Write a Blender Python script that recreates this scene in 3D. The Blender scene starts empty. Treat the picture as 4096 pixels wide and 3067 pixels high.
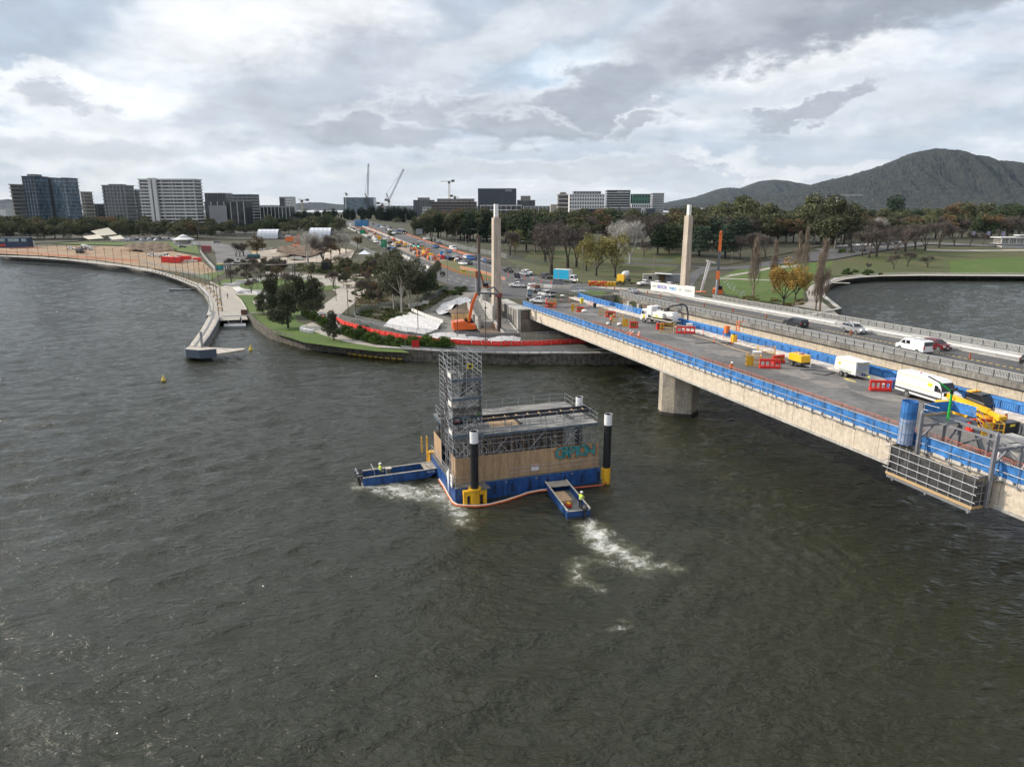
import bpy,bmesh,math,random
import numpy as np
from mathutils import Vector,Matrix
from mathutils.geometry import delaunay_2d_cdt
random.seed(7);rng=np.random.default_rng(7)
SC=bpy.context.scene
COL=bpy.data.collections.new('place');SC.collection.children.link(COL)
R_=math.radians
# ---------------------------------------------------------------- camera
FPX,PITCH,CAMH=2841.0,R_(13.9),30.0
cam=bpy.data.cameras.new('camera');cam.sensor_width=36;cam.lens=FPX/4096*36
cam.clip_start=.5;cam.clip_end=30000
camo=bpy.data.objects.new('camera',cam);SC.collection.objects.link(camo)
camo.location=(0,0,CAMH);camo.rotation_euler=(math.pi/2-PITCH,0,0)
SC.camera=camo
SC.view_settings.view_transform='Standard';SC.view_settings.look='None'
SC.view_settings.exposure=.38;SC.view_settings.gamma=1
SC.cycles.max_bounces=6;SC.cycles.transparent_max_bounces=12
SC.cycles.use_denoising=True
SC.cycles.volume_bounces=0
# ---------------------------------------------------------------- sun and sky
SUN_AZ,SUN_EL=R_(-74),R_(27)
sun=bpy.data.lights.new('sun','SUN');sun.energy=3.6;sun.angle=R_(1.5);sun.color=(1,.90,.76)
suno=bpy.data.objects.new('sun',sun);SC.collection.objects.link(suno)
sdir=Vector((math.sin(SUN_AZ)*math.cos(SUN_EL),math.cos(SUN_AZ)*math.cos(SUN_EL),math.sin(SUN_EL)))
suno.rotation_euler=sdir.to_track_quat('Z','Y').to_euler()
W=bpy.data.worlds.new('World');SC.world=W;W.use_nodes=True
nt=W.node_tree;N=nt.nodes;LK=nt.links;N.clear()
def wn(t,**k):
 n=N.new(t)
 for a,b in k.items():
  if a.startswith('i_'):
   n.inputs[a[2:].replace('_',' ')].default_value=b
  else:setattr(n,a,b)
 return n
def wm(op,a,b=None,c=None,clamp=False):
 n=N.new('ShaderNodeMath');n.operation=op;n.use_clamp=clamp
 for i,v in enumerate((a,b,c)):
  if v is None:continue
  if isinstance(v,(int,float)):n.inputs[i].default_value=v
  else:LK.new(v,n.inputs[i])
 return n.outputs[0]
def wmix(f,a,b):
 n=N.new('ShaderNodeMix');n.data_type='RGBA'
 for s,v in((0,f),(6,a),(7,b)):
  if isinstance(v,(int,float,tuple)):n.inputs[s].default_value=v if not isinstance(v,tuple)else(*v,1)
  else:LK.new(v,n.inputs[s])
 return n.outputs[2]
def wramp(f,stops):
 n=N.new('ShaderNodeValToRGB');n.color_ramp.interpolation='EASE'
 e=n.color_ramp.elements
 while len(e)<len(stops):e.new(.5)
 for i,(p,c)in enumerate(stops):
  e[i].position=p;e[i].color=(*(c if isinstance(c,tuple)else(c,c,c)),1)
 LK.new(f,n.inputs[0]);return n.outputs[0]
tc=wn('ShaderNodeTexCoord');sep=wn('ShaderNodeSeparateXYZ');LK.new(tc.outputs['Generated'],sep.inputs[0])
X_,Y_,Z_=sep.outputs
zz=wm('ADD',wm('MAXIMUM',Z_,0.0),.16)
pv=wn('ShaderNodeCombineXYZ');LK.new(wm('DIVIDE',X_,zz),pv.inputs[0]);LK.new(wm('DIVIDE',Y_,zz),pv.inputs[1])
def wnoise(scale,det,dist=0.0,vec=None,rough=.55,off=(0,0,0),sc=(1,1,1)):
 mp=wn('ShaderNodeMapping');mp.inputs['Location'].default_value=off;mp.inputs['Scale'].default_value=sc
 LK.new(vec or pv.outputs[0],mp.inputs[0])
 n=wn('ShaderNodeTexNoise');n.inputs['Scale'].default_value=scale;n.inputs['Detail'].default_value=det
 n.inputs['Roughness'].default_value=rough;n.inputs['Distortion'].default_value=dist
 LK.new(mp.outputs[0],n.inputs['Vector']);return n.outputs['Fac']
sky=wn('ShaderNodeTexSky',sky_type='NISHITA');sky.sun_disc=False
sky.sun_elevation=SUN_EL;sky.sun_rotation=SUN_AZ;sky.altitude=560;sky.dust_density=1.5
skyc=N.new('ShaderNodeVectorMath');skyc.operation='SCALE';LK.new(sky.outputs[0],skyc.inputs[0]);skyc.inputs['Scale'].default_value=.105
nA=wnoise(7.0,6,.0,vec=tc.outputs['Generated'],rough=.6,sc=(1,1,2.2))
nB=wnoise(7.0,6,.0,vec=tc.outputs['Generated'],rough=.6,off=(5,3,1),sc=(1,1,2.2))
nF=wnoise(26.0,5,.2,vec=tc.outputs['Generated'],rough=.65,off=(1,7,2),sc=(1,1,2.0))
az=wm('ARCTAN2',X_,Y_)
el=wm('ARCSINE',Z_)
azw=wm('ADD',az,wm('MULTIPLY',wm('SUBTRACT',nA,.5),.30))
elw=wm('ADD',el,wm('MULTIPLY',wm('SUBTRACT',nB,.5),.13))
elw=wm('ADD',elw,wm('MULTIPLY',wm('SUBTRACT',nF,.5),.035))
def blob(a0,e0,ra,re,soft=.6,tilt=0.0):
 """soft elliptical cloud at an azimuth and an elevation (radians)"""
 da=wm('SUBTRACT',azw,a0);de=wm('SUBTRACT',elw,e0)
 if tilt:de=wm('SUBTRACT',de,wm('MULTIPLY',da,tilt))
 q=wm('ADD',wm('POWER',wm('DIVIDE',da,ra),2),wm('POWER',wm('DIVIDE',de,re),2))
 n=N.new('ShaderNodeMapRange');n.interpolation_type='SMOOTHSTEP'
 LK.new(q,n.inputs[0]);n.inputs[1].default_value=1+soft;n.inputs[2].default_value=1-soft
 n.inputs[3].default_value=0;n.inputs[4].default_value=1
 return n.outputs[0]
def pa(px,py):
 v=Vector((px-2048,FPX,-(py-1533.5)));c,s=math.cos(PITCH),math.sin(PITCH)
 w=Vector((v.x,v.y*c+v.z*s,-v.y*s+v.z*c));w.normalize()
 return math.atan2(w.x,w.y),math.asin(w.z)
n1=wnoise(1.15,7,.35,rough=.56,off=(3.1,1.2,0),sc=(.62,1,1))
n2=wnoise(3.2,6,.3,rough=.6,off=(8.1,4.2,0),sc=(.6,1,1))
base=wramp(wm('ADD',wm('MULTIPLY',n1,.7),wm('MULTIPLY',n2,.3)),[(.36,(.34,.40,.485)),(.46,(.48,.525,.59)),(.55,(.62,.64,.68)),(.64,(.80,.80,.80))])
c=base
def lay(col,px,py,rx,ry,amt=1.0,soft=.75,tilt=0.0):
 global c
 soft=min(.95,soft*1.2)
 if col in(GR,GR2)and ry<120 and py>20:lay((.80,.80,.80),px-rx*.05,py-ry*.55,rx*.9,ry*.9,amt*.8,.6,tilt)
 a0,e0=pa(px,py)
 f=blob(a0,e0,rx/FPX,ry/FPX,soft,tilt)
 if amt!=1.0:f=wm('MULTIPLY',f,amt)
 c=wmix(f,c,col)
GR=GR2=None
WH=(.86,.85,.825);WH2=(.74,.74,.735);GR=(.33,.345,.38);GR2=(.43,.445,.48);BG=(.43,.49,.56)
lay(BG,300,190,800,230,1.0,.7)
lay(BG,2300,60,900,190,.8,.7)
lay((.42,.475,.54),250,150,620,170,.9,.7)
lay(WH,1050,60,520,190,.95,.8,.25)
lay(WH2,900,480,700,90,.5,.8)
lay((.40,.56,.70),2450,310,420,85,.9,.6,-.05)
lay((.42,.56,.68),2050,245,200,45,.7,.6)
lay(WH,3000,235,700,75,.85,.8)
lay(WH2,3200,420,900,110,.6,.9)
lay(GR2,1500,350,620,190,.7,.75,.25)
lay(GR,1700,470,450,70,.75,.6,.12)
lay(GR,2350,430,400,95,.9,.5,.2)
lay(GR,1480,540,300,60,.8,.5)
lay(GR,2150,520,230,45,.8,.5)
lay(WH2,2000,150,420,90,.6,.8,.3)
lay((.30,.315,.345),3350,75,620,95,.95,.5,.13)
lay(GR,2900,120,420,110,.6,.8,.15)
lay(GR,2620,490,130,32,.8,.5,.2)
lay(GR,3230,430,170,34,.8,.5,.35)
lay(GR2,3050,545,90,25,.7,.5,.2)
lay(WH,330,370,330,75,.9,.5)
lay(GR2,280,400,140,40,.8,.6)
lay(WH,200,540,500,60,.7,.9)
lay(WH,700,690,620,50,.75,.9)
lay(GR2,300,620,420,45,.6,.9)
lay(GR2,2250,690,700,42,.75,.7)
lay(BG,1200,760,700,60,.6,.9)
lay(WH2,2950,660,160,30,.9,.5)
lay(WH2,3300,690,170,28,.9,.5)
lay(BG,3400,560,700,70,.55,.9)
tx=wnoise(11.0,7,.3,vec=tc.outputs['Generated'],rough=.62,off=(4,4,9),sc=(1,1,2.4))
sv=N.new('ShaderNodeVectorMath');sv.operation='SCALE';LK.new(c,sv.inputs[0]);LK.new(wm('ADD',.60,wm('MULTIPLY',tx,.82)),sv.inputs['Scale']);c=sv.outputs[0]
hz=wm('SUBTRACT',1.0,wm('DIVIDE',wm('MAXIMUM',Z_,0),.09),clamp=True)
c=wmix(wm('MULTIPLY',hz,.5),c,(.76,.77,.76))
c=wmix(wm('MULTIPLY',nF,.06),c,(.72,.74,.77))
c=wmix(.10,c,skyc.outputs[0])
c=wmix(wm('MULTIPLY',wm('SUBTRACT',wm('MULTIPLY',Z_,2.2),1.1),1.0,clamp=True),c,(1.10,1.10,1.10))  # overhead sky whitened beyond the view to brighten the lake
low=wm('LESS_THAN',Z_,-.01)
c=wmix(low,c,(.10,.10,.09))
tv=N.new('ShaderNodeVectorMath');tv.operation='MULTIPLY';LK.new(c,tv.inputs[0]);tv.inputs[1].default_value=(.985,1.0,1.03);c=tv.outputs[0]
up=N.new('ShaderNodeMapRange');up.interpolation_type='SMOOTHSTEP';LK.new(el,up.inputs[0]);up.inputs[1].default_value=.24;up.inputs[2].default_value=.50  # unseen sky above the frame: added brightness left, dimming right, for water reflections
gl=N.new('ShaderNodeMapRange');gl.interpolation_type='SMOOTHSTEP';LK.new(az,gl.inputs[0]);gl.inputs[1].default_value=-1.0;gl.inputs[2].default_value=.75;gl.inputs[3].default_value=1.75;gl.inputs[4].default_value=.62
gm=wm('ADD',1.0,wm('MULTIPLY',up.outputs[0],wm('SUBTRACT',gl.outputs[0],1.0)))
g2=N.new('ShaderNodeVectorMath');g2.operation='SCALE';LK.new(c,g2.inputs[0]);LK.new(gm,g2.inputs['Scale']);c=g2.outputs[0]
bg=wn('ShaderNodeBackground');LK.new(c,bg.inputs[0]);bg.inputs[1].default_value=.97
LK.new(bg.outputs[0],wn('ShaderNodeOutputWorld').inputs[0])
# ---------------------------------------------------------------- materials
MATS={}
def M(name,col,rough=.65,metal=0.0,var=.12,scale=3.0,bump=0.0,det=4,island=0.0,alpha=1.0,emit=None,stretch=None,spec=None):
 if name in MATS:return MATS[name]
 m=bpy.data.materials.new(name);m.use_nodes=True;MATS[name]=m
 t=m.node_tree;b=t.nodes['Principled BSDF']
 b.inputs['Roughness'].default_value=rough;b.inputs['Metallic'].default_value=metal
 if spec is not None:b.inputs['Specular IOR Level'].default_value=spec
 if alpha<1:b.inputs['Alpha'].default_value=alpha
 if emit:b.inputs['Emission Color'].default_value=(*emit[:3],1);b.inputs['Emission Strength'].default_value=emit[3]
 b.inputs['Base Color'].default_value=(*col,1)
 tcn=t.nodes.new('ShaderNodeTexCoord');src=tcn.outputs['Object']
 if stretch:
  mp=t.nodes.new('ShaderNodeMapping');mp.inputs['Scale'].default_value=stretch;t.links.new(src,mp.inputs[0]);src=mp.outputs[0]
 nz=None
 if var or bump:
  nz=t.nodes.new('ShaderNodeTexNoise');nz.inputs['Scale'].default_value=scale;nz.inputs['Detail'].default_value=det
  t.links.new(src,nz.inputs['Vector'])
 if var:
  r=t.nodes.new('ShaderNodeMapRange');r.inputs[1].default_value=.3;r.inputs[2].default_value=.7
  r.inputs[3].default_value=1-var;r.inputs[4].default_value=1+var
  t.links.new(nz.outputs['Fac'],r.inputs[0]);f=r.outputs[0]
  if island:
   g=t.nodes.new('ShaderNodeNewGeometry');r2=t.nodes.new('ShaderNodeMapRange')
   r2.inputs[3].default_value=1-island;r2.inputs[4].default_value=1+island
   t.links.new(g.outputs['Random Per Island'],r2.inputs[0])
   oi=t.nodes.new('ShaderNodeObjectInfo');r3=t.nodes.new('ShaderNodeMapRange');r3.inputs[3].default_value=.78;r3.inputs[4].default_value=1.22
   t.links.new(oi.outputs['Random'],r3.inputs[0])
   for q in(r2,r3):
    mm=t.nodes.new('ShaderNodeMath');mm.operation='MULTIPLY';t.links.new(f,mm.inputs[0]);t.links.new(q.outputs[0],mm.inputs[1]);f=mm.outputs[0]
  vm=t.nodes.new('ShaderNodeVectorMath');vm.operation='SCALE';vm.inputs[0].default_value=col
  t.links.new(f,vm.inputs['Scale']);t.links.new(vm.outputs[0],b.inputs['Base Color'])
 if bump:
  bp=t.nodes.new('ShaderNodeBump');bp.inputs['Strength'].default_value=min(1,bump);bp.inputs['Distance'].default_value=.05*max(1,bump)
  t.links.new(nz.outputs['Fac'],bp.inputs['Height']);t.links.new(bp.outputs[0],b.inputs['Normal'])
 return m
def two(name,c1,c2,scale,lo=.45,hi=.55,rough=.9,det=6,bump=.3,stretch=None,c3=None,streak=0.0):
 """two (or three) tones broken up by noise: soil, grass, worn concrete"""
 m=M(name,c1,rough,var=0);t=m.node_tree;b=t.nodes['Principled BSDF']
 tcn=t.nodes.new('ShaderNodeTexCoord');src=tcn.outputs['Object']
 if stretch:
  mp=t.nodes.new('ShaderNodeMapping');mp.inputs['Scale'].default_value=stretch;t.links.new(src,mp.inputs[0]);src=mp.outputs[0]
 nz=t.nodes.new('ShaderNodeTexNoise');nz.inputs['Scale'].default_value=scale;nz.inputs['Detail'].default_value=det;t.links.new(src,nz.inputs['Vector'])
 r=t.nodes.new('ShaderNodeValToRGB');r.color_ramp.elements[0].position=lo;r.color_ramp.elements[0].color=(*c1,1)
 r.color_ramp.elements[1].position=hi;r.color_ramp.elements[1].color=(*c2,1)
 if c3:e=r.color_ramp.elements.new(min(.95,hi+.1));e.color=(*c3,1)
 t.links.new(nz.outputs['Fac'],r.inputs[0])
 n2=t.nodes.new('ShaderNodeTexNoise');n2.inputs['Scale'].default_value=scale*9;n2.inputs['Detail'].default_value=4;t.links.new(tcn.outputs['Object'],n2.inputs['Vector'])
 r2=t.nodes.new('ShaderNodeMapRange');r2.inputs[1].default_value=.3;r2.inputs[2].default_value=.7;r2.inputs[3].default_value=.8;r2.inputs[4].default_value=1.2
 t.links.new(n2.outputs['Fac'],r2.inputs[0])
 vm=t.nodes.new('ShaderNodeVectorMath');vm.operation='SCALE';t.links.new(r.outputs[0],vm.inputs[0]);t.links.new(r2.outputs[0],vm.inputs['Scale'])
 if streak:
  mp=t.nodes.new('ShaderNodeMapping');mp.inputs['Scale'].default_value=(2.2,2.2,.16);t.links.new(tcn.outputs['Object'],mp.inputs[0])
  n3=t.nodes.new('ShaderNodeTexNoise');n3.inputs['Scale'].default_value=1.0;n3.inputs['Detail'].default_value=5;n3.inputs['Roughness'].default_value=.65;t.links.new(mp.outputs[0],n3.inputs['Vector'])
  r3=t.nodes.new('ShaderNodeMapRange');r3.inputs[1].default_value=.38;r3.inputs[2].default_value=.56;r3.inputs[3].default_value=1-streak;r3.inputs[4].default_value=1.04;t.links.new(n3.outputs['Fac'],r3.inputs[0])
  v3=t.nodes.new('ShaderNodeVectorMath');v3.operation='SCALE';t.links.new(vm.outputs[0],v3.inputs[0]);t.links.new(r3.outputs[0],v3.inputs['Scale']);vm=v3
 t.links.new(vm.outputs[0],b.inputs['Base Color'])
 if bump:
  bp=t.nodes.new('ShaderNodeBump');bp.inputs['Strength'].default_value=bump;bp.inputs['Distance'].default_value=.1
  t.links.new(n2.outputs['Fac'],bp.inputs['Height']);t.links.new(bp.outputs[0],b.inputs['Normal'])
 return m
def mesh_alpha(name,col,nx,ny,thick=.16,base_alpha=0.0,rough=.7):
 """woven mesh / wire fabric: real holes through alpha on object coordinates"""
 m=M(name,col,rough,var=.1,scale=2);t=m.node_tree;b=t.nodes['Principled BSDF']
 tcn=t.nodes.new('ShaderNodeUVMap');sp=t.nodes.new('ShaderNodeSeparateXYZ');t.links.new(tcn.outputs[0],sp.inputs[0])
 outs=[]
 for i,f in((0,nx),(1,ny)):
  a=t.nodes.new('ShaderNodeMath');a.operation='MULTIPLY';t.links.new(sp.outputs[i],a.inputs[0]);a.inputs[1].default_value=f
  fr=t.nodes.new('ShaderNodeMath');fr.operation='FRACT';t.links.new(a.outputs[0],fr.inputs[0])
  lt=t.nodes.new('ShaderNodeMath');lt.operation='LESS_THAN';t.links.new(fr.outputs[0],lt.inputs[0]);lt.inputs[1].default_value=thick
  outs.append(lt.outputs[0])
 mx=t.nodes.new('ShaderNodeMath');mx.operation='MAXIMUM';t.links.new(outs[0],mx.inputs[0]);t.links.new(outs[1],mx.inputs[1])
 m2=t.nodes.new('ShaderNodeMath');m2.operation='MAXIMUM';t.links.new(mx.outputs[0],m2.inputs[0]);m2.inputs[1].default_value=base_alpha
 t.links.new(m2.outputs[0],b.inputs['Alpha']);return m
# ---------------------------------------------------------------- objects
def unitv(v):return Vector(v).normalized()
class MB:
 """collects shapes and links them as one mesh object"""
 def __init__(s):s.v=[];s.f=[];s.m=[];s.mats=[];s.uv=[];s.hasuv=False
 def mi(s,m):
  if m not in s.mats:s.mats.append(m)
  return s.mats.index(m)
 def add(s,vs,fs,m,uvs=None):
  o=len(s.v);s.v+=[tuple(p)for p in vs];k=s.mi(m)
  for i,f in enumerate(fs):
   s.f.append(tuple(o+j for j in f));s.m.append(k);s.uv.append(uvs[i]if uvs else None)
  if uvs:s.hasuv=True
  return s
 def bx(s,x0,x1,y0,y1,z0,z1,m):
  return s.add([(x0,y0,z0),(x1,y0,z0),(x1,y1,z0),(x0,y1,z0),(x0,y0,z1),(x1,y0,z1),(x1,y1,z1),(x0,y1,z1)],[(3,2,1,0),(4,5,6,7),(0,1,5,4),(1,2,6,5),(2,3,7,6),(3,0,4,7)],m)
 def box(s,c,d,m,rz=0.0,rx=0.0,ry=0.0):
  mt=Matrix.Translation(c)@Matrix.Rotation(rz,4,'Z')@Matrix.Rotation(ry,4,'Y')@Matrix.Rotation(rx,4,'X')
  x,y,z=d[0]/2,d[1]/2,d[2]/2
  vs=[mt@Vector(p)for p in[(-x,-y,-z),(x,-y,-z),(x,y,-z),(-x,y,-z),(-x,-y,z),(x,-y,z),(x,y,z),(-x,y,z)]]
  return s.add(vs,[(3,2,1,0),(4,5,6,7),(0,1,5,4),(1,2,6,5),(2,3,7,6),(3,0,4,7)],m)
 def bar(s,p,q,w,m,h=None):
  p,q=Vector(p),Vector(q);d=q-p;L=d.length
  if L<1e-6:return s
  d/=L;h=h or w
  up=Vector((0,0,1))if abs(d.z)<.95 else Vector((1,0,0))
  a=d.cross(up).normalized()*w/2;b=a.cross(d).normalized()*h/2
  vs=[p-a-b,p+a-b,p+a+b,p-a+b,q-a-b,q+a-b,q+a+b,q-a+b]
  return s.add(vs,[(3,2,1,0),(4,5,6,7),(0,1,5,4),(1,2,6,5),(2,3,7,6),(3,0,4,7)],m)
 def tube(s,p,q,r,m,r2=None,n=8,cap=True):
  p,q=Vector(p),Vector(q);d=q-p
  if d.length<1e-6:return s
  d.normalize();r2=r if r2 is None else r2
  up=Vector((0,0,1))if abs(d.z)<.95 else Vector((1,0,0))
  a=d.cross(up).normalized();b=a.cross(d).normalized()
  vs=[]
  for c0,rr in((p,r),(q,r2)):
   for i in range(n):
    t=2*math.pi*i/n;vs.append(c0+a*math.cos(t)*rr+b*math.sin(t)*rr)
  fs=[(i,(i+1)%n,n+(i+1)%n,n+i)for i in range(n)]
  if cap:fs+=[tuple(range(n))[::-1],tuple(range(n,2*n))]
  return s.add(vs,fs,m)
 def path(s,pts,r,m,n=6):
  for i in range(len(pts)-1):s.tube(pts[i],pts[i+1],r,m,n=n)
  return s
 def quad(s,a,b,c,d,m,uv=None):
  return s.add([a,b,c,d],[(0,1,2,3)],m,[uv]if uv else None)
 def wall(s,pts,z0,h,m,th=.05):
  """upright sheet of thickness th along xy points, bottom z per point"""
  for i in range(len(pts)-1):
   a,b=Vector(pts[i]),Vector(pts[i+1]);s.bar((a.x,a.y,z0[i]+h/2),(b.x,b.y,z0[i+1]+h/2),th,m,h)
  return s
 def prism(s,poly,y0,y1,m,f=None,bev=.05):
  """side profile (x,z) extruded over y; f(z) narrows the width upward; rounded side edges"""
  n=len(poly);cx=sum(p[0]for p in poly)/n;cz=sum(p[1]for p in poly)/n
  hw=(y1-y0)/2;cy=(y0+y1)/2;f=f or(lambda z:1)
  def ring(sgn,inset,dy):
   out=[]
   for x,z in poly:
    L=math.hypot(x-cx,z-cz)or 1;k=1-inset/L
    X,Z=cx+(x-cx)*k,cz+(z-cz)*k
    out.append((X,cy+sgn*(hw*f(z)-dy),Z))
   return out
  rs=[ring(-1,bev,0),ring(-1,0,bev),ring(1,0,bev),ring(1,bev,0)]
  vs=sum(rs,[]);fs=[tuple(range(n)),tuple(range(3*n,4*n))[::-1]]
  for k in range(3):
   for i in range(n):
    j=(i+1)%n;fs.append((k*n+j,k*n+i,(k+1)*n+i,(k+1)*n+j))
  return s.add(vs,fs,m)
 def sphere(s,c,r,m,nu=10,nv=6,sq=(1,1,1),z0=-1.0):
  vs=[];fs=[]
  for j in range(nv+1):
   ph=math.asin(max(-1,min(1,z0+(1-z0)*j/nv)))
   for i in range(nu):
    t=2*math.pi*i/nu;vs.append((c[0]+r*sq[0]*math.cos(ph)*math.cos(t),c[1]+r*sq[1]*math.cos(ph)*math.sin(t),c[2]+r*sq[2]*math.sin(ph)))
  for j in range(nv):
   for i in range(nu):fs.append((j*nu+i,j*nu+(i+1)%nu,(j+1)*nu+(i+1)%nu,(j+1)*nu+i))
  return s.add(vs,fs,m)
 def build(s,name,parent=None,loc=None,rz=0.0,smooth=False,**tg):
  me=bpy.data.meshes.new(name);me.from_pydata(s.v,[],s.f)
  for m in s.mats:me.materials.append(m)
  me.polygons.foreach_set('material_index',s.m)
  if smooth:me.polygons.foreach_set('use_smooth',[True]*len(s.f))
  if s.hasuv:
   ul=me.uv_layers.new(name='UVMap');k=0
   for p,u in zip(me.polygons,s.uv):
    for j,li in enumerate(p.loop_indices):ul.data[li].uv=u[j]if u else(0,0)
  me.update()
  o=bpy.data.objects.new(name,me);COL.objects.link(o)
  if parent:o.parent=parent
  if loc is not None:o.location=loc
  o.rotation_euler=(0,0,rz);tag(o,**tg);return o
USED={}
def tag(o,label=None,cat=None,group=None,kind=None):
 if label:o['label']=label
 if cat:o['category']=cat
 if group:o['group']=group
 if kind:o['kind']=kind
 return o
def thing(name,loc,label,cat,rz=0.0,group=None):
 o=bpy.data.objects.new(name,None);COL.objects.link(o);o.location=loc;o.rotation_euler=(0,0,rz)
 return tag(o,label,cat,group)
def kids(o):return[c for c in COL.objects if c.parent==o]
def dup(root,loc,rz,label,group=None,scale=None,sub=None):
 r=root.copy();COL.objects.link(r);r.location=loc;r.rotation_euler=(0,0,rz)
 if scale:r.scale=scale if not isinstance(scale,(int,float))else(scale,)*3
 r['label']=label
 if group:r['group']=group
 for ch,gs in(sub or[(c,list(c.children))for c in root.children]):
  c2=ch.copy();COL.objects.link(c2);c2.parent=r
  for g in gs:
   d=g.copy();COL.objects.link(d);d.parent=c2
 return r
ORD='first second third fourth fifth sixth seventh eighth ninth tenth eleventh twelfth thirteenth fourteenth fifteenth sixteenth seventeenth eighteenth nineteenth twentieth'.split()
def ordi(i):
 if i<20:return ORD[i]
 n=i+1;return '%d%s'%(n,{1:'st',2:'nd',3:'rd'}.get(n%10,'th')if n%100 not in(11,12,13)else 'th')
def text(s,size,m,parent=None,name='lettering',loc=(0,0,0),rot=(math.pi/2,0,0),ext=.01,bold=0.0,**tg):
 cu=bpy.data.curves.new(name,'FONT');cu.body=s;cu.size=size;cu.extrude=ext;cu.offset=bold;cu.align_x='CENTER';cu.align_y='CENTER'
 t=bpy.data.objects.new(name+'_src',cu);SC.collection.objects.link(t)
 bpy.context.view_layer.update()
 me=bpy.data.meshes.new_from_object(t.evaluated_get(bpy.context.evaluated_depsgraph_get()))
 bpy.data.objects.remove(t);bpy.data.curves.remove(cu)
 me.materials.clear();me.materials.append(m);me.name=name
 o=bpy.data.objects.new(name,me);COL.objects.link(o);o.location=loc;o.rotation_euler=rot
 if parent:o.parent=parent
 return tag(o,**tg)
# ---------------------------------------------------------------- pixel rays used to survey positions
cP,sP=math.cos(PITCH),math.sin(PITCH)
def ray(px,py):
 a=(px-2048)/FPX;b=(py-1533.5)/FPX
 return Vector((a,cP-b*sP,-sP-b*cP))
def P(px,py,z):
 r=ray(px,py);t=(z-CAMH)/r.z;return Vector((r.x*t,r.y*t,z))
def atdist(px,py,y):
 r=ray(px,py);t=y/r.y;return Vector((r.x*t,y,CAMH+r.z*t))
PC=Vector((22.29,102.94));DB=Vector((-.27829,.9605));NB=Vector((.9605,.27829));BRZ=math.atan2(DB.y,DB.x)
SS=[-300,-90,-60,-30,0,30,52,72,400];ZS=[12.5,10.4,9.85,9.25,8.65,7.95,7.3,6.8,6.8]
def dz(s):return float(np.interp(s,SS,ZS))
def B(s,u,h=0.0):
 p=PC+DB*s+NB*u;return Vector((p.x,p.y,dz(s)+h))
def su(p):q=Vector((p[0],p[1]))-PC;return q.dot(DB),q.dot(NB)
def DK(px,py,h=0.0):
 z=8.5
 for _ in range(40):p=P(px,py,z+h);s,u=su(p);z=.5*z+.5*dz(s)
 return Vector((p.x,p.y,z+h))
def ss(a,b,x):
 t=np.clip((np.asarray(x,float)-a)/(b-a),0,1);return t*t*(3-2*t)
def ground(x,y):
 x=np.asarray(x,float);y=np.asarray(y,float)
 west=1.35+.65*ss(-62,-48,x)+np.clip(y-260,0,900)*.0115
 east=1.9+6.0*ss(318,450,y)+np.clip(y-430,0,900)*.008
 xw=np.interp(y,[100,150,164,180,188,226,411,887,2500],[8,7.5,4.6,-.2,-5,-22,-88,-222,-500])
 xe=np.interp(y,[100,170,203,222,276,411,887,2500],[70,62,50,34,2,-40,-175,-420])
 za=np.interp(y,[0,215,230,276,411,887,1500],[6.75,6.75,7.0,8.2,10.2,14,15])
 lo=west+(east-west)*ss(-20,30,x-(xw+xe)/2)
 ww=np.interp(y,[160,178,194,230,400,900],[1,1,16,24,34,60]);we=np.interp(y,[160,230,400,900],[40,45,40,60])
 k=np.where(x<xw,1-ss(0,1,(xw-x)/ww),np.where(x>xe,1-ss(0,1,(x-xe)/we),1.0))
 s=(x-PC.x)*DB.x+(y-PC.y)*DB.y;u=(x-PC.x)*NB.x+(y-PC.y)*NB.y
 k=k*ss(71,74,s)*np.where((u>19.5)&(u<31.5),ss(86,88,s),1)
 hill=7*np.exp(-(((x+215)/90)**2+((y-1010)/90)**2))
 return lo+(np.maximum(za,lo)-lo)*k+hill
def gz(x,y):return float(ground(x,y))
def G(px,py,lift=0.0):
 """where the sight line through a photo pixel meets the land"""
 r=ray(px,py);t=90.0;st=1.0;last=t
 while t<6000:
  x,y,z=r.x*t,r.y*t,CAMH+r.z*t
  if z<=gz(x,y)+lift:
   a,b=last,t
   for _ in range(24):
    mth=(a+b)/2
    if CAMH+r.z*mth<=gz(r.x*mth,r.y*mth)+lift:b=mth
    else:a=mth
   t=b;break
  last=t;t+=max(1.0,t*.006)
 return Vector((r.x*t,r.y*t,gz(r.x*t,r.y*t)+lift))
def pxm(p):
 """photo pixels per metre at a world point"""
 return FPX/((Vector(p)-Vector((0,0,CAMH))).dot(Vector((0,cP,-sP))))
# ================================================================ water, land, roads
asph=two('asphalt',(.060,.060,.063),(.085,.083,.082),.35,.4,.62,rough=.85)
asph2=two('worn_asphalt',(.085,.083,.081),(.14,.135,.13),.12,.42,.6,rough=.88,c3=(.11,.107,.104))
pave=two('pale_paving',(.27,.245,.21),(.32,.295,.255),.6,rough=.85)
conc=two('concrete',(.32,.31,.285),(.40,.385,.355),.4,rough=.85,streak=.15)
concd=two('dark_concrete',(.16,.15,.135),(.25,.24,.215),.5,.4,.6,rough=.9,streak=.35)
pebble=two('exposed_aggregate',(.46,.395,.31),(.60,.525,.42),2.2,.35,.65,rough=.9,bump=.5,streak=.07)
grass=two('lawn',(.042,.084,.005),(.062,.100,.009),.12,.38,.6,rough=.95,c3=(.08,.085,.028))
grassd=two('dry_lawn',(.044,.064,.009),(.068,.062,.020),.09,.35,.62,rough=.95,c3=(.052,.060,.014))
verge=two('verge',(.075,.09,.016),(.11,.095,.035),.2,.35,.6,rough=.95)
soil=two('bare_soil',(.20,.125,.07),(.27,.19,.115),.08,.35,.6,rough=.95,c3=(.10,.06,.036))
mulch=two('mulch',(.085,.058,.04),(.13,.095,.065),.5,.4,.6,rough=.95)
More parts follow.
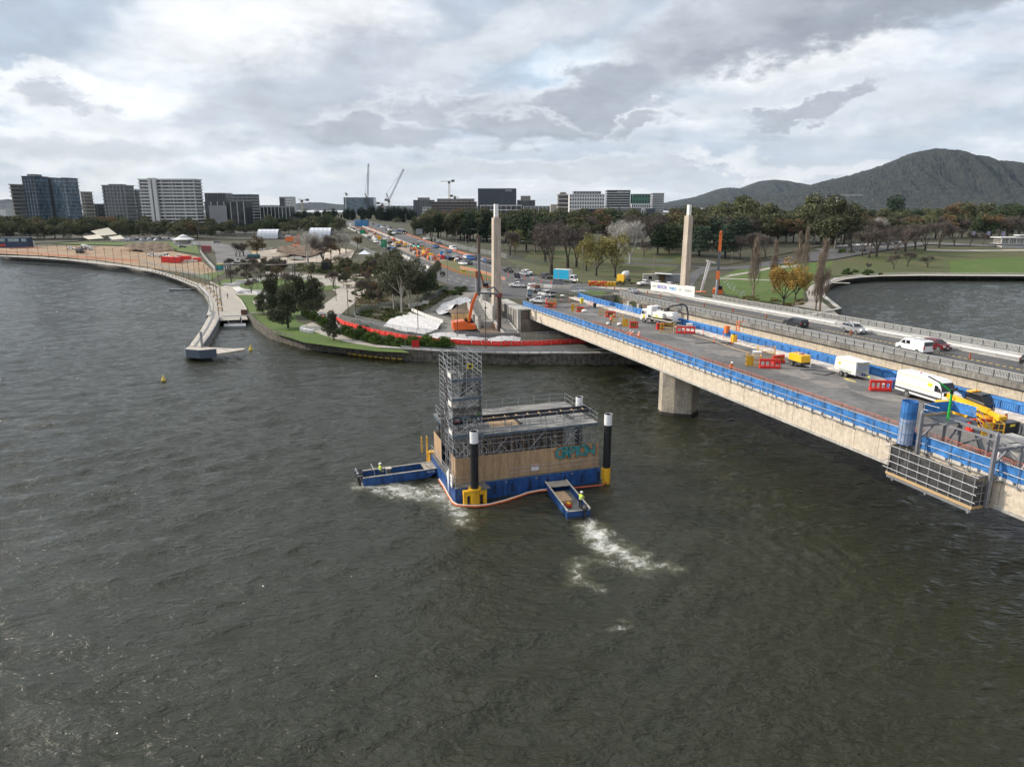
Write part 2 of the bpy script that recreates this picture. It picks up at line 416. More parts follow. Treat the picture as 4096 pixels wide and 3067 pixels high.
gravel=two('gravel',(.13,.125,.11),(.19,.18,.16),.5,.35,.6,rough=.95)
dirt2=two('excavated_earth',(.085,.056,.036),(.15,.105,.068),.35,.35,.6,rough=.95)
scrub=two('scrub_ground',(.026,.032,.010),(.048,.042,.020),.3,.4,.6,rough=.95,c3=(.070,.058,.032))
stone=two('stone_wall',(.045,.04,.034),(.14,.125,.10),1.4,.35,.62,rough=.95,bump=.8,streak=.3)
white_line=M('line_paint',(.62,.62,.60),.7);yellow_line=M('yellow_line_paint',(.62,.42,.07),.7,var=.25)
# ---- shoreline traced at water level, turned into metres
S1=[P(x,y,0)for x,y in[(0,1033),(136,1040),(271,1049),(384,1062),(500,1074),(600,1092),(654,1105),(708,1123),(755,1143),(788,1157),(813,1177),(831,1206),(840,1235),(840,1260),(832,1284)]]
S2=[P(x,y,0)for x,y in[(885,1287),(996,1283),(1009,1300),(1034,1322),(1070,1347),(1106,1362),(1164,1378),(1215,1392),(1290,1404),(1381,1413),(1525,1431),(1656,1440),(1779,1448),(1959,1453),(2074,1456),(2323,1456),(2587,1454)]]
S3=[P(x,y,0)for x,y in[(3362,1264),(3297,1209),(3290,1185),(3300,1163),(3333,1142),(3382,1128),(3443,1120),(3524,1115),(3686,1113),(4096,1114),(4600,1122),(5300,1145)]]
left_out=[Vector((-360,424,0)),Vector((-520,440,0)),Vector((-900,450,0)),Vector((-1700,470,0))][::-1]
shore=[Vector((v.x,v.y))for v in left_out+S1+S2+S3]
land_poly=shore+[Vector((1900,340)),Vector((1900,2600)),Vector((-1700,2600))]
def inside(poly,x,y):
 x=np.asarray(x);y=np.asarray(y);c_=np.zeros(x.shape,bool);n=len(poly)
 for i in range(n):
  x1,y1=poly[i][0],poly[i][1];x2,y2=poly[(i+1)%n][0],poly[(i+1)%n][1]
  if y1==y2:continue
  c_^=((y1>y)!=(y2>y))&(x<(x2-x1)*(y-y1)/(y2-y1)+x1)
 return c_
def dens(poly,step,closed=True):
 out=[];n=len(poly)
 for i in range(n if closed else n-1):
  a,b=Vector(poly[i][:2]),Vector(poly[(i+1)%n][:2]);k=max(1,int((b-a).length/step))
  out+=[a+(b-a)*j/k for j in range(k)]
 if not closed:out.append(Vector(poly[-1][:2]))
 return out
def tri(poly,pts):
 vs=[Vector((p[0],p[1]))for p in poly];n=len(vs)
 r=delaunay_2d_cdt(vs+[Vector(p)for p in pts],[(i,(i+1)%n)for i in range(n)],[],1,1e-4)
 return r[0],r[2]
gp=[]
for(x0,x1,y0,y1,st)in[(-130,150,128,330,3.0),(-420,420,330,620,9),(-420,-130,300,330,9),(150,420,200,330,9),(-1600,1800,620,2500,45),(-1600,-430,470,620,40),(430,1800,350,620,40)]:
 xs,ys=np.meshgrid(np.arange(x0,x1,st)+.013,np.arange(y0,y1,st)+.007)
 xs=xs.ravel();ys=ys.ravel();k=inside(land_poly,xs,ys);gp+=list(zip(xs[k],ys[k]))
lp=dens(shore,4,False)[:-1]+land_poly[len(shore)-1:]
lv,lf=tri(lp,gp)
land=MB();lz=ground([v.x for v in lv],[v.y for v in lv])
land.add([(v.x,v.y,z)for v,z in zip(lv,lz)],lf,scrub)
land.build('terrain',kind='structure',label='scrubby ground of the lake shore and the parks behind it',smooth=True)
def patch(name,poly,m,lift,step=5,label=None,world=False,kind='structure',zf=None):
 w=[Vector(p[:2])for p in poly]if world else[G(*p).to_2d()for p in poly]
 xs=[p.x for p in w];ys=[p.y for p in w]
 area=(max(xs)-min(xs))*(max(ys)-min(ys));step=max(step,math.sqrt(area/1800))
 gx,gy=np.meshgrid(np.arange(min(xs),max(xs),step)+.17,np.arange(min(ys),max(ys),step)+.11)
 gx=gx.ravel();gy=gy.ravel();k=inside(w,gx,gy)
 vs,fs=tri(dens(w,step),list(zip(gx[k],gy[k])))
 z=ground([v.x for v in vs],[v.y for v in vs])+lift+.4*ss(290,420,[v.y for v in vs])if zf is None else[zf(v.x,v.y)for v in vs]
 mb=MB();mb.add([(v.x,v.y,q)for v,q in zip(vs,z)],fs,m)
 return mb.build(name,kind=kind,label=label,smooth=True)
def line(name,pts,w,m,lift,closed=False,kind='structure',label=None,world=False,dash=None,zf=None,seg=3.0):
 """painted line or narrow strip draped on the land"""
 q=[Vector(p[:2])for p in pts]if world else[G(*p).to_2d()for p in pts]
 q=dens(q,seg,closed);mb=MB();acc=0
 for i in range(len(q)-1):
  a,b=q[i],q[i+1];L=(b-a).length
  if dash:
   acc+=L
   if(acc%(dash*2))>dash:continue
  n_=Vector((-(b-a).y,(b-a).x)).normalized()*w/2
  h=[(zf(p.x,p.y)if zf else gz(p.x,p.y)+lift+.4*float(ss(290,420,p.y)))for p in(a-n_,a+n_,b+n_,b-n_)]
  mb.quad((*(a-n_),h[0]),(*(b-n_),h[3]),(*(b+n_),h[2]),(*(a+n_),h[1]),m)
 return mb.build(name,kind=kind,label=label)
# ---- water with wind ripples, propeller wash and lighter shallows near nothing
wm_=bpy.data.materials.new('lake_water');wm_.use_nodes=True;t=wm_.node_tree;b=t.nodes['Principled BSDF']
def tn(ty,**k):
 n=t.nodes.new(ty)
 for a,v in k.items():setattr(n,a,v)
 return n
def tmath(op,a,b_=None,clamp=False):
 n=t.nodes.new('ShaderNodeMath');n.operation=op;n.use_clamp=clamp
 for i,v in enumerate((a,b_)):
  if v is None:continue
  if isinstance(v,(int,float)):n.inputs[i].default_value=v
  else:t.links.new(v,n.inputs[i])
 return n.outputs[0]
tco=tn('ShaderNodeTexCoord').outputs['Object']
def tnoise(sc,det,rot=0.0,stretch=(1,1,1),rough=.55,dist=0.0,off=(0,0,0)):
 mp=tn('ShaderNodeMapping');mp.inputs['Rotation'].default_value=(0,0,rot);mp.inputs['Scale'].default_value=stretch;mp.inputs['Location'].default_value=off
 n=tn('ShaderNodeTexNoise');n.inputs['Scale'].default_value=sc;n.inputs['Detail'].default_value=det;n.inputs['Roughness'].default_value=rough;n.inputs['Distortion'].default_value=dist
 t.links.new(tco,mp.inputs[0]);t.links.new(mp.outputs[0],n.inputs['Vector']);return n.outputs['Fac']
w1=tnoise(.5,4,.30,(.55,1,1),dist=.5);w2=tnoise(1.9,4,.15,(.5,1,1),dist=.5);w3=tnoise(6.5,3,.4,(.6,1,1));w0=tnoise(.035,3,.2,(.6,1,1))
hgt=tmath('ADD',tmath('MULTIPLY',w1,.46),tmath('ADD',tmath('MULTIPLY',w2,.32),tmath('MULTIPLY',w3,.07)))
hgt=tmath('MULTIPLY',hgt,tmath('ADD',.72,tmath('MULTIPLY',w0,.6)))
bp=tn('ShaderNodeBump');bp.inputs['Strength'].default_value=1.0;bp.inputs['Distance'].default_value=1.0
t.links.new(hgt,bp.inputs['Height']);t.links.new(bp.outputs[0],b.inputs['Normal'])
b.inputs['Roughness'].default_value=.10;b.inputs['IOR'].default_value=1.33
sx=tn('ShaderNodeSeparateXYZ');t.links.new(tco,sx.inputs[0])
wr=tnoise(.8,4,dist=.6);wx=tmath('ADD',sx.outputs[0],tmath('MULTIPLY',tmath('SUBTRACT',wr,.5),3.2));wy=tmath('ADD',sx.outputs[1],tmath('MULTIPLY',tmath('SUBTRACT',tnoise(.8,4,off=(9,4,0),dist=.6),.5),3.2))
def capsule(p,q,r):
 """smooth mask round the segment p-q"""
 px_,py_,dx,dy=p[0],p[1],q[0]-p[0],q[1]-p[1];L2=dx*dx+dy*dy
 ax=tmath('SUBTRACT',wx,px_);ay=tmath('SUBTRACT',wy,py_)
 h=tmath('DIVIDE',tmath('ADD',tmath('MULTIPLY',ax,dx),tmath('MULTIPLY',ay,dy)),L2,True)
 ex=tmath('SUBTRACT',ax,tmath('MULTIPLY',h,dx));ey=tmath('SUBTRACT',ay,tmath('MULTIPLY',h,dy))
 d=tmath('SQRT',tmath('ADD',tmath('MULTIPLY',ex,ex),tmath('MULTIPLY',ey,ey)))
 return tmath('SUBTRACT',1,tmath('DIVIDE',d,r),True)
def wp(px,py):p=P(px,py,0);return(p.x,p.y)
mask=None
for(p,q,r,k)in[((1460,1935),(1640,1968),1.5,1.1),((1600,1945),(1760,1985),1.9,1.0),((1745,1935),(1840,2045),1.4,.9),((1800,2020),(1850,2090),1.2,.7),((2352,2098),(2440,2190),1.3,1.2),((2400,2150),(2550,2245),1.6,1.0),((2540,2240),(2700,2262),.8,.7),((2310,2250),(2300,2320),.9,.62),((2300,2320),(2390,2350),.7,.6),((2340,2235),(2450,2250),.6,.6),((2440,2500),(2500,2495),.3,.5),((1500,1870),(1700,1862),.6,.5)]:
 f=tmath('MULTIPLY',capsule(wp(*p),wp(*q),r*1.6),k)
 mask=f if mask is None else tmath('MAXIMUM',mask,f)
fn=tnoise(2.1,8,.2,(.8,1,1),rough=.7,dist=1.9)
rid=tmath('SUBTRACT',1,tmath('MULTIPLY',tmath('ABSOLUTE',tmath('SUBTRACT',fn,.5)),9.0),True)
fb=tnoise(.9,7,.5,(.8,1,1),rough=.7,dist=.8,off=(3,8,0))
fo=tmath('ADD',tmath('MULTIPLY',mask,.62),tmath('ADD',tmath('MULTIPLY',tmath('SUBTRACT',fb,.5),1.7),tmath('MULTIPLY',rid,.34)))
fo=tmath('MULTIPLY',tmath('SUBTRACT',fo,.56),2.0,True)
fo=tmath('MULTIPLY',fo,tmath('GREATER_THAN',mask,.03))
caps=tmath('MULTIPLY',tmath('SUBTRACT',tnoise(.9,8,.3,(.45,1,1),rough=.75),.735),6,True)
fo=tmath('MAXIMUM',fo,tmath('MULTIPLY',caps,.5))
silt=tmath('MULTIPLY',mask,.8,True)
m1=tn('ShaderNodeMix',data_type='RGBA');m1.inputs[6].default_value=(.021,.023,.0125,1);m1.inputs[7].default_value=(.13,.13,.085,1);t.links.new(silt,m1.inputs[0])
m2=tn('ShaderNodeMix',data_type='RGBA');m2.inputs[7].default_value=(.58,.585,.55,1);t.links.new(m1.outputs[2],m2.inputs[6]);t.links.new(fo,m2.inputs[0])
t.links.new(m2.outputs[2],b.inputs['Base Color']);t.links.new(tmath('ADD',.09,tmath('MULTIPLY',fo,.6)),b.inputs['Roughness'])
xs_=np.concatenate([[-6000,-2000,-700,-420],np.arange(-330,-95,.9),np.arange(-95,120,.5),np.arange(120,330,.9),[400,600,2000,6000]]);ys_=np.concatenate([[-1500,-200,0,12],np.arange(18,150,.5),np.arange(150,430,.9),[480,700]])
XX,YY=np.meshgrid(xs_,ys_);ZZ=np.zeros_like(XX);r=np.random.default_rng(11)
for k in range(46):
 lam=1.6+5.5*r.random()**1.6;th=R_(-68)+r.normal()*.42;a=.0080*lam**.95*(.5+r.random());ph=r.random()*6.28;kk=2*math.pi/lam
 q=kk*(XX*math.cos(th)+YY*math.sin(th))+ph+.9*np.sin(.07*XX+.05*YY+k)+.7*np.sin(.11*YY-.06*XX+k*2);ZZ+=a*(1-2*np.abs(np.sin(q/2)))*.55+a*.45*np.cos(q)
C0=P(2620,2290,0);rr=np.hypot(XX-C0.x,YY-C0.y)+.5*np.sin(np.arctan2(YY-C0.y,XX-C0.x)*5);ring=np.exp(-((rr-15)/9)**2)*ss(-1,6,XX-C0.x+rr*.3)
ZZ=ZZ*(.55+.45*(.5+.5*np.sin(XX*.045+1)*np.sin(YY*.06)))*(1-.45*ring)+.045*np.sin(2*math.pi*rr/1.9)*ring
ZZ*=1-.55*ss(110,210,YY)
ZZ*=ss(-330,-300,XX)*(1-ss(300,328,XX))*ss(18,24,YY)*(1-ss(400,429,YY));nx_=len(xs_);ny_=len(ys_)
me=bpy.data.meshes.new('lake_water');ii=(np.arange(ny_-1)[:,None]*nx_+np.arange(nx_-1)[None]).ravel();fs_=np.stack([ii,ii+1,ii+nx_+1,ii+nx_],1)
me.vertices.add(XX.size);me.vertices.foreach_set('co',np.stack([XX,YY,ZZ],-1).ravel());me.loops.add(fs_.size);me.loops.foreach_set('vertex_index',fs_.ravel().astype('i'));me.polygons.add(len(fs_));me.polygons.foreach_set('loop_start',np.arange(0,fs_.size,4,dtype='i'));me.polygons.foreach_set('loop_total',np.full(len(fs_),4,'i'));me.polygons.foreach_set('use_smooth',np.ones(len(fs_),bool));me.update(calc_edges=True);me.materials.append(wm_)
o=bpy.data.objects.new('lake_water',me);COL.objects.link(o);tag(o,kind='structure',label='dark olive rippled lake water with white propeller wash')
# ---- sea walls, each a thing
def seawall(name,pts,z1,th,m,capm,label,capw=.0,inset=0.0):
 """pts at water level; wall stands on the water side of the line"""
 o=thing(name,(0,0,0),label,'sea wall')
 mb=MB();cp=MB();q=dens(pts,3,False)
 for i in range(len(q)-1):
  a,b_=q[i],q[i+1];d_=(b_-a).normalized();n_=Vector((-d_.y,d_.x))
  A0,B0=a-n_*.1,b_-n_*.1;A1,B1=a+n_*th,b_+n_*th
  mb.add([(*A0,-1),(*B0,-1),(*B0,z1),(*A0,z1),(*A1,-1),(*B1,-1),(*B1,z1),(*A1,z1)],[(0,1,2,3),(3,2,6,7),(7,6,5,4)],m)
  if capw:cp.add([(*(A0-n_*.12),z1+.003),(*(B0-n_*.12),z1+.003),(*(b_+n_*capw),z1+.003),(*(a+n_*capw),z1+.003),(*(A0-n_*.12),z1+.2),(*(B0-n_*.12),z1+.2),(*(b_+n_*capw),z1+.2),(*(a+n_*capw),z1+.2)],[(0,1,5,4),(4,5,6,7),(2,3,7,6),(0,3,2,1)],capm)
 mb.build('wall_face',o)
 if capw:cp.build('coping',o)
 return o
seawall('promenade_wall',[*left_out[1:],*S1],1.38,.5,concd,conc,'pale capped concrete lake wall curving along the left promenade',.9)
seawall('stone_sea_wall',S2[1:11],2.0,.55,stone,stone,'curved rough stone lake wall below the lawn with the dark shaggy trees')
seawall('stone_sea_wall',S2[10:]+[S3[0]],2.12,.6,stone,conc,'dark straight stone lake wall running under the bridge behind the barge',.8)
seawall('stone_sea_wall',S3,2.0,.5,stone,conc,'dark stone lake wall with pale coping round the right hand bay',1.0)
seawall('basin_wall',[S2[0],S2[1]],1.38,.4,concd,conc,'low concrete wall at the back of the small boat basin',.8)
# ---- surfaces, bottom to top
def pw(lst):return[G(*p)for p in lst]
patch('lawn_bank',[(996,1272),(1008,1262),(1180,1256),(1190,1290),(1330,1335),(1480,1385),(1600,1395),(1640,1412),(1500,1405),(1381,1392),(1215,1370),(1106,1338),(1034,1300)],grass,.03,3,'bright green lawn bank above the curved stone wall')
patch('lawn',[(940,1180),(1040,1182),(1060,1205),(1200,1225),(1210,1262),(1010,1262),(985,1235),(975,1215)],grass,.03,3,'small lawns beside the wide promenade')
patch('promenade_paving',[(0,1024),(150,1029),(384,1046),(600,1075),(720,1108),(790,1132),(880,1150),(940,1180),(968,1210),(983,1240),(988,1270),(992,1279),(885,1283),(838,1276),(841,1240),(833,1203),(812,1170),(786,1151),(752,1137),(706,1118),(652,1100),(598,1087),(498,1069),(382,1057),(269,1044),(134,1035),(0,1028)],pave,.06,4,'pale paved promenade curving along the lake')
patch('lawn_circle',[(955,1150),(965,1135),(1000,1125),(1100,1115),(1200,1112),(1240,1130),(1230,1155),(1130,1165),(1020,1162)],grass,.12,3,'oval lawn inside curved seating steps')
patch('plaza',[(880,1148),(930,1128),(1010,1112),(1180,1105),(1260,1112),(1260,1140),(1250,1165),(1180,1178),(1060,1182),(950,1180)],pave,.05,3,'pale gravel plaza round the oval lawn')
patch('path',[(1010,1205),(1060,1190),(1130,1184),(1150,1190),(1070,1210),(1020,1220)],pave,.075,3)
patch('lawn_rear',[(850,1140),(900,1118),(960,1115),(1010,1112),(930,1130),(885,1147)],grass,.05,3)
patch('lawn_strip',[(780,1100),(900,1085),(920,1075),(870,1108),(840,1122),(800,1112)],grass,.04,3)
patch('construction_ground',[(0,990),(330,985),(560,990),(700,1010),(790,1030),(840,1075),(870,1088),(800,1098),(700,1088),(600,1073),(400,1045),(200,1028),(0,1018)],soil,.04,6,'bare brown soil of the site beside the left promenade')
patch('far_lawn',[(180,975),(420,970),(700,968),(790,985),(800,1020),(700,1006),(560,985),(300,980)],grass,.05,6)
patch('car_park',[(430,950),(640,945),(700,965),(560,972),(440,968)],asph,.07,8)
patch('service_road',[(690,965),(860,968),(920,985),(1010,1010),(1000,1040),(930,1055),(900,1085),(870,1090),(868,1060),(860,1010),(840,985),(700,985)],asph2,.08,6,'grey access road through the building site')
patch('site_yard',[(960,1020),(1100,995),(1300,990),(1420,1005),(1400,1045),(1250,1050),(1090,1060),(930,1062),(900,1050)],two('pale_yard',(.36,.30,.235),(.24,.215,.185),.1,rough=.95),.06,5,'pale dusty yard beside the white sheds')
patch('park_road',[(1270,1285),(1265,1255),(1300,1215),(1350,1180),(1340,1165),(1250,1125),(1180,1108),(1060,1095),(1060,1086),(1180,1092),(1300,1103),(1400,1125),(1455,1155),(1458,1175),(1430,1205),(1390,1235),(1360,1262),(1350,1290),(1362,1310),(1290,1305)],pave,.07,3,'pale winding park road')
patch('lawn_wedge',[(1270,1150),(1330,1140),(1365,1148),(1345,1158),(1290,1163)],grass,.08,3)
patch('lake_road',[(1250,1290),(1330,1330),(1480,1370),(1620,1386),(1780,1392),(1800,1408),(1640,1400),(1500,1388),(1380,1368),(1290,1340),(1200,1305)],pave,.045,3,'pale footpath along the lake wall')
patch('road_under_bridge',[(1362,1308),(1480,1340),(1620,1368),(1760,1384),(2000,1388),(2350,1376),(2350,1410),(2100,1420),(1900,1414),(1800,1408),(1780,1396),(1640,1390),(1500,1372),(1350,1334)],asph,.05,3,'grey lakeside road passing under the bridge')
patch('excavated_area',[(1640,1330),(1560,1300),(1660,1250),(1780,1190),(1900,1170),(1990,1185),(1985,1225),(1960,1300),(2075,1345),(2100,1372),(1900,1378),(1720,1370)],gravel,.05,2.5,'grey gravel haul ramp and excavated bench below the left pylon')
patch('grass_bank',[(1440,1280),(1490,1235),(1600,1230),(1660,1250),(1560,1300),(1500,1330),(1420,1312)],scrub,.05,3)
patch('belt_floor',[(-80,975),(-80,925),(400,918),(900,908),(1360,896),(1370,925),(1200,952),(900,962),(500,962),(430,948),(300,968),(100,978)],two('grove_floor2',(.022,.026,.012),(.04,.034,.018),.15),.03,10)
# ---- avenue
AV=[(1358,885),(1400,912),(1440,940),(1480,965),(1540,1000),(1620,1050),(1700,1100),(1765,1128),(1830,1150),(1900,1170),(1985,1187)]
AVR=[(2560,1172),(2450,1160),(2350,1148),(2230,1125),(2100,1092),(1990,1060),(1900,1035),(1800,1000),(1700,962),(1620,935),(1560,912),(1500,893),(1460,882)]
avw=[G(*p)for p in AV]+[B(72,-.3),B(72,51.5)]+[G(*p)for p in AVR]
patch('avenue',avw,asph,.05,4,'wide grey avenue running north from the bridge',world=True)
patch('median',[(1770,1040),(1850,1052),(1990,1108),(1995,1132),(1930,1120),(1830,1096),(1750,1062)],verge,.10,3,'yellow green grass median between slip road and avenue')
patch('median_works',[(1400,902),(1455,922),(1560,962),(1680,1000),(1790,1040),(1740,1058),(1640,1018),(1540,972),(1450,935),(1396,908)],two('median_earth',(.27,.20,.145),(.20,.17,.14),.25,.4,.6,c3=(.40,.33,.25)),.10,3,'brown earth works in the middle of the avenue')
patch('median_lawn',[(2290,1165),(2350,1158),(2420,1168),(2430,1185),(2300,1184)],grass,.10,2.5)
patch('bridge_head_paving',[(2330,1146),(2450,1148),(2620,1160),(2700,1190),(2540,1165),(2440,1158)],pave,.09,2.5)
for nm,pts,w_ in[('lane_line',[(1470,948),(1560,1000),(1640,1045),(1720,1090),(1800,1120),(1900,1145),(1985,1165)],.16),('lane_line',[(1550,925),(1700,978),(1850,1032),(2000,1080),(2150,1118)],.16),('lane_line',[(1780,1100),(1860,1122),(1990,1150)],.16)]:
 line(nm,pts,w_,white_line,.075,dash=3)
line('edge_line',[(1520,905),(1640,950),(1780,1005),(1900,1047),(2050,1088),(2200,1128)],.14,white_line,.075)
# ---- right park
patch('park_lawn',[(2150,1100),(2020,1040),(2120,1010),(2400,985),(2650,1000),(2760,1035),(2700,1080),(2560,1120),(2450,1140),(2300,1128)],grassd,.04,5,'lawn with bare trees right of the avenue')
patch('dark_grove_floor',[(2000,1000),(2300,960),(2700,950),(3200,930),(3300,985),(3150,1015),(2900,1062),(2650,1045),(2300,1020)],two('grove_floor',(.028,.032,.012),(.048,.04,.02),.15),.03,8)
patch('park_road',[(2480,1050),(2700,1062),(2900,1070),(3000,1062),(3200,1020),(3320,1000),(3560,985),(3700,975),(3700,983),(3560,1000),(3330,1040),(3130,1058),(3000,1078),(2930,1078),(2850,1082),(2800,1100),(2770,1150),(2775,1178),(2835,1195),(2880,1215),(2700,1170),(2745,1120),(2760,1095),(2800,1072),(2480,1058)],asph,.07,4,'grey road curving through the right hand park')
patch('park_lawn',[(2870,1110),(2960,1075),(3200,1055),(3330,1046),(3420,1040),(3500,1035),(3400,1110),(3290,1125),(3240,1140),(3215,1165),(3215,1190),(3090,1215),(2960,1195),(2890,1155)],grass,.05,4,'mown lawn round the poplars and the yellow tree')
patch('park_lawn',[(3330,1046),(3600,1000),(3900,990),(4200,1000),(4400,1100),(4096,1100),(3686,1098),(3450,1102),(3380,1115),(3300,1125),(3320,1080)],grassd,.055,5,'sloping lawn above the right hand bay')
patch('bright_lawn',[(3800,1045),(4200,1025),(4300,1098),(3800,1094)],grass,.08,6)
patch('garden_bed',[(2960,1200),(3090,1218),(3215,1195),(3230,1215),(3150,1235),(3020,1225)],mulch,.07,3,'brown mulch bed below the yellow tree')
patch('lakeside_path',[(4300,1110),(4096,1106),(3686,1104),(3524,1106),(3443,1111),(3382,1118),(3333,1131),(3298,1150),(3284,1180),(3290,1210),(3362,1266),(3260,1250),(3120,1240),(3170,1225),(3235,1205),(3225,1170),(3238,1145),(3275,1128),(3340,1112),(3443,1103),(3686,1097),(4300,1100)],pave,.10,3,'pale path round the right hand bay')
patch('park_path',[(2870,1112),(3400,1132),(3398,1135),(2868,1116)],pave,.09,3)
patch('park_path',[(2920,1100),(3080,1070),(3200,1060),(3200,1066),(3080,1078),(2890,1112)],pave,.09,3)
patch('upper_path',[(3700,1000),(3850,1003),(4200,1000),(4200,1006),(3850,1009),(3700,1006)],pave,.09,4)
patch('upper_road',[(3250,1000),(3500,985),(3700,972),(4000,985),(4000,992),(3700,980),(3500,995),(3300,1010)],asph2,.085,6)
# ================================================================ bridges
steel=M("galvanised_steel",(.36,.37,.39),.5,.5,var=.15,scale=6)
steeld=M('dark_steel',(.16,.165,.17),.5,.6,var=.2,scale=6)
bluem=M('blue_shade_mesh',(.036,.168,.435),.75,var=.32,scale=1.3,bump=.5)
blued=M('blue_mesh_rib',(.022,.11,.33),.75,var=.2,scale=2)
orangeb=M('orange_barrier_steel',(.55,.13,.06),.55,var=.15)
timber=M('timber',(.42,.29,.15),.8,var=.25,scale=2,stretch=(1,8,8))
blockm=two('precast_block',(.48,.45,.40),(.60,.57,.52),1.5,rough=.9)
stain=M('joint_stain',(.24,.18,.12),.9,var=.3,scale=4)
black=M('black_rubber',(.018,.018,.019),.6,var=.15)
brail=M('balustrade_alloy',(.50,.49,.46),.45,.35,var=.15)
brailw=M('balustrade_baluster',(.58,.57,.54),.5,.1,var=.1)
def arange(a,b,st):return[a+i*st for i in range(int((b-a)/st)+1)]
def ribbon(mb,s0,s1,secf,m,step=4.0,cap=True):
 """sweep a closed (u,h) section along the deck"""
 ss_=[s0+(s1-s0)*i/max(1,int(abs(s1-s0)/step))for i in range(max(1,int(abs(s1-s0)/step))+1)]
 sec=secf(s0)if callable(secf)else secf;n=len(sec);vs=[]
 for s in ss_:
  q=secf(s)if callable(secf)else secf
  vs+=[B(s,u,h)for u,h in q]
 fs=[(k*n+i,k*n+(i+1)%n,(k+1)*n+(i+1)%n,(k+1)*n+i)for k in range(len(ss_)-1)for i in range(n)]
 if cap:fs+=[tuple(range(n))[::-1],tuple(range((len(ss_)-1)*n,len(ss_)*n))]
 return mb.add(vs,fs,m)
def rect(u0,u1,h0,h1):return[(u0,h0),(u1,h0),(u1,h1),(u0,h1)]
nb=thing('road_bridge',(0,0,0),'near bridge deck closed for works with pale pebbled fascia and blue screens','bridge')
mb=MB();ribbon(mb,-110,71,[(.35,-.06),(18.6,-.06),(18.6,-.5),(16.4,-2.0),(2.6,-2.0),(.35,-1.2)],conc);mb.build('deck',nb)
mb=MB();ribbon(mb,-110,71,rect(0,.35,-2.05,-.10),pebble)
for s in arange(-100,69,3.05):ribbon(mb,s-.025,s+.025,rect(-.004,.1,-2.05,-.11),stain)
mb.build('fascia',nb)
mb=MB();ribbon(mb,-110,71,rect(-.06,.30,-2.33,-2.053),conc);mb.build('soffit_lip',nb)
mb=MB();ribbon(mb,-110,71,rect(-.10,.34,-.097,.02),concd);mb.build('edge_strip',nb)
mb=MB();vs=[]
for s in arange(-110,76,2.2):
 p0,p1=B(s,.38,-.02),B(s,18.9,-.02);vs.append((p0,p1))
for i in range(len(vs)-1):mb.quad(vs[i][0],vs[i][1],vs[i+1][1],vs[i+1][0],asph2)
rs_=mb
mb=MB();ribbon(mb,-110,84,rect(16.7,18.85,-.018,.17),two('gritty_kerb',(.42,.37,.32),(.58,.52,.46),1.0,.4,.6));mb.build('footway',nb)
bm0=MB();bm0.bx(-.6,.6,-.15,.15,0,.26,blockm)
blk=bm0.build('edge_block',nb);first=True
for i,s in enumerate(arange(-62,69,1.5)):
 o=blk if first else blk.copy()
 if not first:COL.objects.link(o);o.parent=nb
 first=False;o.location=B(s,.16,.023);o.rotation_euler=(0,math.atan(-(dz(s+1)-dz(s-1))/2),BRZ+random.uniform(-.01,.01))
def deckpatch(name,cells,m,h=-.014,kind='structure',parent=None):
 mb=rs_
 for pts in cells:
  q=dens([Vector(su(DK(*p)))for p in pts],1.0);n=len(q)
  mb.add([B(a.x,a.y,h)for a in q],[tuple(range(n))],m)
 return mb.build('road_surface',parent)
deckpatch('worn_patch',[[(2810,1398),(2900,1400),(2990,1412),(2960,1428),(2880,1420)],[(2600,1325),(2660,1328),(2680,1336),(2620,1334)],[(3080,1476),(3200,1480),(3260,1505),(3230,1520),(3150,1500)],[(3225,1518),(3380,1530),(3400,1552),(3300,1548)],[(3400,1560),(3560,1575),(3700,1600),(3620,1612),(3480,1590)],[(2680,1345),(2745,1350),(2790,1362),(2740,1362)],[(2755,1370),(2840,1378),(2830,1388),(2770,1384)],[(3330,1680),(3420,1690),(3480,1712),(3400,1706)],[(2270,1235),(2360,1245),(2400,1262),(2310,1256)]],two('road_grind_patch',(.15,.14,.13),(.20,.185,.17),.8),parent=nb)
mb=MB();ribbon(mb,-90,40,rect(10.9,11.0,-.016,-.012),M('faded_line',(.17,.165,.155),.9),cap=False);mb.build('faded_lane_line',nb)
pp=[(22.4,102.5),(24.0,101.55),(26.5,101.0),(28.2,103.6),(26.0,105.6),(22.2,103.9)]
def plinth(mb,pts,z0,z1,m):
 n=len(pts);return mb.add([(*p,z0)for p in pts]+[(*p,z1)for p in pts],[(i,(i+1)%n,n+(i+1)%n,n+i)for i in range(n)]+[tuple(range(n,2*n))],m)
mb=MB();plinth(mb,pp,.3,6.45,two('pier_concrete',(.44,.38,.29),(.36,.32,.26),.35,rough=.9,streak=.3));mb.build('pier',nb)
mb=MB();cx=sum(p[0]for p in pp)/6;cy=sum(p[1]for p in pp)/6
plinth(mb,[(cx+(p[0]-cx)*1.02,cy+(p[1]-cy)*1.02)for p in pp],-.5,.32,M('waterline_stain',(.035,.03,.024),.7));mb.build('pier_tide_band',nb)
ab=thing('bridge_abutment',(0,0,0),'brown concrete abutment wall with landing under the near bridge end','abutment')
mb=MB()
def sbox(mb,s0,s1,u0,u1,z0,z1,m):
 c=[PC+DB*s+NB*u for s,u in((s0,u0),(s0,u1),(s1,u1),(s1,u0))]
 return mb.add([(*p,z0)for p in c]+[(*p,z1)for p in c],[(3,2,1,0),(4,5,6,7),(0,1,5,4),(1,2,6,5),(2,3,7,6),(3,0,4,7)],m)
brownc=two('brown_concrete',(.13,.10,.08),(.20,.165,.13),.6,.4,.6,stretch=(1,1,.25))
sbox(mb,64,65,-2.7,19.3,.5,4.55,brownc);sbox(mb,71.05,72,-2.5,19.3,.5,6.7,brownc);sbox(mb,65,84,18.9,19.3,.5,4.5,brownc);sbox(mb,65.01,71,-2.6,-.3,4.0,6.7,brownc);mb.build('front_wall',ab)
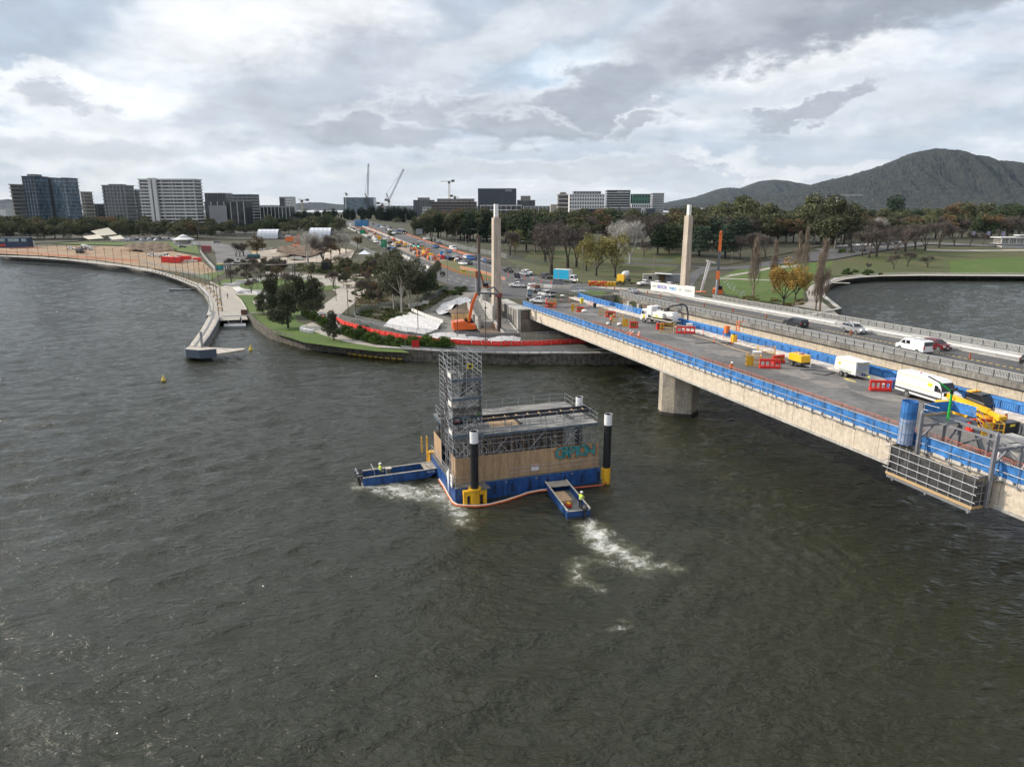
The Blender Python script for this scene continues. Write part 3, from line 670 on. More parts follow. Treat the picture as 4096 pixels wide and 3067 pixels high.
mb=MB();sbox(mb,64.5,84,-3.1,-2.6,1,6.75,concd);mb.build('wing_wall',ab)
mb=MB()
for s in arange(66,74,2.2):sbox(mb,s,s+.5,-3.25,-3.105,1,6.74,conc)
sbox(mb,63.6,64.6,-3.35,-2.6,.8,7.2,conc);mb.build('pilaster',ab)
mb=MB();sbox(mb,64.65,84,-3.2,-.15,6.76,7.05,conc);mb.build('landing',ab)
ab2=thing('bridge_abutment',(0,0,0),'dark abutment wall under the far bridge end','abutment')
mb=MB();sbox(mb,62,63,32.2,51.5,.5,6.2,brownc);sbox(mb,63,86,32.2,32.7,.5,6.5,brownc);mb.build('front_wall',ab2)
mb=MB();sbox(mb,86.2,87,19.4,32.1,.5,6.85,concd);mb.build('gap_wall',ab2)
for i in range(3):
 mb=MB();sbox(mb,66+i*6,67.2+i*6,31.4,32.19,2,6.0,conc);mb.build('column',ab2)
fb=thing('road_bridge',(0,0,0),'far bridge deck carrying cars between two alloy balustrades','bridge')
mb=MB();ribbon(mb,-110,86,[(32.6,-.62),(50.8,-.62),(50.8,-1.2),(48,-2.1),(35.5,-2.1),(32.6,-2.1)],pebble)
for s in arange(-100,84,3.05):ribbon(mb,s-.03,s+.03,rect(32.592,32.7,-2.1,-.62),stain)
mb.build('girder',fb)
mb=MB();ribbon(mb,-110,90,rect(32.0,34.2,-.6,.16),concd)
for s in arange(-100,84,1.0):ribbon(mb,s-.03,s+.03,rect(31.995,32.1,-.6,.162),stain)
mb.build('edge_beam',fb)
mb=MB();ribbon(mb,-110,90,rect(45.4,51.6,-.6,.17),conc);mb.build('footway',fb)
mb=MB();ribbon(mb,-110,90,rect(34.2,45.4,-.6,-.005),asph)
for s in arange(-90,88,1.0):ribbon(mb,s,s+.6,rect(40.40,40.64,-.002,.008),yellow_line,cap=False)
mb.build('road_surface',fb)
mb=MB();ribbon(mb,-110,88,rect(34.7,34.85,-.002,.006),white_line,cap=False);mb.build('edge_line',fb)
pr=[PC+DB*s+NB*u for s,u in((0,33.5),(-3,37),(-3,47),(0,50),(3,50),(4,34))]
mb=MB();plinth(mb,[tuple(p)for p in pr],-.5,6.5,concd);mb.build('pier',fb)
def balustrade(u,s0,s1,label,zb=.17,H=1.05,white=True,pspace=2.0,bal=.2):
 t0=thing('balustrade',(0,0,0),label,'balustrade')
 mb=MB();ribbon(mb,s0,s1,rect(u-.09,u+.09,zb+H-.08,zb+H),brail);mb.build('handrail',t0)
 mb=MB();ribbon(mb,s0,s1,rect(u-.03,u+.03,zb+.18,zb+.22),brail);ribbon(mb,s0,s1,rect(u-.03,u+.03,zb+H-.24,zb+H-.2),brail);mb.build('rail',t0)
 mb=MB();m=brailw if white else brail
 for s in arange(s0,s1,bal):mb.bar(B(s,u,zb+.2),B(s,u,zb+H-.22),.06,m,.035)
 mb.build('baluster',t0,kind='stuff')
 p0=MB();p0.bx(-.05,.05,-.06,.06,0,H-.08,steeld);first_=None
 for i,s in enumerate(arange(s0,s1,pspace)[:99]):
  if first_ is None:first_=o=p0.build('post',t0)
  else:o=first_.copy();COL.objects.link(o);o.parent=t0
  o.location=B(s,u,zb);o.rotation_euler=(0,0,BRZ)
 return t0
balustrade(32.3,-92,86,'white alloy balustrade on the lake side edge of the far bridge nearest the camera')
balustrade(51.3,-92,70,'grey alloy balustrade on the farthest edge of the far bridge beside the bay')
gr=thing('guard_rail',(0,0,0),'white steel crash rail between the far bridge lanes and its footpath','guard rail')
whitep=M('white_paint',(.66,.65,.62),.45,var=.08)
for a,b_ in[(-92,16),(18,90)]:
 mb=MB();ribbon(mb,a,b_,rect(45.5,45.62,.55,.82),whitep);mb.build('rail',gr)
pm=MB();pm.bx(-.06,.06,-.06,.06,0,.56,brail);f_=None
for s in arange(-90,88,3.0):
 if f_ is None:f_=o=pm.build('post',gr)
 else:o=f_.copy();COL.objects.link(o);o.parent=gr
 o.location=B(s,45.7,.17)
stor=M('orange_plastic',(.72,.16,.03),.5,var=.05);
def delineator(i,s,u=40.52,h=0.0,lab=None):
 t0=thing('lane_delineator',B(s,u,h),lab or('orange and black striped lane marker, %s from the camera end of the far bridge'%ordi(i)),'lane marker',BRZ,'striped lane markers on the yellow line')
 mb=MB();mb.bx(-.15,.15,-.15,.15,.002,.06,black);mb.build('base',t0)
 mb=MB()
 for k in range(5):mb.bx(-.05,.05,-.14,.14,.06+k*.18,.06+k*.18+.10,stor);mb.bx(-.045,.045,-.135,.135,.16+k*.18,.06+(k+1)*.18,steeld)
 mb.build('panel',t0)
for i,(px,py)in enumerate([(3884,1436),(3406,1340),(3071,1273),(2937,1248),(2823,1226),(2722,1205),(2632,1190),(2553,1178),(2482,1170),(2458,1158),(2425,1152)]):
 s_,u_=su(DK(px,py));delineator(i,s_,40.52 if i<8 else u_)
bw=thing('wrapped_balustrade',(0,0,0),'long balustrade wrapped in bright blue mesh on the inner edge of the closed deck','balustrade')
mb=MB();ribbon(mb,-75,83,rect(19.0,19.12,.05,1.12),bluem,2);mb.build('wrap',bw)
mb=MB();ribbon(mb,-75,83,rect(18.88,19.25,1.06,1.32),bluem,2);ribbon(mb,-75,83,rect(18.93,19.0,.18,.26),blued,2);mb.build('handrail',bw)
pm=MB();pm.bx(-.11,.11,-.07,.07,.05,1.1,blued);f_=None
for s in arange(-74,82,2.0):
 if f_ is None:f_=o=pm.build('post',bw)
 else:o=f_.copy();COL.objects.link(o);o.parent=bw
 o.location=B(s,18.97);o.rotation_euler=(0,0,BRZ)
mb=MB();pale=M('baluster_through_mesh',(.10,.27,.52),.7,var=.2)
for s in arange(-74,40,.25):
 if(s+74)%2.0>.2:mb.bar(B(s,18.985,.3),B(s,18.985,.78+.1*math.sin(s*.3)),.05,pale,.09)
mb.build('baluster',bw,kind='stuff')
se=thing('edge_scaffold',(0,0,0),'tube edge scaffold hung with blue mesh along the lake edge of the closed deck','scaffold rail')
ps=[];s=-64.0;k=0
while s<69:ps.append(s);s+=2.45 if k%2 else 1.75;k+=1
pm=MB();pm.tube((0,0,-.1),(0,0,1.95),.03,steeld,n=6);pm.bx(-.1,.1,-.12,.12,-.1,.0,steel);f_=None
for s in ps:
 if f_ is None:f_=o=pm.build('post',se)
 else:o=f_.copy();COL.objects.link(o);o.parent=se
 o.location=B(s,-.14,-.02)
mb=MB()
for h in(.80,1.52):
 pts=[B(s,-.20,h+.01*math.sin(s*1.7))for s in arange(-66,70,2)];mb.path(pts,.026,steel,6)
mb.build('ledger_tube',se)
cm_=MB();cm_.bx(-.17,.17,-.055,.055,-.05,.05,steel);f_=None
for s in ps[::2]:
 for h in(.80,1.52):
  if f_ is None:f_=o=cm_.build('coupler',se)
  else:o=f_.copy();COL.objects.link(o);o.parent=se
  o.location=B(s+.9,-.2,h);o.rotation_euler=(0,0,BRZ)
mb=MB();ncol=480;vs=[]
for i in range(ncol+1):
 s=-66+136.5*i/ncol
 for j in range(5):
  z=.24+j*.315;top=.03*math.sin(s*.9)+.03*math.sin(s*2.3)
  vs.append(B(s,.02-.10*j/4+.05*math.sin(s*3.1+j)+.04*math.sin(s*7.3+j*2),z+(top if j==4 else 0)))
mb.add(vs,[(i*5+j,(i+1)*5+j,(i+1)*5+j+1,i*5+j+1)for i in range(ncol)for j in range(4)],bluem);mb.build('mesh_screen',se,smooth=True)
cb0=None;k=0
for s in arange(-64,30,2.15):
 if 2<k%23<4:k+=1;continue
 t0=MB()
 if cb0 is None:
  cb0=thing('crowd_barrier',(0,0,0),'x','barrier')
  f=MB();zt=1.62;pts=[(-1.0,0,0),(-1.0,0,zt-.1),(-.9,0,zt),(.9,0,zt),(1.0,0,zt-.1),(1.0,0,0)]
  f.path(pts,.022,orangeb,5);f.tube((-1,0,.2),(1,0,.2),.02,orangeb,n=5);f.build('frame',cb0)
  f=MB()
  for q in range(14):f.bar((-.9+q*.138,0,.2),(-.9+q*.138,0,zt-.02),.016,orangeb)
  f.build('bars',cb0);f=MB()
  for sx_ in(-.8,.8):f.bx(sx_-.03,sx_+.03,-.3,.3,0,.04,orangeb)
  f.build('foot',cb0);r=cb0;sub=[(c_,[])for c_ in kids(cb0)]
 else:r=dup(cb0,(0,0,0),0,'x',sub=sub)
 r.location=B(s,.75,-.015);r.rotation_euler=(0,0,BRZ+random.uniform(-.03,.03))
 r['label']='orange tube crowd barrier, %s along the deck edge from the camera end'%ordi(k);r['group']='orange crowd barriers along the closed deck';k+=1
def pylon(s,u,z0,label,w=1.7,l=2.0,zt=27.6,ztop=30.8):
 t0=thing('bridge_pylon',(*(PC+DB*s+NB*u),z0),label,'pylon',BRZ,'twin concrete pylons at the bridge end')
 pc_=two('pylon_concrete',(.44,.37,.30),(.50,.43,.35),3.0,rough=.92,bump=.5,streak=.3)
 def taper(mb,a0,b0,a1,b1,za,zb,m,ox=0):
  return mb.add([(sx_*a0/2+ox,sy*b0/2,za)for sx_,sy in((-1,-1),(1,-1),(1,1),(-1,1))]+[(sx_*a1/2+ox,sy*b1/2,zb)for sx_,sy in((-1,-1),(1,-1),(1,1),(-1,1))],[(3,2,1,0),(4,5,6,7),(0,1,5,4),(1,2,6,5),(2,3,7,6),(3,0,4,7)],m)
 mb=MB();taper(mb,l*1.22,w*1.22,l,w,0,zt-z0,pc_);mb.build('shaft',t0)
 mb=MB();taper(mb,l*.62,w*.62,l*.56,w*.56,zt-z0,zt-z0+.3,pc_);mb.build('collar',t0)
 mb=MB();taper(mb,l*.55,w*.54,l*.53,w*.52,zt-z0+.3,ztop-z0,M('white_cap',(.70,.69,.68),.5,var=.05));mb.build('cap',t0)
 pass
pylon(75.8,-5.2,2.0,'left of the two tall tapering concrete pylons, standing on the near side beside the excavator')
q=su(P(2738,1150,6.6));pylon(q[0]+.6,q[1]+.4,4.5,'right of the two tall tapering concrete pylons, standing behind the graffiti hoarding',1.45,2.45)
mb=MB();sbox(mb,71,79,-9.5,-3.15,1.5,3.5,conc);tag(mb.build('concrete_plinth'),'low concrete footing block at the foot of the left pylon','footing')
mb=MB();mb.tube((*(PC+DB*82+NB*-6.6),4),(*(PC+DB*82+NB*-6.6),9.0),1.15,conc,n=20);mb.tube((*(PC+DB*82+NB*-6.6),9.0),(*(PC+DB*82+NB*-6.6),9.4),1.15,conc,1.0,20);tag(mb.build('concrete_drum',smooth=False),'short round pale concrete drum just behind the left pylon','drum')
def stairs(name,s0,s1,u0,u1,z0,z1,n,label):
 t0=thing(name,(0,0,0),label,'stairs')
 mb=MB()
 for i in range(n):
  a=s0+(s1-s0)*i/n;b_=s0+(s1-s0)*(i+1)/n;lo,hi=min(a,b_),max(a,b_)
  sbox(mb,lo,hi,u0,u1,min(z0,z1)-1.2,z0+(z1-z0)*(i+1)/n,concd if i%2 else conc)
 mb.build('treads',t0);mb=MB()
 for u in(u0-.35,u1+.02):
  vs=[]
  for(s_,z)in((s0,z0),(s1,z1)):
   for uu in(u,u+.33):
    p=PC+DB*s_+NB*uu;vs+=[(*p,z-1.5),(*p,z+.35)]
  mb.add(vs,[(0,1,3,2),(4,6,7,5),(0,4,5,1),(2,3,7,6),(1,5,7,3),(0,2,6,4)],conc)
 mb.build('stringer',t0)
stairs('concrete_stairs',61.5,70.9,-6.9,-3.9,1.8,3.5,12,'lower concrete stair flight between the abutment wing wall and the pylon foot')
stairs('concrete_stairs',72,83,-10.6,-7.9,3.5,6.8,18,'upper weathered stair flight climbing behind the excavator arm')
mb=MB();sbox(mb,71,85,-7.5,-6.95,1.5,7.3,conc);tag(mb.build('retaining_wall'),'tall pale concrete wall between the upper stairs and the pylon','wall')
for i,(s_,u_)in enumerate([(72.6,-11.8),(70.2,-11.0)]):
 mb=MB();p=PC+DB*s_+NB*u_;mb.tube((*p,2),(*p,5.0),.42,conc,n=14);mb.tube((*p,5.0),(*p,5.15),.36,concd,n=14)
 tag(mb.build('pile_stub'),['round concrete pile stub nearer the stair side wall','round concrete pile stub nearer the excavator'][i],'pile','round pile stubs beside the upper stairs')
# ================================================================ people
skinm=M('skin',(.42,.25,.17),.6,var=.05);navy=M('navy_cloth',(.022,.026,.042),.85,var=.2);hiy=M('hi_vis_yellow',(.55,.75,.05),.7,var=.1)
hio=M('hi_vis_orange',(.85,.17,.03),.7,var=.1);helm=M('white_helmet',(.80,.80,.80),.3,var=.03);refl=M('reflective_tape',(.70,.72,.72),.35,var=.05)
greyc=M('grey_cloth',(.16,.17,.18),.85,var=.2);redc=M('red_cloth',(.45,.05,.04),.8);darkc=M('dark_cloth',(.03,.03,.035),.85)
bootm=M('boots',(.06,.04,.025),.7)
def person(loc,rz,label,shirt=hio,pants=navy,hat=helm,pose='stand',scale=1.0,vest=True):
 """one continuous skinned body; pose: stand, walk, work (arms forward), lean, sit"""
 V={};E_=[]
 lean={'work':.22,'lean':.5,'bend':.8}.get(pose,.03)
 def up(z,dx=0,dy=0):
  h=z-.95;return(h*math.sin(lean)+dx,dy,.95+h*math.cos(lean))
 V['pel']=((0,0,.95),.135);V['wai']=(up(1.10),.125);V['che']=(up(1.32),.155);V['nec']=(up(1.49),.062);V['jaw']=(up(1.57,.03),.075);V['hea']=(up(1.66,.02),.098);V['top']=(up(1.75,.01),.07);V['nose']=(up(1.62,.12),.018)
 E_+=[('pel','wai'),('wai','che'),('che','nec'),('nec','jaw'),('jaw','hea'),('hea','top'),('jaw','nose')]
 for sd,sg in(('l',1),('r',-1)):
  st={'walk':.26*sg}.get(pose,.05*sg)
  V['hip'+sd]=((0,.10*sg,.90),.10);V['kne'+sd]=((st*.55+.03,.11*sg,.50),.07);V['ank'+sd]=((st,.11*sg,.09),.048);V['toe'+sd]=((st+.17,.13*sg,.04),.04)
  V['sho'+sd]=(up(1.42,0,.19*sg),.068)
  if pose in('work','lean','bend'):el,wr=up(1.16,.12,.25*sg),(up(1.12)[0]+.38,.16*sg,up(1.12)[2]-.02)
  elif pose=='walk':el,wr=up(1.15,-.10*sg,.25*sg),up(.93,.02-.18*sg,.24*sg)
  else:el,wr=up(1.14,-.02,.25*sg),up(.90,.07,.26*sg)
  V['elb'+sd]=(el,.048);V['wri'+sd]=(wr,.032)
  d_=(Vector(wr)-Vector(el)).normalized();pal=Vector(wr)+d_*.07;V['pal'+sd]=(tuple(pal),.034)
  E_+=[('pel','hip'+sd),('hip'+sd,'kne'+sd),('kne'+sd,'ank'+sd),('ank'+sd,'toe'+sd),('che','sho'+sd),('sho'+sd,'elb'+sd),('elb'+sd,'wri'+sd),('wri'+sd,'pal'+sd)]
  sidev=d_.cross(Vector((0,sg,0))).normalized()if abs(d_.y)<.9 else Vector((1,0,0))
  for q in range(4):
   off=sidev*(q-1.5)*.021;L=(.07,.085,.08,.06)[q]
   V['f%d'%q+sd]=(tuple(pal+off+d_*.03),.010);V['g%d'%q+sd]=(tuple(pal+off+d_*(.03+L*.8)-Vector((0,sg*.02,0))),.008);E_+=[('pal'+sd,'f%d'%q+sd),('f%d'%q+sd,'g%d'%q+sd)]
  V['th'+sd]=(tuple(pal-sidev*.045),.010);V['ti'+sd]=(tuple(pal-sidev*.06+d_*.035),.009);E_+=[('wri'+sd,'th'+sd),('th'+sd,'ti'+sd)]
 ks=list(V);me=bpy.data.meshes.new('person_body');me.from_pydata([V[k_][0]for k_ in ks],[(ks.index(a),ks.index(b_))for a,b_ in E_],[])
 o=bpy.data.objects.new('tmp',me);SC.collection.objects.link(o)
 md=o.modifiers.new('skin','SKIN');sk=me.skin_vertices[0].data
 for i,k_ in enumerate(ks):r=V[k_][1];sk[i].radius=(r,r*(1.25 if k_ in('che','wai','pel')else 1));
 sk[0].use_root=True
 o.modifiers.new('sub','SUBSURF').levels=1
 bpy.context.view_layer.update()
 m2=bpy.data.meshes.new_from_object(o.evaluated_get(bpy.context.evaluated_depsgraph_get()));bpy.data.objects.remove(o)
 m2.materials.clear()
 for m_ in(pants,shirt,skinm,bootm):m2.materials.append(m_)
 hands=[Vector(V[k_][0])for k_ in ks if k_[:3]=='pal' or k_[0]in 'fg']
 for p in m2.polygons:
  c_=p.center;p.use_smooth=True
  if c_.z<.16:i=3
  elif c_.z<.93 and min((c_-h).length for h in hands)>.09:i=0 if abs(c_.y)<.21 or c_.z<.8 else 1
  elif min((c_-h).length for h in hands)<.085:i=2
  elif(c_-Vector(up(1.62,.02))).length<.16:i=2
  else:i=1 if c_.z>.97 else 0
  p.material_index=i
 m2.name='body'
 root=thing('person',loc,label,'person',rz);root.scale=(scale,)*3
 b_=bpy.data.objects.new('body',m2);COL.objects.link(b_);b_.parent=root
 h=MB();hc=up(1.70,.01)
 if hat is not None:
  h.sphere(hc,.135,hat,12,5,(1.1,.95,1),z0=0);h.tube((hc[0]+.01,0,hc[2]-.01),(hc[0]+.01,0,hc[2]+.012),.165,hat,n=14);h.build('helmet',root,smooth=False)
 else:h.sphere((hc[0]-.03,0,hc[2]-.02),.12,M('hair',(.05,.035,.02),.9),10,5,z0=-.3);h.build('hair',root,smooth=True)
 if vest and hat is not None:
  v_=MB()
  for z in(1.06,1.22):c_=up(z);v_.tube((c_[0]-.02*math.sin(lean),0,c_[2]-.022),(c_[0]+.02*math.sin(lean),0,c_[2]+.022),.185,refl,n=14,cap=False)
  v_.build('reflective_band',root)
 return root
# ================================================================ barge
steel2=M('scaffold_tube',(.30,.315,.33),.45,.55,var=.25,scale=8)
hullb=two('hull_blue',(.012,.055,.19),(.02,.085,.27),.9,.35,.7,rough=.45,bump=.1,streak=.45)
ply=two('plywood',(.40,.27,.155),(.33,.215,.12),1.1,.4,.6,rough=.85,stretch=(3,3,.6),c3=(.43,.31,.20),streak=.18)
yell=two('safety_yellow',(.62,.33,.015),(.74,.42,.02),2.5,.35,.6,rough=.5,bump=.1,c3=(.45,.24,.05),streak=.3)
pileb=M('black_pile',(.012,.013,.015),.42,var=.4,scale=3,bump=.3);board=two('scaffold_board',(.15,.145,.14),(.27,.26,.24),1.1,rough=.8,stretch=(.3,3,3))
netm=mesh_alpha('black_debris_net',(.02,.02,.022),60,60,.3,.5)
netm2=mesh_alpha('black_woven_mesh',(.028,.03,.033),10,10,.30,.80)
BA=Vector((-5.9,68.9,0));BZ=math.atan2(.325,.946)
bg_=thing('work_barge',BA,'blue work barge with plywood hoarding, scaffold deck and tall stair tower','barge',BZ)
mb=MB();L_,W_=17.1,11.6
mb.prism([(0,-.6),(L_,-.6),(L_,1.6),(0,1.6)],.95,W_,hullb,bev=.04);mb.prism([(0,-.6),(3.5,-.6),(3.5,1.6),(0,1.6)],0,.948,hullb,bev=.04);mb.build('hull',bg_)
mb=MB();mb.bx(.05,L_-.05,1.0,W_-.05,1.602,1.68,M('barge_deck',(.12,.115,.105),.9,var=.3,scale=2,bump=.3));mb.bx(.05,3.45,.05,.99,1.602,1.68,MATS['barge_deck']);mb.build('deck_plate',bg_)
mb=MB()
for i in range(7):mb.bx(4.4+i*2.05,4.75+i*2.05,.93,.952,.1,1.15,M('hull_recess',(.006,.018,.06),.6))
for i in range(6):mb.bx(4.5+i*2.05,4.7+i*2.05,.92,.951,1.3,1.42,MATS['hull_recess'])
mb.build('hull_slot',bg_);mb=MB()
for i in range(9):mb.bx(-.012,0,.9+i*1.25,1.25+i*1.25,1.12,1.26,MATS['hull_recess'])
mb.build('side_slot',bg_)
mb=MB()
for x in(5.9,9.4,13.6):mb.tube((x,.93,1.35),(x,.96,1.35),.09,M('dull_brass',(.35,.27,.07),.5),n=10)
mb.build('hull_stud',bg_)
def sheets(x0,x1,y,z0,z1,n,along='x'):
 mb=MB()
 for i in range(n):
  a=x0+(x1-x0)*i/n+.012;b_=x0+(x1-x0)*(i+1)/n-.012;j=random.uniform(-.012,.012)
  if along=='x':mb.bx(a,b_,y+j,y+.03+j,z0,z1,ply)
  else:mb.bx(y+j,y+.03+j,a,b_,z0,z1,ply)
 return mb
sheets(.45,17.0,1.25,1.69,4.5,7).build('front_hoarding',bg_);sheets(1.32,3.3,.42,1.69,4.5,2,'y').build('side_hoarding',bg_)
sheets(7.6,11.4,.42,1.69,4.5,2,'y').build('side_hoarding',bg_);sheets(.45,17.0,11.35,1.69,4.5,7).build('rear_hoarding',bg_);pass
mb=MB()
for i in range(9):mb.bx(3.6+i*1.35,4.6+i*1.35,7.6,7.7,1.7,4.9+.3*(i%2),two('rusty_panel',(.10,.07,.05),(.20,.14,.09),1))
mb.build('inner_panel',bg_)
mb=MB();xs2=[.7+i*2.02 for i in range(9)];ys2=[1.7,3.6,6.2,8.6,10.9]
for x in xs2:
 for y in ys2:
  if 3.6<y<8.7 and not(x<1 or x>16):mb.tube((x,y,1.7),(x,y,6.6),.032,steel2,n=5);continue
  mb.tube((x,y,1.7),(x,y,7.85),.034,steel2,n=5)
mb.build('standard_tubes',bg_)
mb=MB()
for y in(1.7,3.6,8.6,10.9):
 for z in(2.6,3.6,4.6,5.6,6.1):mb.tube((.4,y,z),(17.0,y,z),.028,steel2,n=5)
for x in xs2:
 for z in(3.1,4.1,5.1,6.3):mb.tube((x,1.5,z),(x,11.1,z),.028,steel2,n=5)
for y in(1.6,10.95):
 for z in(7.25,7.8):mb.tube((.4 if y<5 else 3.4,y,z),(17.0,y,z),.026,steel2,n=5)
for x in(16.9,.6):
 for z in(7.25,7.8):mb.tube((x,1.6,z),(x,11,z),.026,steel2,n=5)
mb.build('ledger_tubes',bg_);mb=MB()
for i,x in enumerate(xs2[:-1]):
 if i%2==0:mb.tube((x,1.62,4.5),(x+2.0,1.62,6.6),.026,steel,n=5)
 mb.tube((x,3.6,2),(x+2,3.6,4.4),.026,steel2,n=5);mb.tube((x+1,1.8,2.2),(x+1.1,3.6,6.2),.026,steel,n=5);mb.tube((x+.3,3.4,6.2),(x+1.2,5.8,4.3),.024,steel,n=5)
 mb.tube((x+.5,6,3),(x+1.8,8.4,6),.024,steel2,n=5);mb.tube((x,8.6,2.2),(x+1.9,8.6,6),.024,steel2,n=5)
for k in range(60):
 x=random.uniform(3.5,16.5);y=random.uniform(2,7.3);mb.tube((x,y,random.uniform(1.8,3)),(x+random.uniform(-.4,.4),y+random.uniform(-.3,.3),random.uniform(4.2,6)),.02,steel2,n=4)
for k in range(26):
 x=random.uniform(4,15.5);y=random.uniform(2,5);z=random.uniform(2.2,5.9);mb.tube((x,y,z),(x+random.uniform(1,2.2),y+random.uniform(-.2,.2),z+random.uniform(-.1,.1)),.02,steel,n=4)
mb.build('brace_tubes',bg_)
mb=MB()
for(y0,y1)in((1.55,3.7),(8.5,11.0)):
 n=7 if y0<5 else 8
 for j in range(n):
  y=y0+(y1-y0)*j/n;x=.35
  while x<16.9:
   Lb=random.uniform(2.6,4.2);xe_=min(17.0,x+Lb);z=6.66+random.uniform(-.015,.03);mb.bx(x,xe_-.03,y+.01,y+(y1-y0)/n-.01,z,z+.05,board);x=xe_
for j in range(8):mb.bx(15.1+j*.23,15.3+j*.23,3.7,8.5,6.66,6.71,board);mb.bx(3.4+j*.23,3.6+j*.23,3.7,8.5,6.66,6.71,board)
mb.bx(5,8.5,3.6,7.6,6.62,6.66,ply);mb.bx(9,14.5,3.4,8.4,6.60,6.64,board)
mb.build('deck_boards',bg_);mb=MB()
for k in range(34):x=random.uniform(4,15.5);y=random.choice([random.uniform(1.7,3.4),random.uniform(8.7,10.8),random.uniform(4,8)]);a=random.choice([0,0,.1,1.5]);L9=random.uniform(.8,2.6);mb.tube((x,y,6.78),(x+L9*math.cos(a),min(10.9,y+L9*math.sin(a)*.6),6.80),.03,steel2 if k%3 else steel,n=5)
mb.build('loose_tubes',bg_,kind='stuff')
mb=MB();mb.bx(.35,17.0,1.5,1.55,6.5,6.76,M('blue_steel_toe_board',(.12,.155,.19),.5,.4,var=.35));mb.bx(.3,.35,1.5,11,6.5,6.76,MATS['blue_steel_toe_board']);mb.build('toe_board',bg_)
dkb=M('dark_ladder_beam',(.035,.038,.048),.5,.3,var=.3)
mb=MB()
for y in(4.1,5.5):mb.bx(.8,17.6,y-.06,y+.06,7.30,7.66,dkb)
mb.build('launching_beam',bg_);mb=MB()
for i in range(12):mb.bx(1.7+i*1.35,1.82+i*1.35,4.17,5.43,7.40,7.47,timber)
for i in range(7):
 for y in(4.1,5.5):mb.tube((2+i*2.4,y,6.6),(2+i*2.4,y,7.3),.05,steel2,n=6)
mb.build('packer',bg_)
mb=MB();TX,TY=(.25,1.85,3.45),(1.6,3.1,4.9,6.9);tops=15.2
for i,x in enumerate(TX):
 for j,y in enumerate(TY):mb.tube((x,y,1.7),(x,y,(15.4 if x>0 else 14)-(1.2 if j==3 else 0)+.3*((i+j)%2)),.034,steel,n=5)
mb.build('tower_standard',bg_);mb=MB()
for z in arange(5.0,15.3,1.0):
 for y in TY:mb.tube((.15,y,z),(3.55,y,z),.026,steel2,n=5)
 for x in TX:mb.tube((x,1.5,z+.05),(x,7.0,z+.05),.026,steel2,n=5)
 if z<14.4:
  for x in(.25,3.45):mb.tube((x,1.5,z+.5),(x,7.0,z+.5),.026,steel,n=5)
mb.build('tower_ledger',bg_);mb=MB()
for k,z in enumerate(arange(6.8,13,2.0)):
 mb.tube((.3,1.55,z),(3.4,1.55,z+2.0),.028,steel,n=5);mb.tube((.2,1.6,z),(.2,4.9,z+2),.028,steel,n=5);mb.tube((3.5,6.9,z),(3.5,3.1,z+2),.028,steel,n=5)
mb.tube((.2,1.7,1.7),(.2,3.4,6.5),.03,steel,n=5);mb.tube((.2,4.6,1.7),(.2,3.2,6.5),.03,steel,n=5)
mb.build('tower_brace',bg_)
for k,z in enumerate((6.72,8.7,10.7,12.7)):
 mb=MB()
 for j in range(6):mb.bx(.3,1.8 if k%2 else 3.4,1.65+j*.24 if k%2==0 else 5.3+j*.24,1.86+j*.24 if k%2==0 else 5.51+j*.24,z,z+.05,board)
 mb.bx(.25,3.5,1.52,1.57,z-.05,z+.22,MATS['blue_steel_toe_board']);mb.build('tower_platform',bg_)
for k,z in enumerate((6.75,8.75,10.75)):
 st=MB();x0=.45 if k%2 else 1.95;y0,y1=(1.9,5.2)if k%2==0 else(5.6,2.3)
 for q in range(9):st.bx(x0,x0+1.2,y0+(y1-y0)*q/9-.1,y0+(y1-y0)*q/9+.12,z+2*(q+1)/9.5,z+2*(q+1)/9.5+.04,board)
 for xx in(x0,x0+1.2):st.bar((xx,y0,z+.1),(xx,y1,z+2.1),.05,steel,.15)
 st.build('stair_flight',bg_)
mb=MB()
def net(mb,a,b_,c_,d_,m=netm,n=6,wob=.12,nrm=(0,-1,0)):
 a,b_,c_,d_=map(Vector,(a,b_,c_,d_));vs=[];nn=Vector(nrm)
 for j in range(n+1):
  for i in range(n+1):
   p=(a+(b_-a)*i/n)*(1-j/n)+(d_+(c_-d_)*i/n)*j/n;vs.append(p+nn*wob*math.sin(i*1.7+j)*math.sin(math.pi*i/n)*.8)
 fs=[(j*(n+1)+i,j*(n+1)+i+1,(j+1)*(n+1)+i+1,(j+1)*(n+1)+i)for j in range(n)for i in range(n)]
 W2,H2=(b_-a).length,(d_-a).length
 return mb.add(vs,fs,m,[[((i+dx)/n*W2,(j+dy)/n*H2)for dx,dy in((0,0),(1,0),(1,1),(0,1))]for j in range(n)for i in range(n)])
net(mb,(.22,3.1,6.9),(.22,4.9,6.9),(.22,4.9,13.6),(.22,3.1,13.0),nrm=(-1,0,0));net(mb,(.3,1.5,8.8),(3.4,1.5,8.8),(3.4,1.5,9.9),(.3,1.5,9.9))
net(mb,(3.5,2,9),(3.5,7.2,9),(3.7,7.2,11.3),(3.6,2,13.5),nrm=(1,0,0));net(mb,(.2,5.0,4.6),(.2,6.8,4.6),(.2,6.8,9),(.2,5,9),nrm=(-1,0,0));net(mb,(1.2,1.9,10.9),(3.3,4.9,10.9),(3.3,4.9,13),(1.8,1.9,14.2))
mb.build('debris_net',bg_)
mb=MB();mb.bx(1.9,2.5,1.44,1.47,14.0,14.5,M('sign_yellow',(.62,.5,.05),.5));mb.bx(2.02,2.38,1.435,1.439,14.1,14.4,darkc);mb.build('tag_sign',bg_)
mb=MB();bann=M('white_banner',(.62,.61,.58),.8,var=.15,scale=3)
for z in(6.9,10.0,13.0):mb.bx(.19,.20,1.7,3.0,z,z+.5,bann)
mb.build('banner_strip',bg_)
mb=MB()
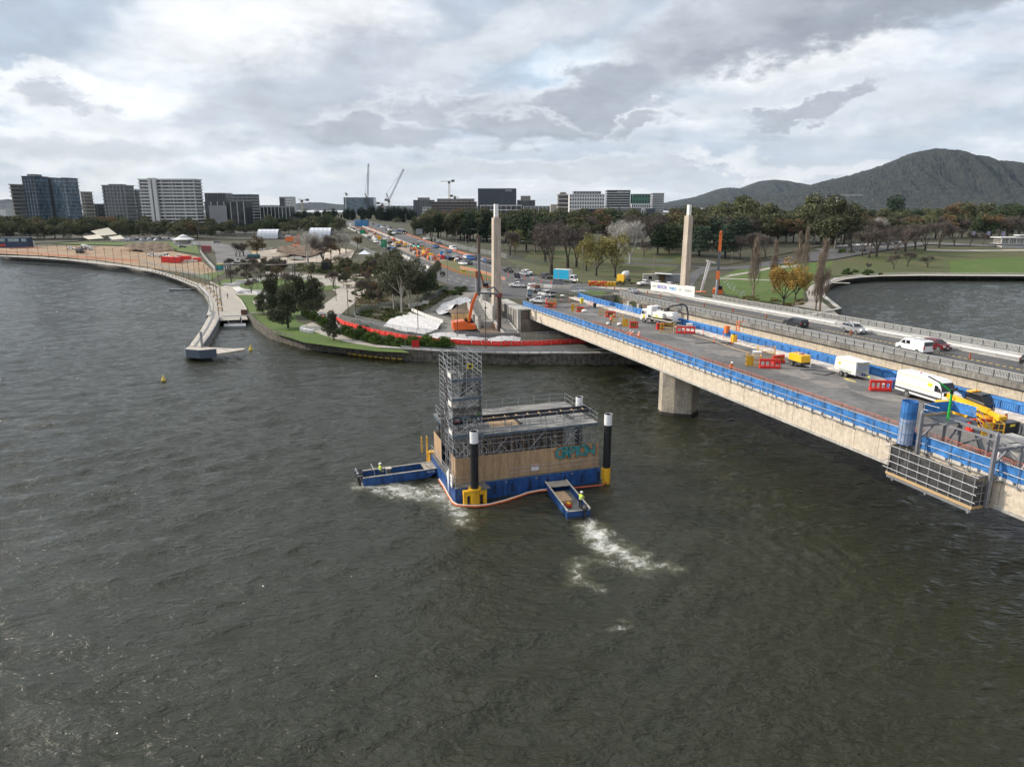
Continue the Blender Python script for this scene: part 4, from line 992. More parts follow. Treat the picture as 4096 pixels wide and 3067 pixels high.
for z in(2.3,2.8):mb.tube((.08,.1,z),(.08,11.5,z),.025,steel,n=5);mb.tube((6.2,1.0,z),(17.0,1.0,z),.022,steel,n=5);mb.tube((.08,.1,z),(3.3,.1,z),.02,steel2,n=5)
for y in(.1,2,3.8,5.6,7.4,9.2,11.4):mb.tube((.08,y,1.6),(.08,y,2.82),.022,steel,n=5)
for x in(6.2,8.6,11.0,13.6,16.2):mb.tube((x,1.0,1.6),(x,1.0,2.82),.022,steel,n=5)
mb.build('handrail',bg_)
mb=MB();mb.bx(8.9,9.75,1.19,1.215,2.12,2.85,M('sign_white',(.75,.75,.74),.5));mb.bx(8.92,9.73,1.180,1.19,2.62,2.83,darkc);mb.bx(9.0,9.65,1.172,1.18,2.65,2.80,M('sign_red',(.6,.03,.02),.5));sg=mb.build('danger_sign',bg_)
text('DANGER',.14,MATS['sign_white'],sg,loc=(9.32,1.168,2.725));text('CONSTRUCTION',.075,darkc,sg,'lettering',(9.32,1.186,2.50));text('SITE',.075,darkc,sg,'lettering',(9.32,1.186,2.37));text('AUTHORISED PERSONS ONLY',.05,darkc,sg,'lettering',(9.32,1.186,2.25))
teal=M('teal_spray_paint',(.04,.23,.24),.7,var=.25,scale=3);rust=M('rust_spray_outline',(.28,.09,.02),.7)
for k,(m_,off,y_)in enumerate(((rust,.075,1.222),(teal,0,1.205))):
 for q,(chs,x)in enumerate(zip('GRPTON',(12.3,13.0,13.6,14.3,15.05,15.85))):
  o=text(chs,1.75,m_,bg_,'graffiti_letter' if k else 'graffiti_outline',(x,y_,3.72+.06*math.sin(q*2)),(math.pi/2,.08*math.sin(q*2.1),0),.004,bold=.06+off*1.2)
  o.scale=(1.05,1.0,1);o.data.transform(Matrix.Identity(4))
text('BLC',.3,rust,bg_,'graffiti_tag',(11.6,1.215,4.1),ext=.003)
mb=MB()
for y in(12.0,12.6):
 mb.tube((-.25,y,-.3),(-.25,y,3.6),.05,yell,n=6)
for i in range(9):mb.tube((-.25,12.0,.2+i*.32),(-.25,12.6,.2+i*.32),.03,yell,n=6)
for x in(-.25,-.9):mb.path([(x,12.0,1.75),(x,12.0,3.3),(x,12.15,3.6),(x,12.45,3.6),(x,12.6,3.3),(x,12.6,1.75)],.04,yell,6)
mb.box((.1,12.0,1.75),(.9,.9,.1),yell);mb.bx(-.1,.2,11.62,12.4,-.2,1.7,yell);mb.build('access_ladder',bg_)
mb=MB();sheetm=M('white_sheet',(.68,.68,.66),.8,var=.12,scale=3)
vs=[(-.14,.5,2.95),(-.14,1.35,2.9),(-.10,1.5,1.6),(-.16,.62,1.55)];mb.quad(*vs,sheetm);mb.add([(x-.02,y,z)for x,y,z in vs],[(3,2,1,0)],sheetm)
mb.add([(-.18,1.9,3.3),(-.3,2.5,2.6),(-.26,2.25,1.9),(-.22,2.1,.3),(-.3,1.85,.35),(-.2,1.95,2.0)],[(0,1,2,5),(5,2,3,4)],sheetm);mb.build('hanging_sheet',bg_)
mb=MB();mb.bx(-.175,-.165,.85,.95,1.95,2.65,M('logo_blue',(.01,.03,.10),.6));mb.bx(-.175,-.165,.85,1.25,2.5,2.6,MATS['logo_blue']);mb.bx(-.175,-.165,.85,1.15,2.2,2.3,MATS['logo_blue']);mb.build('sheet_mark',bg_)
def spud(x,y,side,main=False):
 mb=MB();mb.tube((x,y,-2),(x,y,6.72),.42,pileb,n=20);p=mb.build('spud_pile',bg_)
 mb=MB();mb.tube((x,y,6.7),(x,y,7.95),.435,M('white_pile_top',(.74,.74,.74),.5,var=.04),n=20,cap=False);mb.tube((x,y,6.75),(x,y,7.9),.40,pileb,n=20,cap=False);mb.tube((x,y,7.2),(x,y,7.25),.39,pileb,n=20);mb.build('white_top',p)
 mb=MB();mb.tube((x,y,-.5),(x,y,1.72),.56 if main else .46,yell,n=20)
 if main:mb.tube((x,y,1.62),(x,y,1.76),.68,yell,n=20)
 if main:
  for xx in(-1.05,1.05):mb.bx(x+xx-.18,x+xx+.18,y-.25,y+.25,-.4,1.5,yell)
  mb.bx(x-1.25,x+1.25,y-.27,y+.3,1.05,1.55,yell);mb.bx(x+.55,x+1.6,y-.4,y+.5,1.6,1.72,steeld)
 else:mb.box((x-side*.3,y,1.0),(.4,.6,1.2),yell)
 mb.build('pile_guide',bg_)
spud(1.95,-.55,0,True);spud(17.65,.55,1);spud(17.65,8.3,1);mb=MB();mb.tube((1.0,9.6,-2),(1.0,9.6,7.0),.42,pileb,n=16);mb.build('spud_pile',bg_)
bo=MB();bo2=MB()
def chain(px,m1_,m2_,r=.12):
 q=[P(x,y,.06)for x,y in px];q=dens(q,.7,False);q3=[Vector((*p,.05))for p in q]
 bo.path(q3,r,m1_,8);bo2.path([p+Vector((0,0,r*.75))for p in q3],r*.55,m2_,6)
boomo=M('orange_boom',(.55,.12,.03),.7,var=.2);boomw=M('pale_boom_top',(.55,.50,.45),.7)
chain([(1700,1862),(1712,1878),(1728,1880)],boomo,boomw,.17);chain([(1757,1918),(1775,1945),(1797,1985),(1812,2010),(1830,2020),(1860,2023),(1910,2024),(1960,2018),(2020,2003),(2075,1985),(2110,1972),(2160,1962),(2200,1958)],boomo,boomw,.13)
chain([(2285,1952),(2350,1946),(2410,1940),(2424,1930),(2424,1915)],M('dull_red_boom',(.30,.05,.02),.7),M('dull_red_top',(.30,.08,.05),.7),.09)
t0=thing('floating_boom',(0,0,0),'orange floating boom trailing on the water round the blue barge','boom');bo.build('tube',t0);bo2.build('top_seam',t0)
# ================================================================ work boats
hull2=two('boat_blue',(.012,.06,.20),(.02,.09,.27),1.2,.35,.7,rough=.5,bump=.1,streak=.4);hullg=M('boat_inner_alloy',(.16,.16,.155),.6,.3,var=.4,scale=3,bump=.2);gun=M('worn_gunwale',(.40,.37,.32),.7,var=.3,scale=5)
def punt(name,loc,rz,L,Wd,label,H=.75):
 t0=thing(name,loc,label,'work boat',rz)
 prof=[(-L/2,-.25),(L/2-1.2,-.25),(L/2,.45),(L/2,H),(-L/2,H-.08)]
 mb=MB()
 for sg in(-1,1):
  y0,y1=(Wd/2-.07,Wd/2)if sg>0 else(-Wd/2,-Wd/2+.07);mb.prism(prof,y0,y1,hull2,bev=.01)
 mb.bx(-L/2,L/2-1.1,-Wd/2+.07,Wd/2-.07,-.24,.02,hullg);mb.add([(L/2-1.2,y,-.25)for y in(-Wd/2+.07,Wd/2-.07)]+[(L/2,y,.45)for y in(Wd/2-.07,-Wd/2+.07)],[(0,1,2,3)],hull2)
 mb.bx(-L/2,-L/2+.06,-Wd/2+.07,Wd/2-.07,-.2,H-.2,hull2);mb.bx(L/2-.05,L/2,-Wd/2+.07,Wd/2-.07,.45,H,hull2);mb.build('hull',t0)
 mb=MB();mb.bx(L/2-1.6,L/2-.05,-Wd/2+.075,Wd/2-.075,H-.06,H+.0,M('foredeck',(.27,.24,.20),.85,var=.3,scale=3));mb.build('foredeck',t0)
 mb=MB()
 for sg in(-1,1):mb.bar((-L/2,sg*(Wd/2-.03),H-.04),(L/2,sg*(Wd/2-.03),H+.03),.16,gun,.07)
 mb.bar((-L/2+.02,-Wd/2,H-.15),(-L/2+.02,Wd/2,H-.15),.12,gun,.06);mb.build('gunwale',t0)
 return t0
def outboard(t0,x,y,z,s=1.0):
 mb=MB();dk=M('outboard_cowl',(.035,.035,.04),.35,var=.1)
 mb.sphere((x-.25*s,y,z+.35*s),.36*s,dk,12,6,(1.1,.75,.95),z0=-.8);e=mb.build('outboard_motor',t0,smooth=True)
 mb=MB();mb.bx(x-.38*s,x-.14*s,y-.07*s,y+.07*s,z-1.0*s,z+.1*s,dk);mb.bx(x-.15*s,x+.06*s,y-.12*s,y+.12*s,z-.3*s,z+.15*s,dk);mb.build('leg',e)
 mb=MB();mb.bx(x-.52*s,x+.0*s,y-.285*s,y-.272*s,z+.28*s,z+.33*s,refl);mb.build('stripe',e)
p0,p1=P(1500,1905,0),P(1730,1880,0)
a_=P(1452,1940,0);b_=P(1758,1900,0);d_=(b_-a_);rzA=math.atan2(d_.y,d_.x);LA=d_.length
nrm=Vector((-math.sin(rzA),math.cos(rzA),0));ca=(a_+b_)/2+nrm*1.15
A_=punt('work_boat',(ca.x,ca.y,.12),rzA,LA*.98,2.35,'long blue alloy work boat pushing the left side of the barge, one worker aboard')
outboard(A_,-LA/2+.05,-.55,.55,1.15);outboard(A_,-LA/2+.05,.45,.55,1.15)
mb=MB();mb.bx(-LA/2+2.9,-LA/2+3.4,.05,.65,.02,.95,M('console_grey',(.12,.12,.12),.6));mb.bx(-LA/2+2.8,-LA/2+3.5,0,.7,.95,1.0,gun);mb.build('console',A_)
mb=MB()
for t_ in range(12):q1,q2=t_*math.pi/6,(t_+1)*math.pi/6;mb.tube((-LA/2+2.6+.06*math.sin(q1),.35+.22*math.cos(q1),.8+.22*math.sin(q1)),(-LA/2+2.6+.06*math.sin(q2),.35+.22*math.cos(q2),.8+.22*math.sin(q2)),.018,steel,n=5)
mb.build('steering_wheel',A_)
mb=MB();mb.path([(-LA/2-.1,-1.05,.4),(-LA/2-.45,-1.05,1.2),(-LA/2-.45,1.0,1.2),(-LA/2-.1,1.0,.4)],.035,steel,6);mb.path([(-LA/2+1.4,-1.05,.6),(-LA/2+1.3,-1.0,1.5),(-LA/2+1.3,1.0,1.5),(-LA/2+1.4,1.05,.6)],.035,steel,6);mb.build('transom_rail',A_)
mb=MB()
for k in range(9):mb.sphere((-LA/2+.85+.25*(k%3),-.45+.3*(k//3),.15),.16,M('red_fuel_can',(.40,.03,.03),.5,var=.3),7,5,(1,.8,.8))
mb.build('fuel_can',A_)
o=text('44L720',.30,whitep,A_,'registration',(LA/2-1.0,-1.185,.46),(math.pi/2,0,0))
def inboat(t0,x,y,z):return Vector(t0.location)+Matrix.Rotation(t0.rotation_euler.z,3,'Z')@Vector((x,y,z))
person(inboat(A_,-LA/2+2.15,-.1,.03),rzA+.15,'worker in yellow hi-vis and white helmet steering the long blue boat',hiy,navy,pose='stand',scale=1.03)
a_=P(2268,2072,0);b_=P(2180,1955,0);c_=P(2366,2055,0);d_=b_-a_;rzB=math.atan2(d_.y,d_.x);LB=d_.length;WB=2.45;nrm=Vector((-math.sin(rzB),math.cos(rzB),0))
cb_=(a_+b_)/2-nrm*WB/2
B_=punt('work_boat',(cb_.x,cb_.y,.12),rzB,LB,WB,'short blue work punt carrying plywood sheets beside the front of the barge',.72)
outboard(B_,-LB/2+.05,-.55,.5,1.1)
mb=MB();mb.bx(-LB/2+.3,-LB/2+1.0,-1.1,-.75,.02,.45,darkc);mb.build('battery_box',B_)
def at_boat(o,t0,x,y,z,dr=0):o.location=inboat(t0,x,y,z);o.rotation_euler=(0,0,t0.rotation_euler.z+dr);return o
mb=MB()
for k in range(5):mb.box((.05*k-.1,.04*math.sin(k*3),.06+k*.055),(2.5,1.25,.03),ply,rz=.05*math.sin(k*5))
o=tag(mb.build('plywood_stack'),'stack of plywood sheets lying in the short blue punt','plywood');at_boat(o,B_,.2,.35,.14)
mb=MB();mb.bx(-.3,.3,-.2,.2,0,.28,M('toolbox_red',(.55,.05,.03),.5));mb.bx(-.2,.25,-.15,.15,.28,.4,yell);o=tag(mb.build('tool_box'),'small red and yellow toolbox on the floor of the short punt','toolbox');at_boat(o,B_,-1.75,.35,.14,.3)
person(inboat(B_,-LB/2+1.35,-.62,.14),rzB-.9,'worker in yellow hi-vis and white helmet standing at the motor of the short punt',hiy,navy,pose='work',scale=1.03)
for i,(p_,q_,lab)in enumerate([(inboat(A_,-LA/2+2.7,.6,.95),Vector(BA)+Matrix.Rotation(BZ,3,'Z')@Vector((-.2,11.8,2.0)),'dark rope running from the long blue boat to the yellow ladder'),(inboat(A_,LA/2-1.3,0,.8),Vector(BA)+Matrix.Rotation(BZ,3,'Z')@Vector((.0,6.5,1.9)),'dark mooring rope from the bow of the long blue boat to the barge rail')]):
 mb=MB();n=10;pts=[p_+(q_-p_)*k/n-Vector((0,0,.35*math.sin(math.pi*k/n)))for k in range(n+1)];mb.path(pts,.028,M('dark_rope',(.05,.045,.04),.9),5);tag(mb.build('mooring_rope'),lab,'rope')
person(Vector(BA)+Matrix.Rotation(BZ,3,'Z')@Vector((3.9,5.0,6.73)),1.0,'worker in lime hi-vis top beside the stair tower on the barge deck',M('lime_cloth',(.18,.6,.08),.7),darkc,darkc,'lean')
person(Vector(BA)+Matrix.Rotation(BZ,3,'Z')@Vector((1.3,3.6,6.8)),2.0,'worker in white helmet inside the barge stair tower',redc,darkc,helm,'stand')
for i,(px,py,s_)in enumerate([(654,1520,.75),(1003,1399,.9)]):
 p_=P(px,py,0);t0=thing('marker_buoy',p_,['yellow conical buoy alone on the open water at left','pale yellow conical buoy beside the timber pontoon tip'][i],'buoy',group='yellow conical buoys');t0.scale=(s_,)*3
 mb=MB();mb.tube((0,0,.15),(0,0,1.25),.42,M('buoy_yellow',(.55,.42,.08),.6,var=.15),.06,12);mb.build('cone',t0);mb=MB();mb.tube((0,0,-.2),(0,0,.16),.55,MATS['buoy_yellow'],n=12);mb.build('float',t0)
for k,pts in enumerate([[(1383,1413),(1440,1421),(1525,1431),(1600,1437),(1654,1436)],[(2007,1447),(2020,1451),(2150,1455),(2270,1454),(2300,1453),(2309,1446)]]):
 q=dens([P(x,y,.0).to_2d()for x,y in pts],.45,False);m_=MB();ln=MB()
 for i in range(0,len(q)-1):
  ln.tube((*q[i],.03),(*q[i+1],.03),.03,darkc,n=4)
  if i%3:m_.tube((*q[i],.05),(*(q[i]+(q[i+1]-q[i])*.98),.05),.14,M('float_yellow',(.72,.46,.02),.5),n=8)
 t0=thing('float_line',(0,0,0),['string of yellow floats along the wall below the hedge','string of yellow floats along the wall left of the bridge pier'][k],'float line',group='yellow float lines at the stone wall');m_.build('floats',t0,kind='stuff');ln.build('cord',t0)
# ================================================================ vehicles
glass=M('vehicle_glass',(.015,.02,.025),.06,var=0,spec=.8);tyre=M('tyre',(.02,.02,.02),.8,var=.1);rim=M('wheel_rim',(.32,.33,.34),.35,.6,var=.1)
lampw=M('headlamp',(.75,.75,.72),.15,var=0);lampon=M('headlamp_lit',(.9,.85,.7),.3,var=0,emit=(1,.85,.6,3));lampr=M('tail_lamp',(.45,.01,.01),.3,var=0);plas=M('grey_plastic',(.05,.05,.052),.6,var=.15)
orl=M('amber_beacon',(.8,.25,.02),.3,var=0)
def paint(nm,c,metal=.0):return M('paint_'+nm,c,.28,metal,var=.04,scale=1.5)
PW=paint('white',(.70,.70,.69));PS=paint('silver',(.40,.41,.43),.5);PG=paint('charcoal',(.04,.045,.05),.3);PB=paint('black',(.015,.015,.017));PR=paint('maroon',(.12,.01,.018),.2);PBL=paint('blue',(.02,.10,.28));PDB=paint('navy',(.02,.035,.08));POR=paint('digger_orange',(.62,.11,.02));PY=paint('plant_yellow',(.78,.44,.02));PRD=paint('red',(.45,.02,.02));PTQ=paint('sky_blue',(.03,.40,.62));PGN=paint('green',(.02,.17,.08))
PROF={'sedan':(4.7,1.8,[(-.5,.32),(-.5,.86),(-.475,1.0),(-.36,1.04),(-.22,1.40),(-.02,1.46),(.08,1.42),(.24,1.0),(.43,.86),(.49,.68),(.5,.30)],1.0,[[(-.31,1.05),(-.21,1.35),(-.05,1.40),(-.05,1.03)],[(-.035,1.03),(-.035,1.40),(.07,1.37),(.19,1.02)]],[((.085,1.41),(.235,1.02)),((-.345,1.06),(-.225,1.38))],(-.29,.31),.33),'hatch':(4.3,1.8,[(-.5,.32),(-.5,.80),(-.48,1.05),(-.40,1.45),(-.2,1.54),(.02,1.54),(.10,1.48),(.25,1.02),(.44,.88),(.49,.7),(.5,.30)],1.0,[[(-.40,1.08),(-.36,1.42),(-.12,1.46),(-.12,1.04)],[(-.10,1.04),(-.10,1.46),(.08,1.42),(.19,1.03)]],[((.105,1.47),(.245,1.04)),((-.478,1.08),(-.41,1.42))],(-.31,.31),.34),'suv':(4.7,1.85,[(-.5,.4),(-.5,1.0),(-.485,1.2),(-.44,1.62),(-.25,1.70),(.02,1.70),(.09,1.63),(.21,1.15),(.43,1.02),(.49,.85),(.5,.38)],1.12,[[(-.44,1.2),(-.41,1.56),(-.25,1.61),(-.25,1.16)],[(-.235,1.16),(-.235,1.62),(-.07,1.62),(-.07,1.16)],[(-.055,1.16),(-.055,1.62),(.07,1.58),(.17,1.16)]],[((.092,1.62),(.205,1.18)),((-.484,1.22),(-.445,1.58))],(-.30,.32),.37),'ute':(5.2,1.85,[(-.5,.55),(-.5,1.05),(-.13,1.10),(-.12,1.72),(-.02,1.78),(.06,1.76),(.12,1.66),(.22,1.14),(.44,1.04),(.49,.88),(.5,.45)],1.12,[[(-.11,1.16),(-.10,1.65),(.0,1.70),(.0,1.14)],[(.012,1.14),(.012,1.69),(.10,1.62),(.19,1.15)]],[((.123,1.65),(.215,1.17)),((-.128,1.2),(-.123,1.64))],(-.30,.32),.39),'van':(5.3,1.95,[(-.5,.45),(-.5,1.1),(-.485,1.95),(-.44,2.06),(.12,2.06),(.22,1.98),(.36,1.22),(.46,1.0),(.495,.75),(.5,.38)],1.2,[[(-.02,1.25),(-.02,1.75),(.12,1.75),(.12,1.25)],[(.15,1.22),(.15,1.72),(.23,1.70),(.31,1.22)]],[((.23,1.94),(.35,1.28)),((-.499,1.3),(-.488,1.88))],(-.29,.33),.36),}
def wheels(t0,xs,r,W,ws=.24,both=True,dual=False):
 for x in xs:
  for sg in(-1,1):
   y=sg*(W/2-ws/2-.02+.045)
   mb=MB();mb.tube((x,y-ws/2,r),(x,y+ws/2,r),r,tyre,n=16);o=mb.build('wheel',t0)
   mb=MB();ye=y+sg*(ws/2+.004);mb.tube((x,ye-.01,r),(x,ye+.012*sg,r),r*.6,rim,n=12)
   for k in range(5):a=k*2*math.pi/5;mb.box((x+.36*r*math.cos(a),ye+.014*sg,r+.36*r*math.sin(a)),(r*.16,.01,r*.3),tyre,0,0,-a)
   mb.build('rim',o)
def glassparts(t0,sw,sc,f,W,L,m=glass):
 for poly in sw:
  for sg in(-1,1):
   mb=MB();n=len(poly);vs=[(x,sg*(W/2*f(z)+.006),z)for x,z in poly]+[(x,sg*(W/2*f(z)-.02),z)for x,z in poly]
   mb.add(vs,[tuple(range(n)),tuple(range(n,2*n))],m);mb.build('side_window',t0)
 for k,((xa,za),(xb,zb))in enumerate(sc):
  d=Vector((zb-za,-(xb-xa)));d.normalize();
  if(d.x>0)!=(xa+xb>0 if k==0 else False):d=-d
  e=d*.012;mb=MB();ya,yb=W/2*f(za)*.88,W/2*f(zb)*.90
  mb.quad((xa+e.x,-ya,za+e.y),(xb+e.x,-yb,zb+e.y),(xb+e.x,yb,zb+e.y),(xa+e.x,ya,za+e.y),m);mb.build('windscreen' if k==0 else 'rear_window',t0)
def car(kind,loc,rz,col,label,cat='car',group=None,name=None,lit=False,tray=None,fine=True,scale=1.0):
 L,W,prof,belt,sw,sc,wx,r=PROF[kind];H=max(z for _,z in prof)
 t0=thing(name or{'sedan':'sedan_car','hatch':'hatchback_car','suv':'wagon_car','ute':'utility_truck','van':'delivery_van'}[kind],loc,label,cat,rz,group)
 t0.scale=(scale,)*3
 f=lambda z:1-.17*max(0,z-belt)/(H-belt)if kind!='van' else 1-.08*max(0,z-belt)/(H-belt)
 mb=MB();pr=[(x*L,z)for x,z in prof]
 if kind=='ute' and tray=='canopy':pr=[(-.5*L,.5),(-.5*L,1.15),(-.47*L,1.70),(-.12*L,1.76)]+pr[4:]
 mb.prism(pr,-W/2,W/2,col,f,.07);mb.build('body',t0,smooth=False)
 if fine:
  glassparts(t0,[[(x*L,z)for x,z in p]for p in sw],[((a*L,za),(b*L,zb))for(a,za),(b,zb)in sc if not(tray=='canopy' and a<0)],f,W,L)
  if kind=='ute' and tray=='canopy':glassparts(t0,[[(-.45*L,1.22),(-.44*L,1.62),(-.16*L,1.68),(-.16*L,1.2)]],[],f,W,L);mb=MB();mb.quad((-.499*L-.01,-.75,1.2),(-.499*L-.01,.75,1.2),(-.474*L-.02,.7,1.62),(-.474*L-.02,-.7,1.62),glass);mb.build('canopy_window',t0)
  mb=MB()
  for x in wx:
   for sg in(-1,1):mb.tube((x*L,sg*(W/2-.10),r),(x*L,sg*(W/2+.004),r+.02),r+.08,plas,n=16)
  mb.bx(-L/2+.02,L/2-.02,-W/2+.06,W/2-.06,.22,.42,plas);mb.bx(L/2-.04,L/2+.02,-W/2+.25,W/2-.25,.42,.62,plas);mb.build('underbody',t0)
  zl=.72 if H<1.6 else .9
  for sg in(-1,1):
   mb=MB();mb.box((L/2-.06,sg*(W/2-.28),zl),(.16,.34,.15),lampon if lit else lampw);mb.build('headlight',t0)
   mb=MB();mb.box((-L/2+.02,sg*(W/2-.14),zl+.15),(.10,.20,.28 if kind!='van' else .5),lampr);mb.build('tail_light',t0)
  mb=MB();mb.box((-L/2-.005,0,zl),(.02,.38,.12),lampw);mb.box((L/2+.03,0,.45),(.02,.38,.12),lampw);mb.build('number_plate',t0)
  mb=MB()
  for sg in(-1,1):mb.box((L*.17,sg*(W/2+.10),belt+.08),(.12,.2,.14),plas)
  mb.build('mirror',t0)
  wheels(t0,[x*L for x in wx],r,W)
  if kind=='ute' and tray in('tray','dark'):
   mb=MB();cm=steel if tray=='tray' else darkc
   mb.bx(-L/2-.1,-.14*L,-W/2-.02,W/2+.02,1.0,1.08,cm)
   for(a,b_,c_,d_)in((-L/2-.1,-.14*L,-W/2-.02,-W/2+.02),(-L/2-.1,-.14*L,W/2-.02,W/2+.02),(-L/2-.1,-L/2-.06,-W/2,W/2)):mb.bx(a,b_,c_,d_,1.08,1.36,cm)
   mb.bx(-.17*L,-.15*L,-W/2,W/2,1.08,1.85,cm)if tray=='tray' else None
   mb.build('tray',t0)
 else:
  mb=MB();
  for x in wx:
   for sg in(-1,1):mb.tube((x*L,sg*(W/2-.22),r),(x*L,sg*(W/2+.02),r),r,tyre,n=10)
  mb.build('wheels',t0);glassparts(t0,[[(x*L,z)for x,z in p]for p in sw],[((a*L,za),(b*L,zb))for(a,za),(b,zb)in sc],f,W,L)
 return t0
def loc2(t0,x,y,z):return Vector(t0.location)+Matrix.Rotation(t0.rotation_euler.z,3,'Z')@Vector((x,y,z))
SO=BRZ+math.pi
# --- far bridge traffic
def onfar(s,u,h=0.0):return B(s,u,h)
def sfar(px,py):return su(DK(px,py))
car('ute',B(*[sfar(3205,1305)[0]-.3,38.1]),BRZ,PG,'dark grey double cab ute with canopy driving away on the far bridge','ute',tray='canopy')
o=car('suv',B(sfar(3428,1330)[0],43.0),SO,PS,'silver wagon with roof rack driving toward the camera on the far bridge',lit=True)
mb=MB();mb.box((-.3,.35,1.78),(2.6,.16,.07),whitep);mb.box((.4,0,1.74),(.08,1.3,.05),plas);mb.box((-.8,0,1.74),(.08,1.3,.05),plas);mb.build('roof_rack',o)
o=car('van',B(sfar(3690,1405)[0]+.2,37.8),BRZ,PW,'white van with roof bars driving away on the far bridge','van')
mb=MB()
for x in(-1.7,-.6,.6):mb.box((x,0,2.12),(.06,1.6,.05),plas)
mb.build('roof_bar',o)
car('hatch',B(sfar(3790,1395)[0]+.6,43.0),SO,PR,'maroon hatchback half hidden behind the white van on the far bridge')
car('sedan',B(sfar(2498,1172)[0]-1,37.5),BRZ,PS,'silver sedan with red tail lights entering the far bridge')
car('suv',B(sfar(4118,1462)[0]-2.2,43.2),SO,PB,'black car just entering the picture at the right edge of the far bridge')
# --- vehicles on the closed deck
def boxvan():
 L,W,H=7.2,2.15,2.75
 t0=thing('panel_van',B(-32.4,15.3),'tall white panel van with yellow reflective stripes parked on the closed deck','van',SO)
 pr=[(-3.6,.5),(-3.6,2.5),(-3.45,2.72),(-1,2.76),(1.6,2.70),(2.15,2.45),(2.75,1.55),(3.35,1.35),(3.55,1.1),(3.6,.42)]
 f=lambda z:1-.12*max(0,z-1.1)/1.65
 mb=MB();mb.prism(pr,-W/2,W/2,PW,f,.09);mb.build('body',t0)
 glassparts(t0,[[(1.75,1.5),(1.7,2.15),(2.1,2.15),(2.65,1.5)]],[((2.2,2.42),(2.72,1.6))],f,W,L)
 ys=M('reflective_yellow',(.75,.78,.05),.5,var=0)
 mb=MB()
 for z in(2.42,1.35):
  for sg in(-1,1):y=sg*(W/2*f(z)+.012);mb.box((-.9,y,z),(5.2,.01,.05),ys)
 mb.box((1.1,-(W/2*f(2)+.016),2.05),(.62,.012,.36),ys);mb.build('stripe',t0)
 mb=MB()
 for x in(-1.75,2.45):
  for sg in(-1,1):mb.tube((x,sg*(W/2-.15),.4),(x,sg*(W/2+.006),.42),.48,plas,n=16)
 mb.bx(-3.62,3.55,-W/2+.01,W/2-.01,.38,.92,plas);mb.build('sill',t0)
 wheels(t0,[-1.75,2.45],.38,W)
 for x in(-2.5,-1.6,-.7,.2,1.1):mb=MB();mb.bx(x,x+.03,-.85,.85,2.755,2.775,whitep);mb.build('roof_rib',t0)
 mb=MB();mb.tube((-1.2,0,2.75),(-1.2,0,2.9),.06,lampr,n=8);mb.build('beacon',t0)
 for sg in(-1,1):mb=MB();mb.box((3.45,sg*.8,1.0),(.2,.3,.25),lampw);mb.build('headlight',t0);mb=MB();mb.box((2.5,sg*1.2,1.75),(.1,.2,.4),plas);mb.build('mirror',t0)
boxvan()
def site_trailer():
 t0=thing('box_trailer',B(-19.6,16.3),'white twin axle service trailer with yellow stripes and raised lid','trailer',SO)
 f=lambda z:1.0;mb=MB();mb.prism([(-1.9,.62),(-1.9,1.3),(-1.75,2.3),(1.85,2.2),(1.9,1.3),(1.9,.62)],-1.0,1.0,PW,f,.02);mb.build('box',t0)
 mb=MB();mb.bar((1.7,0,2.24),(2.9,0,2.42),1.95,PW,.05);mb.build('lid',t0)
 mb=MB();mb.box((1.93,0,1.45),(.03,1.8,1.2),M('open_locker_grey',(.33,.36,.42),.6));mb.build('end_panel',t0)
 ys=MATS['reflective_yellow'];mb=MB()
 for z in(2.05,.9):
  for sg in(-1,1):mb.box((0,sg*1.006,z),(3.5,.01,.05),ys)
 for z in(1.95,1.0):mb.box((1.95,0,z),(.01,1.8,.05),ys)
 mb.box((-1.0,-1.008,1.6),(.45,.012,.36),MATS['sign_yellow']);mb.build('stripe',t0)
 mb=MB();mb.bx(-1.95,1.95,-1.02,1.02,.52,.62,steel);mb.bar((1.9,-.7,.55),(3.6,0,.5),.09,steel);mb.bar((1.9,.7,.55),(3.6,0,.5),.09,steel);mb.bar((1.95,0,.6),(3.3,0,.6),.1,ys)
 for sg in(-1,1):mb.bx(-1.0,1.05,sg*1.05-.12,sg*1.05+.12,.84,.9,steel)
 mb.tube((3.2,.1,0),(3.2,.1,.8),.04,steel,n=8);mb.build('chassis',t0);wheels(t0,[-.42,.42],.34,2.3)
 mb=MB()
 for k in range(7):mb.sphere((2.2+.15*k%0.6,random.uniform(-.5,.5),.75),.17,M('navy_hose_bundle',(.03,.04,.10),.8),7,5)
 mb.build('stowed_hose',t0)
 mb=MB()
 for k in range(4):
  r=.35+.12*(k%3);c_=(1.2+k*.45,-1.6-.1*k);mb.path([(c_[0]+r*1.5*math.cos(a*.5),c_[1]+r*.5*math.sin(a*.5),.03)for a in range(14)],.035,M('yellow_hose',(.42,.36,.12),.7),5)
 o=tag(mb.build('coiled_hose'),'coils of yellow hose on the asphalt beside the white service trailer','hose');o.location=t0.location;o.rotation_euler=t0.rotation_euler
site_trailer()
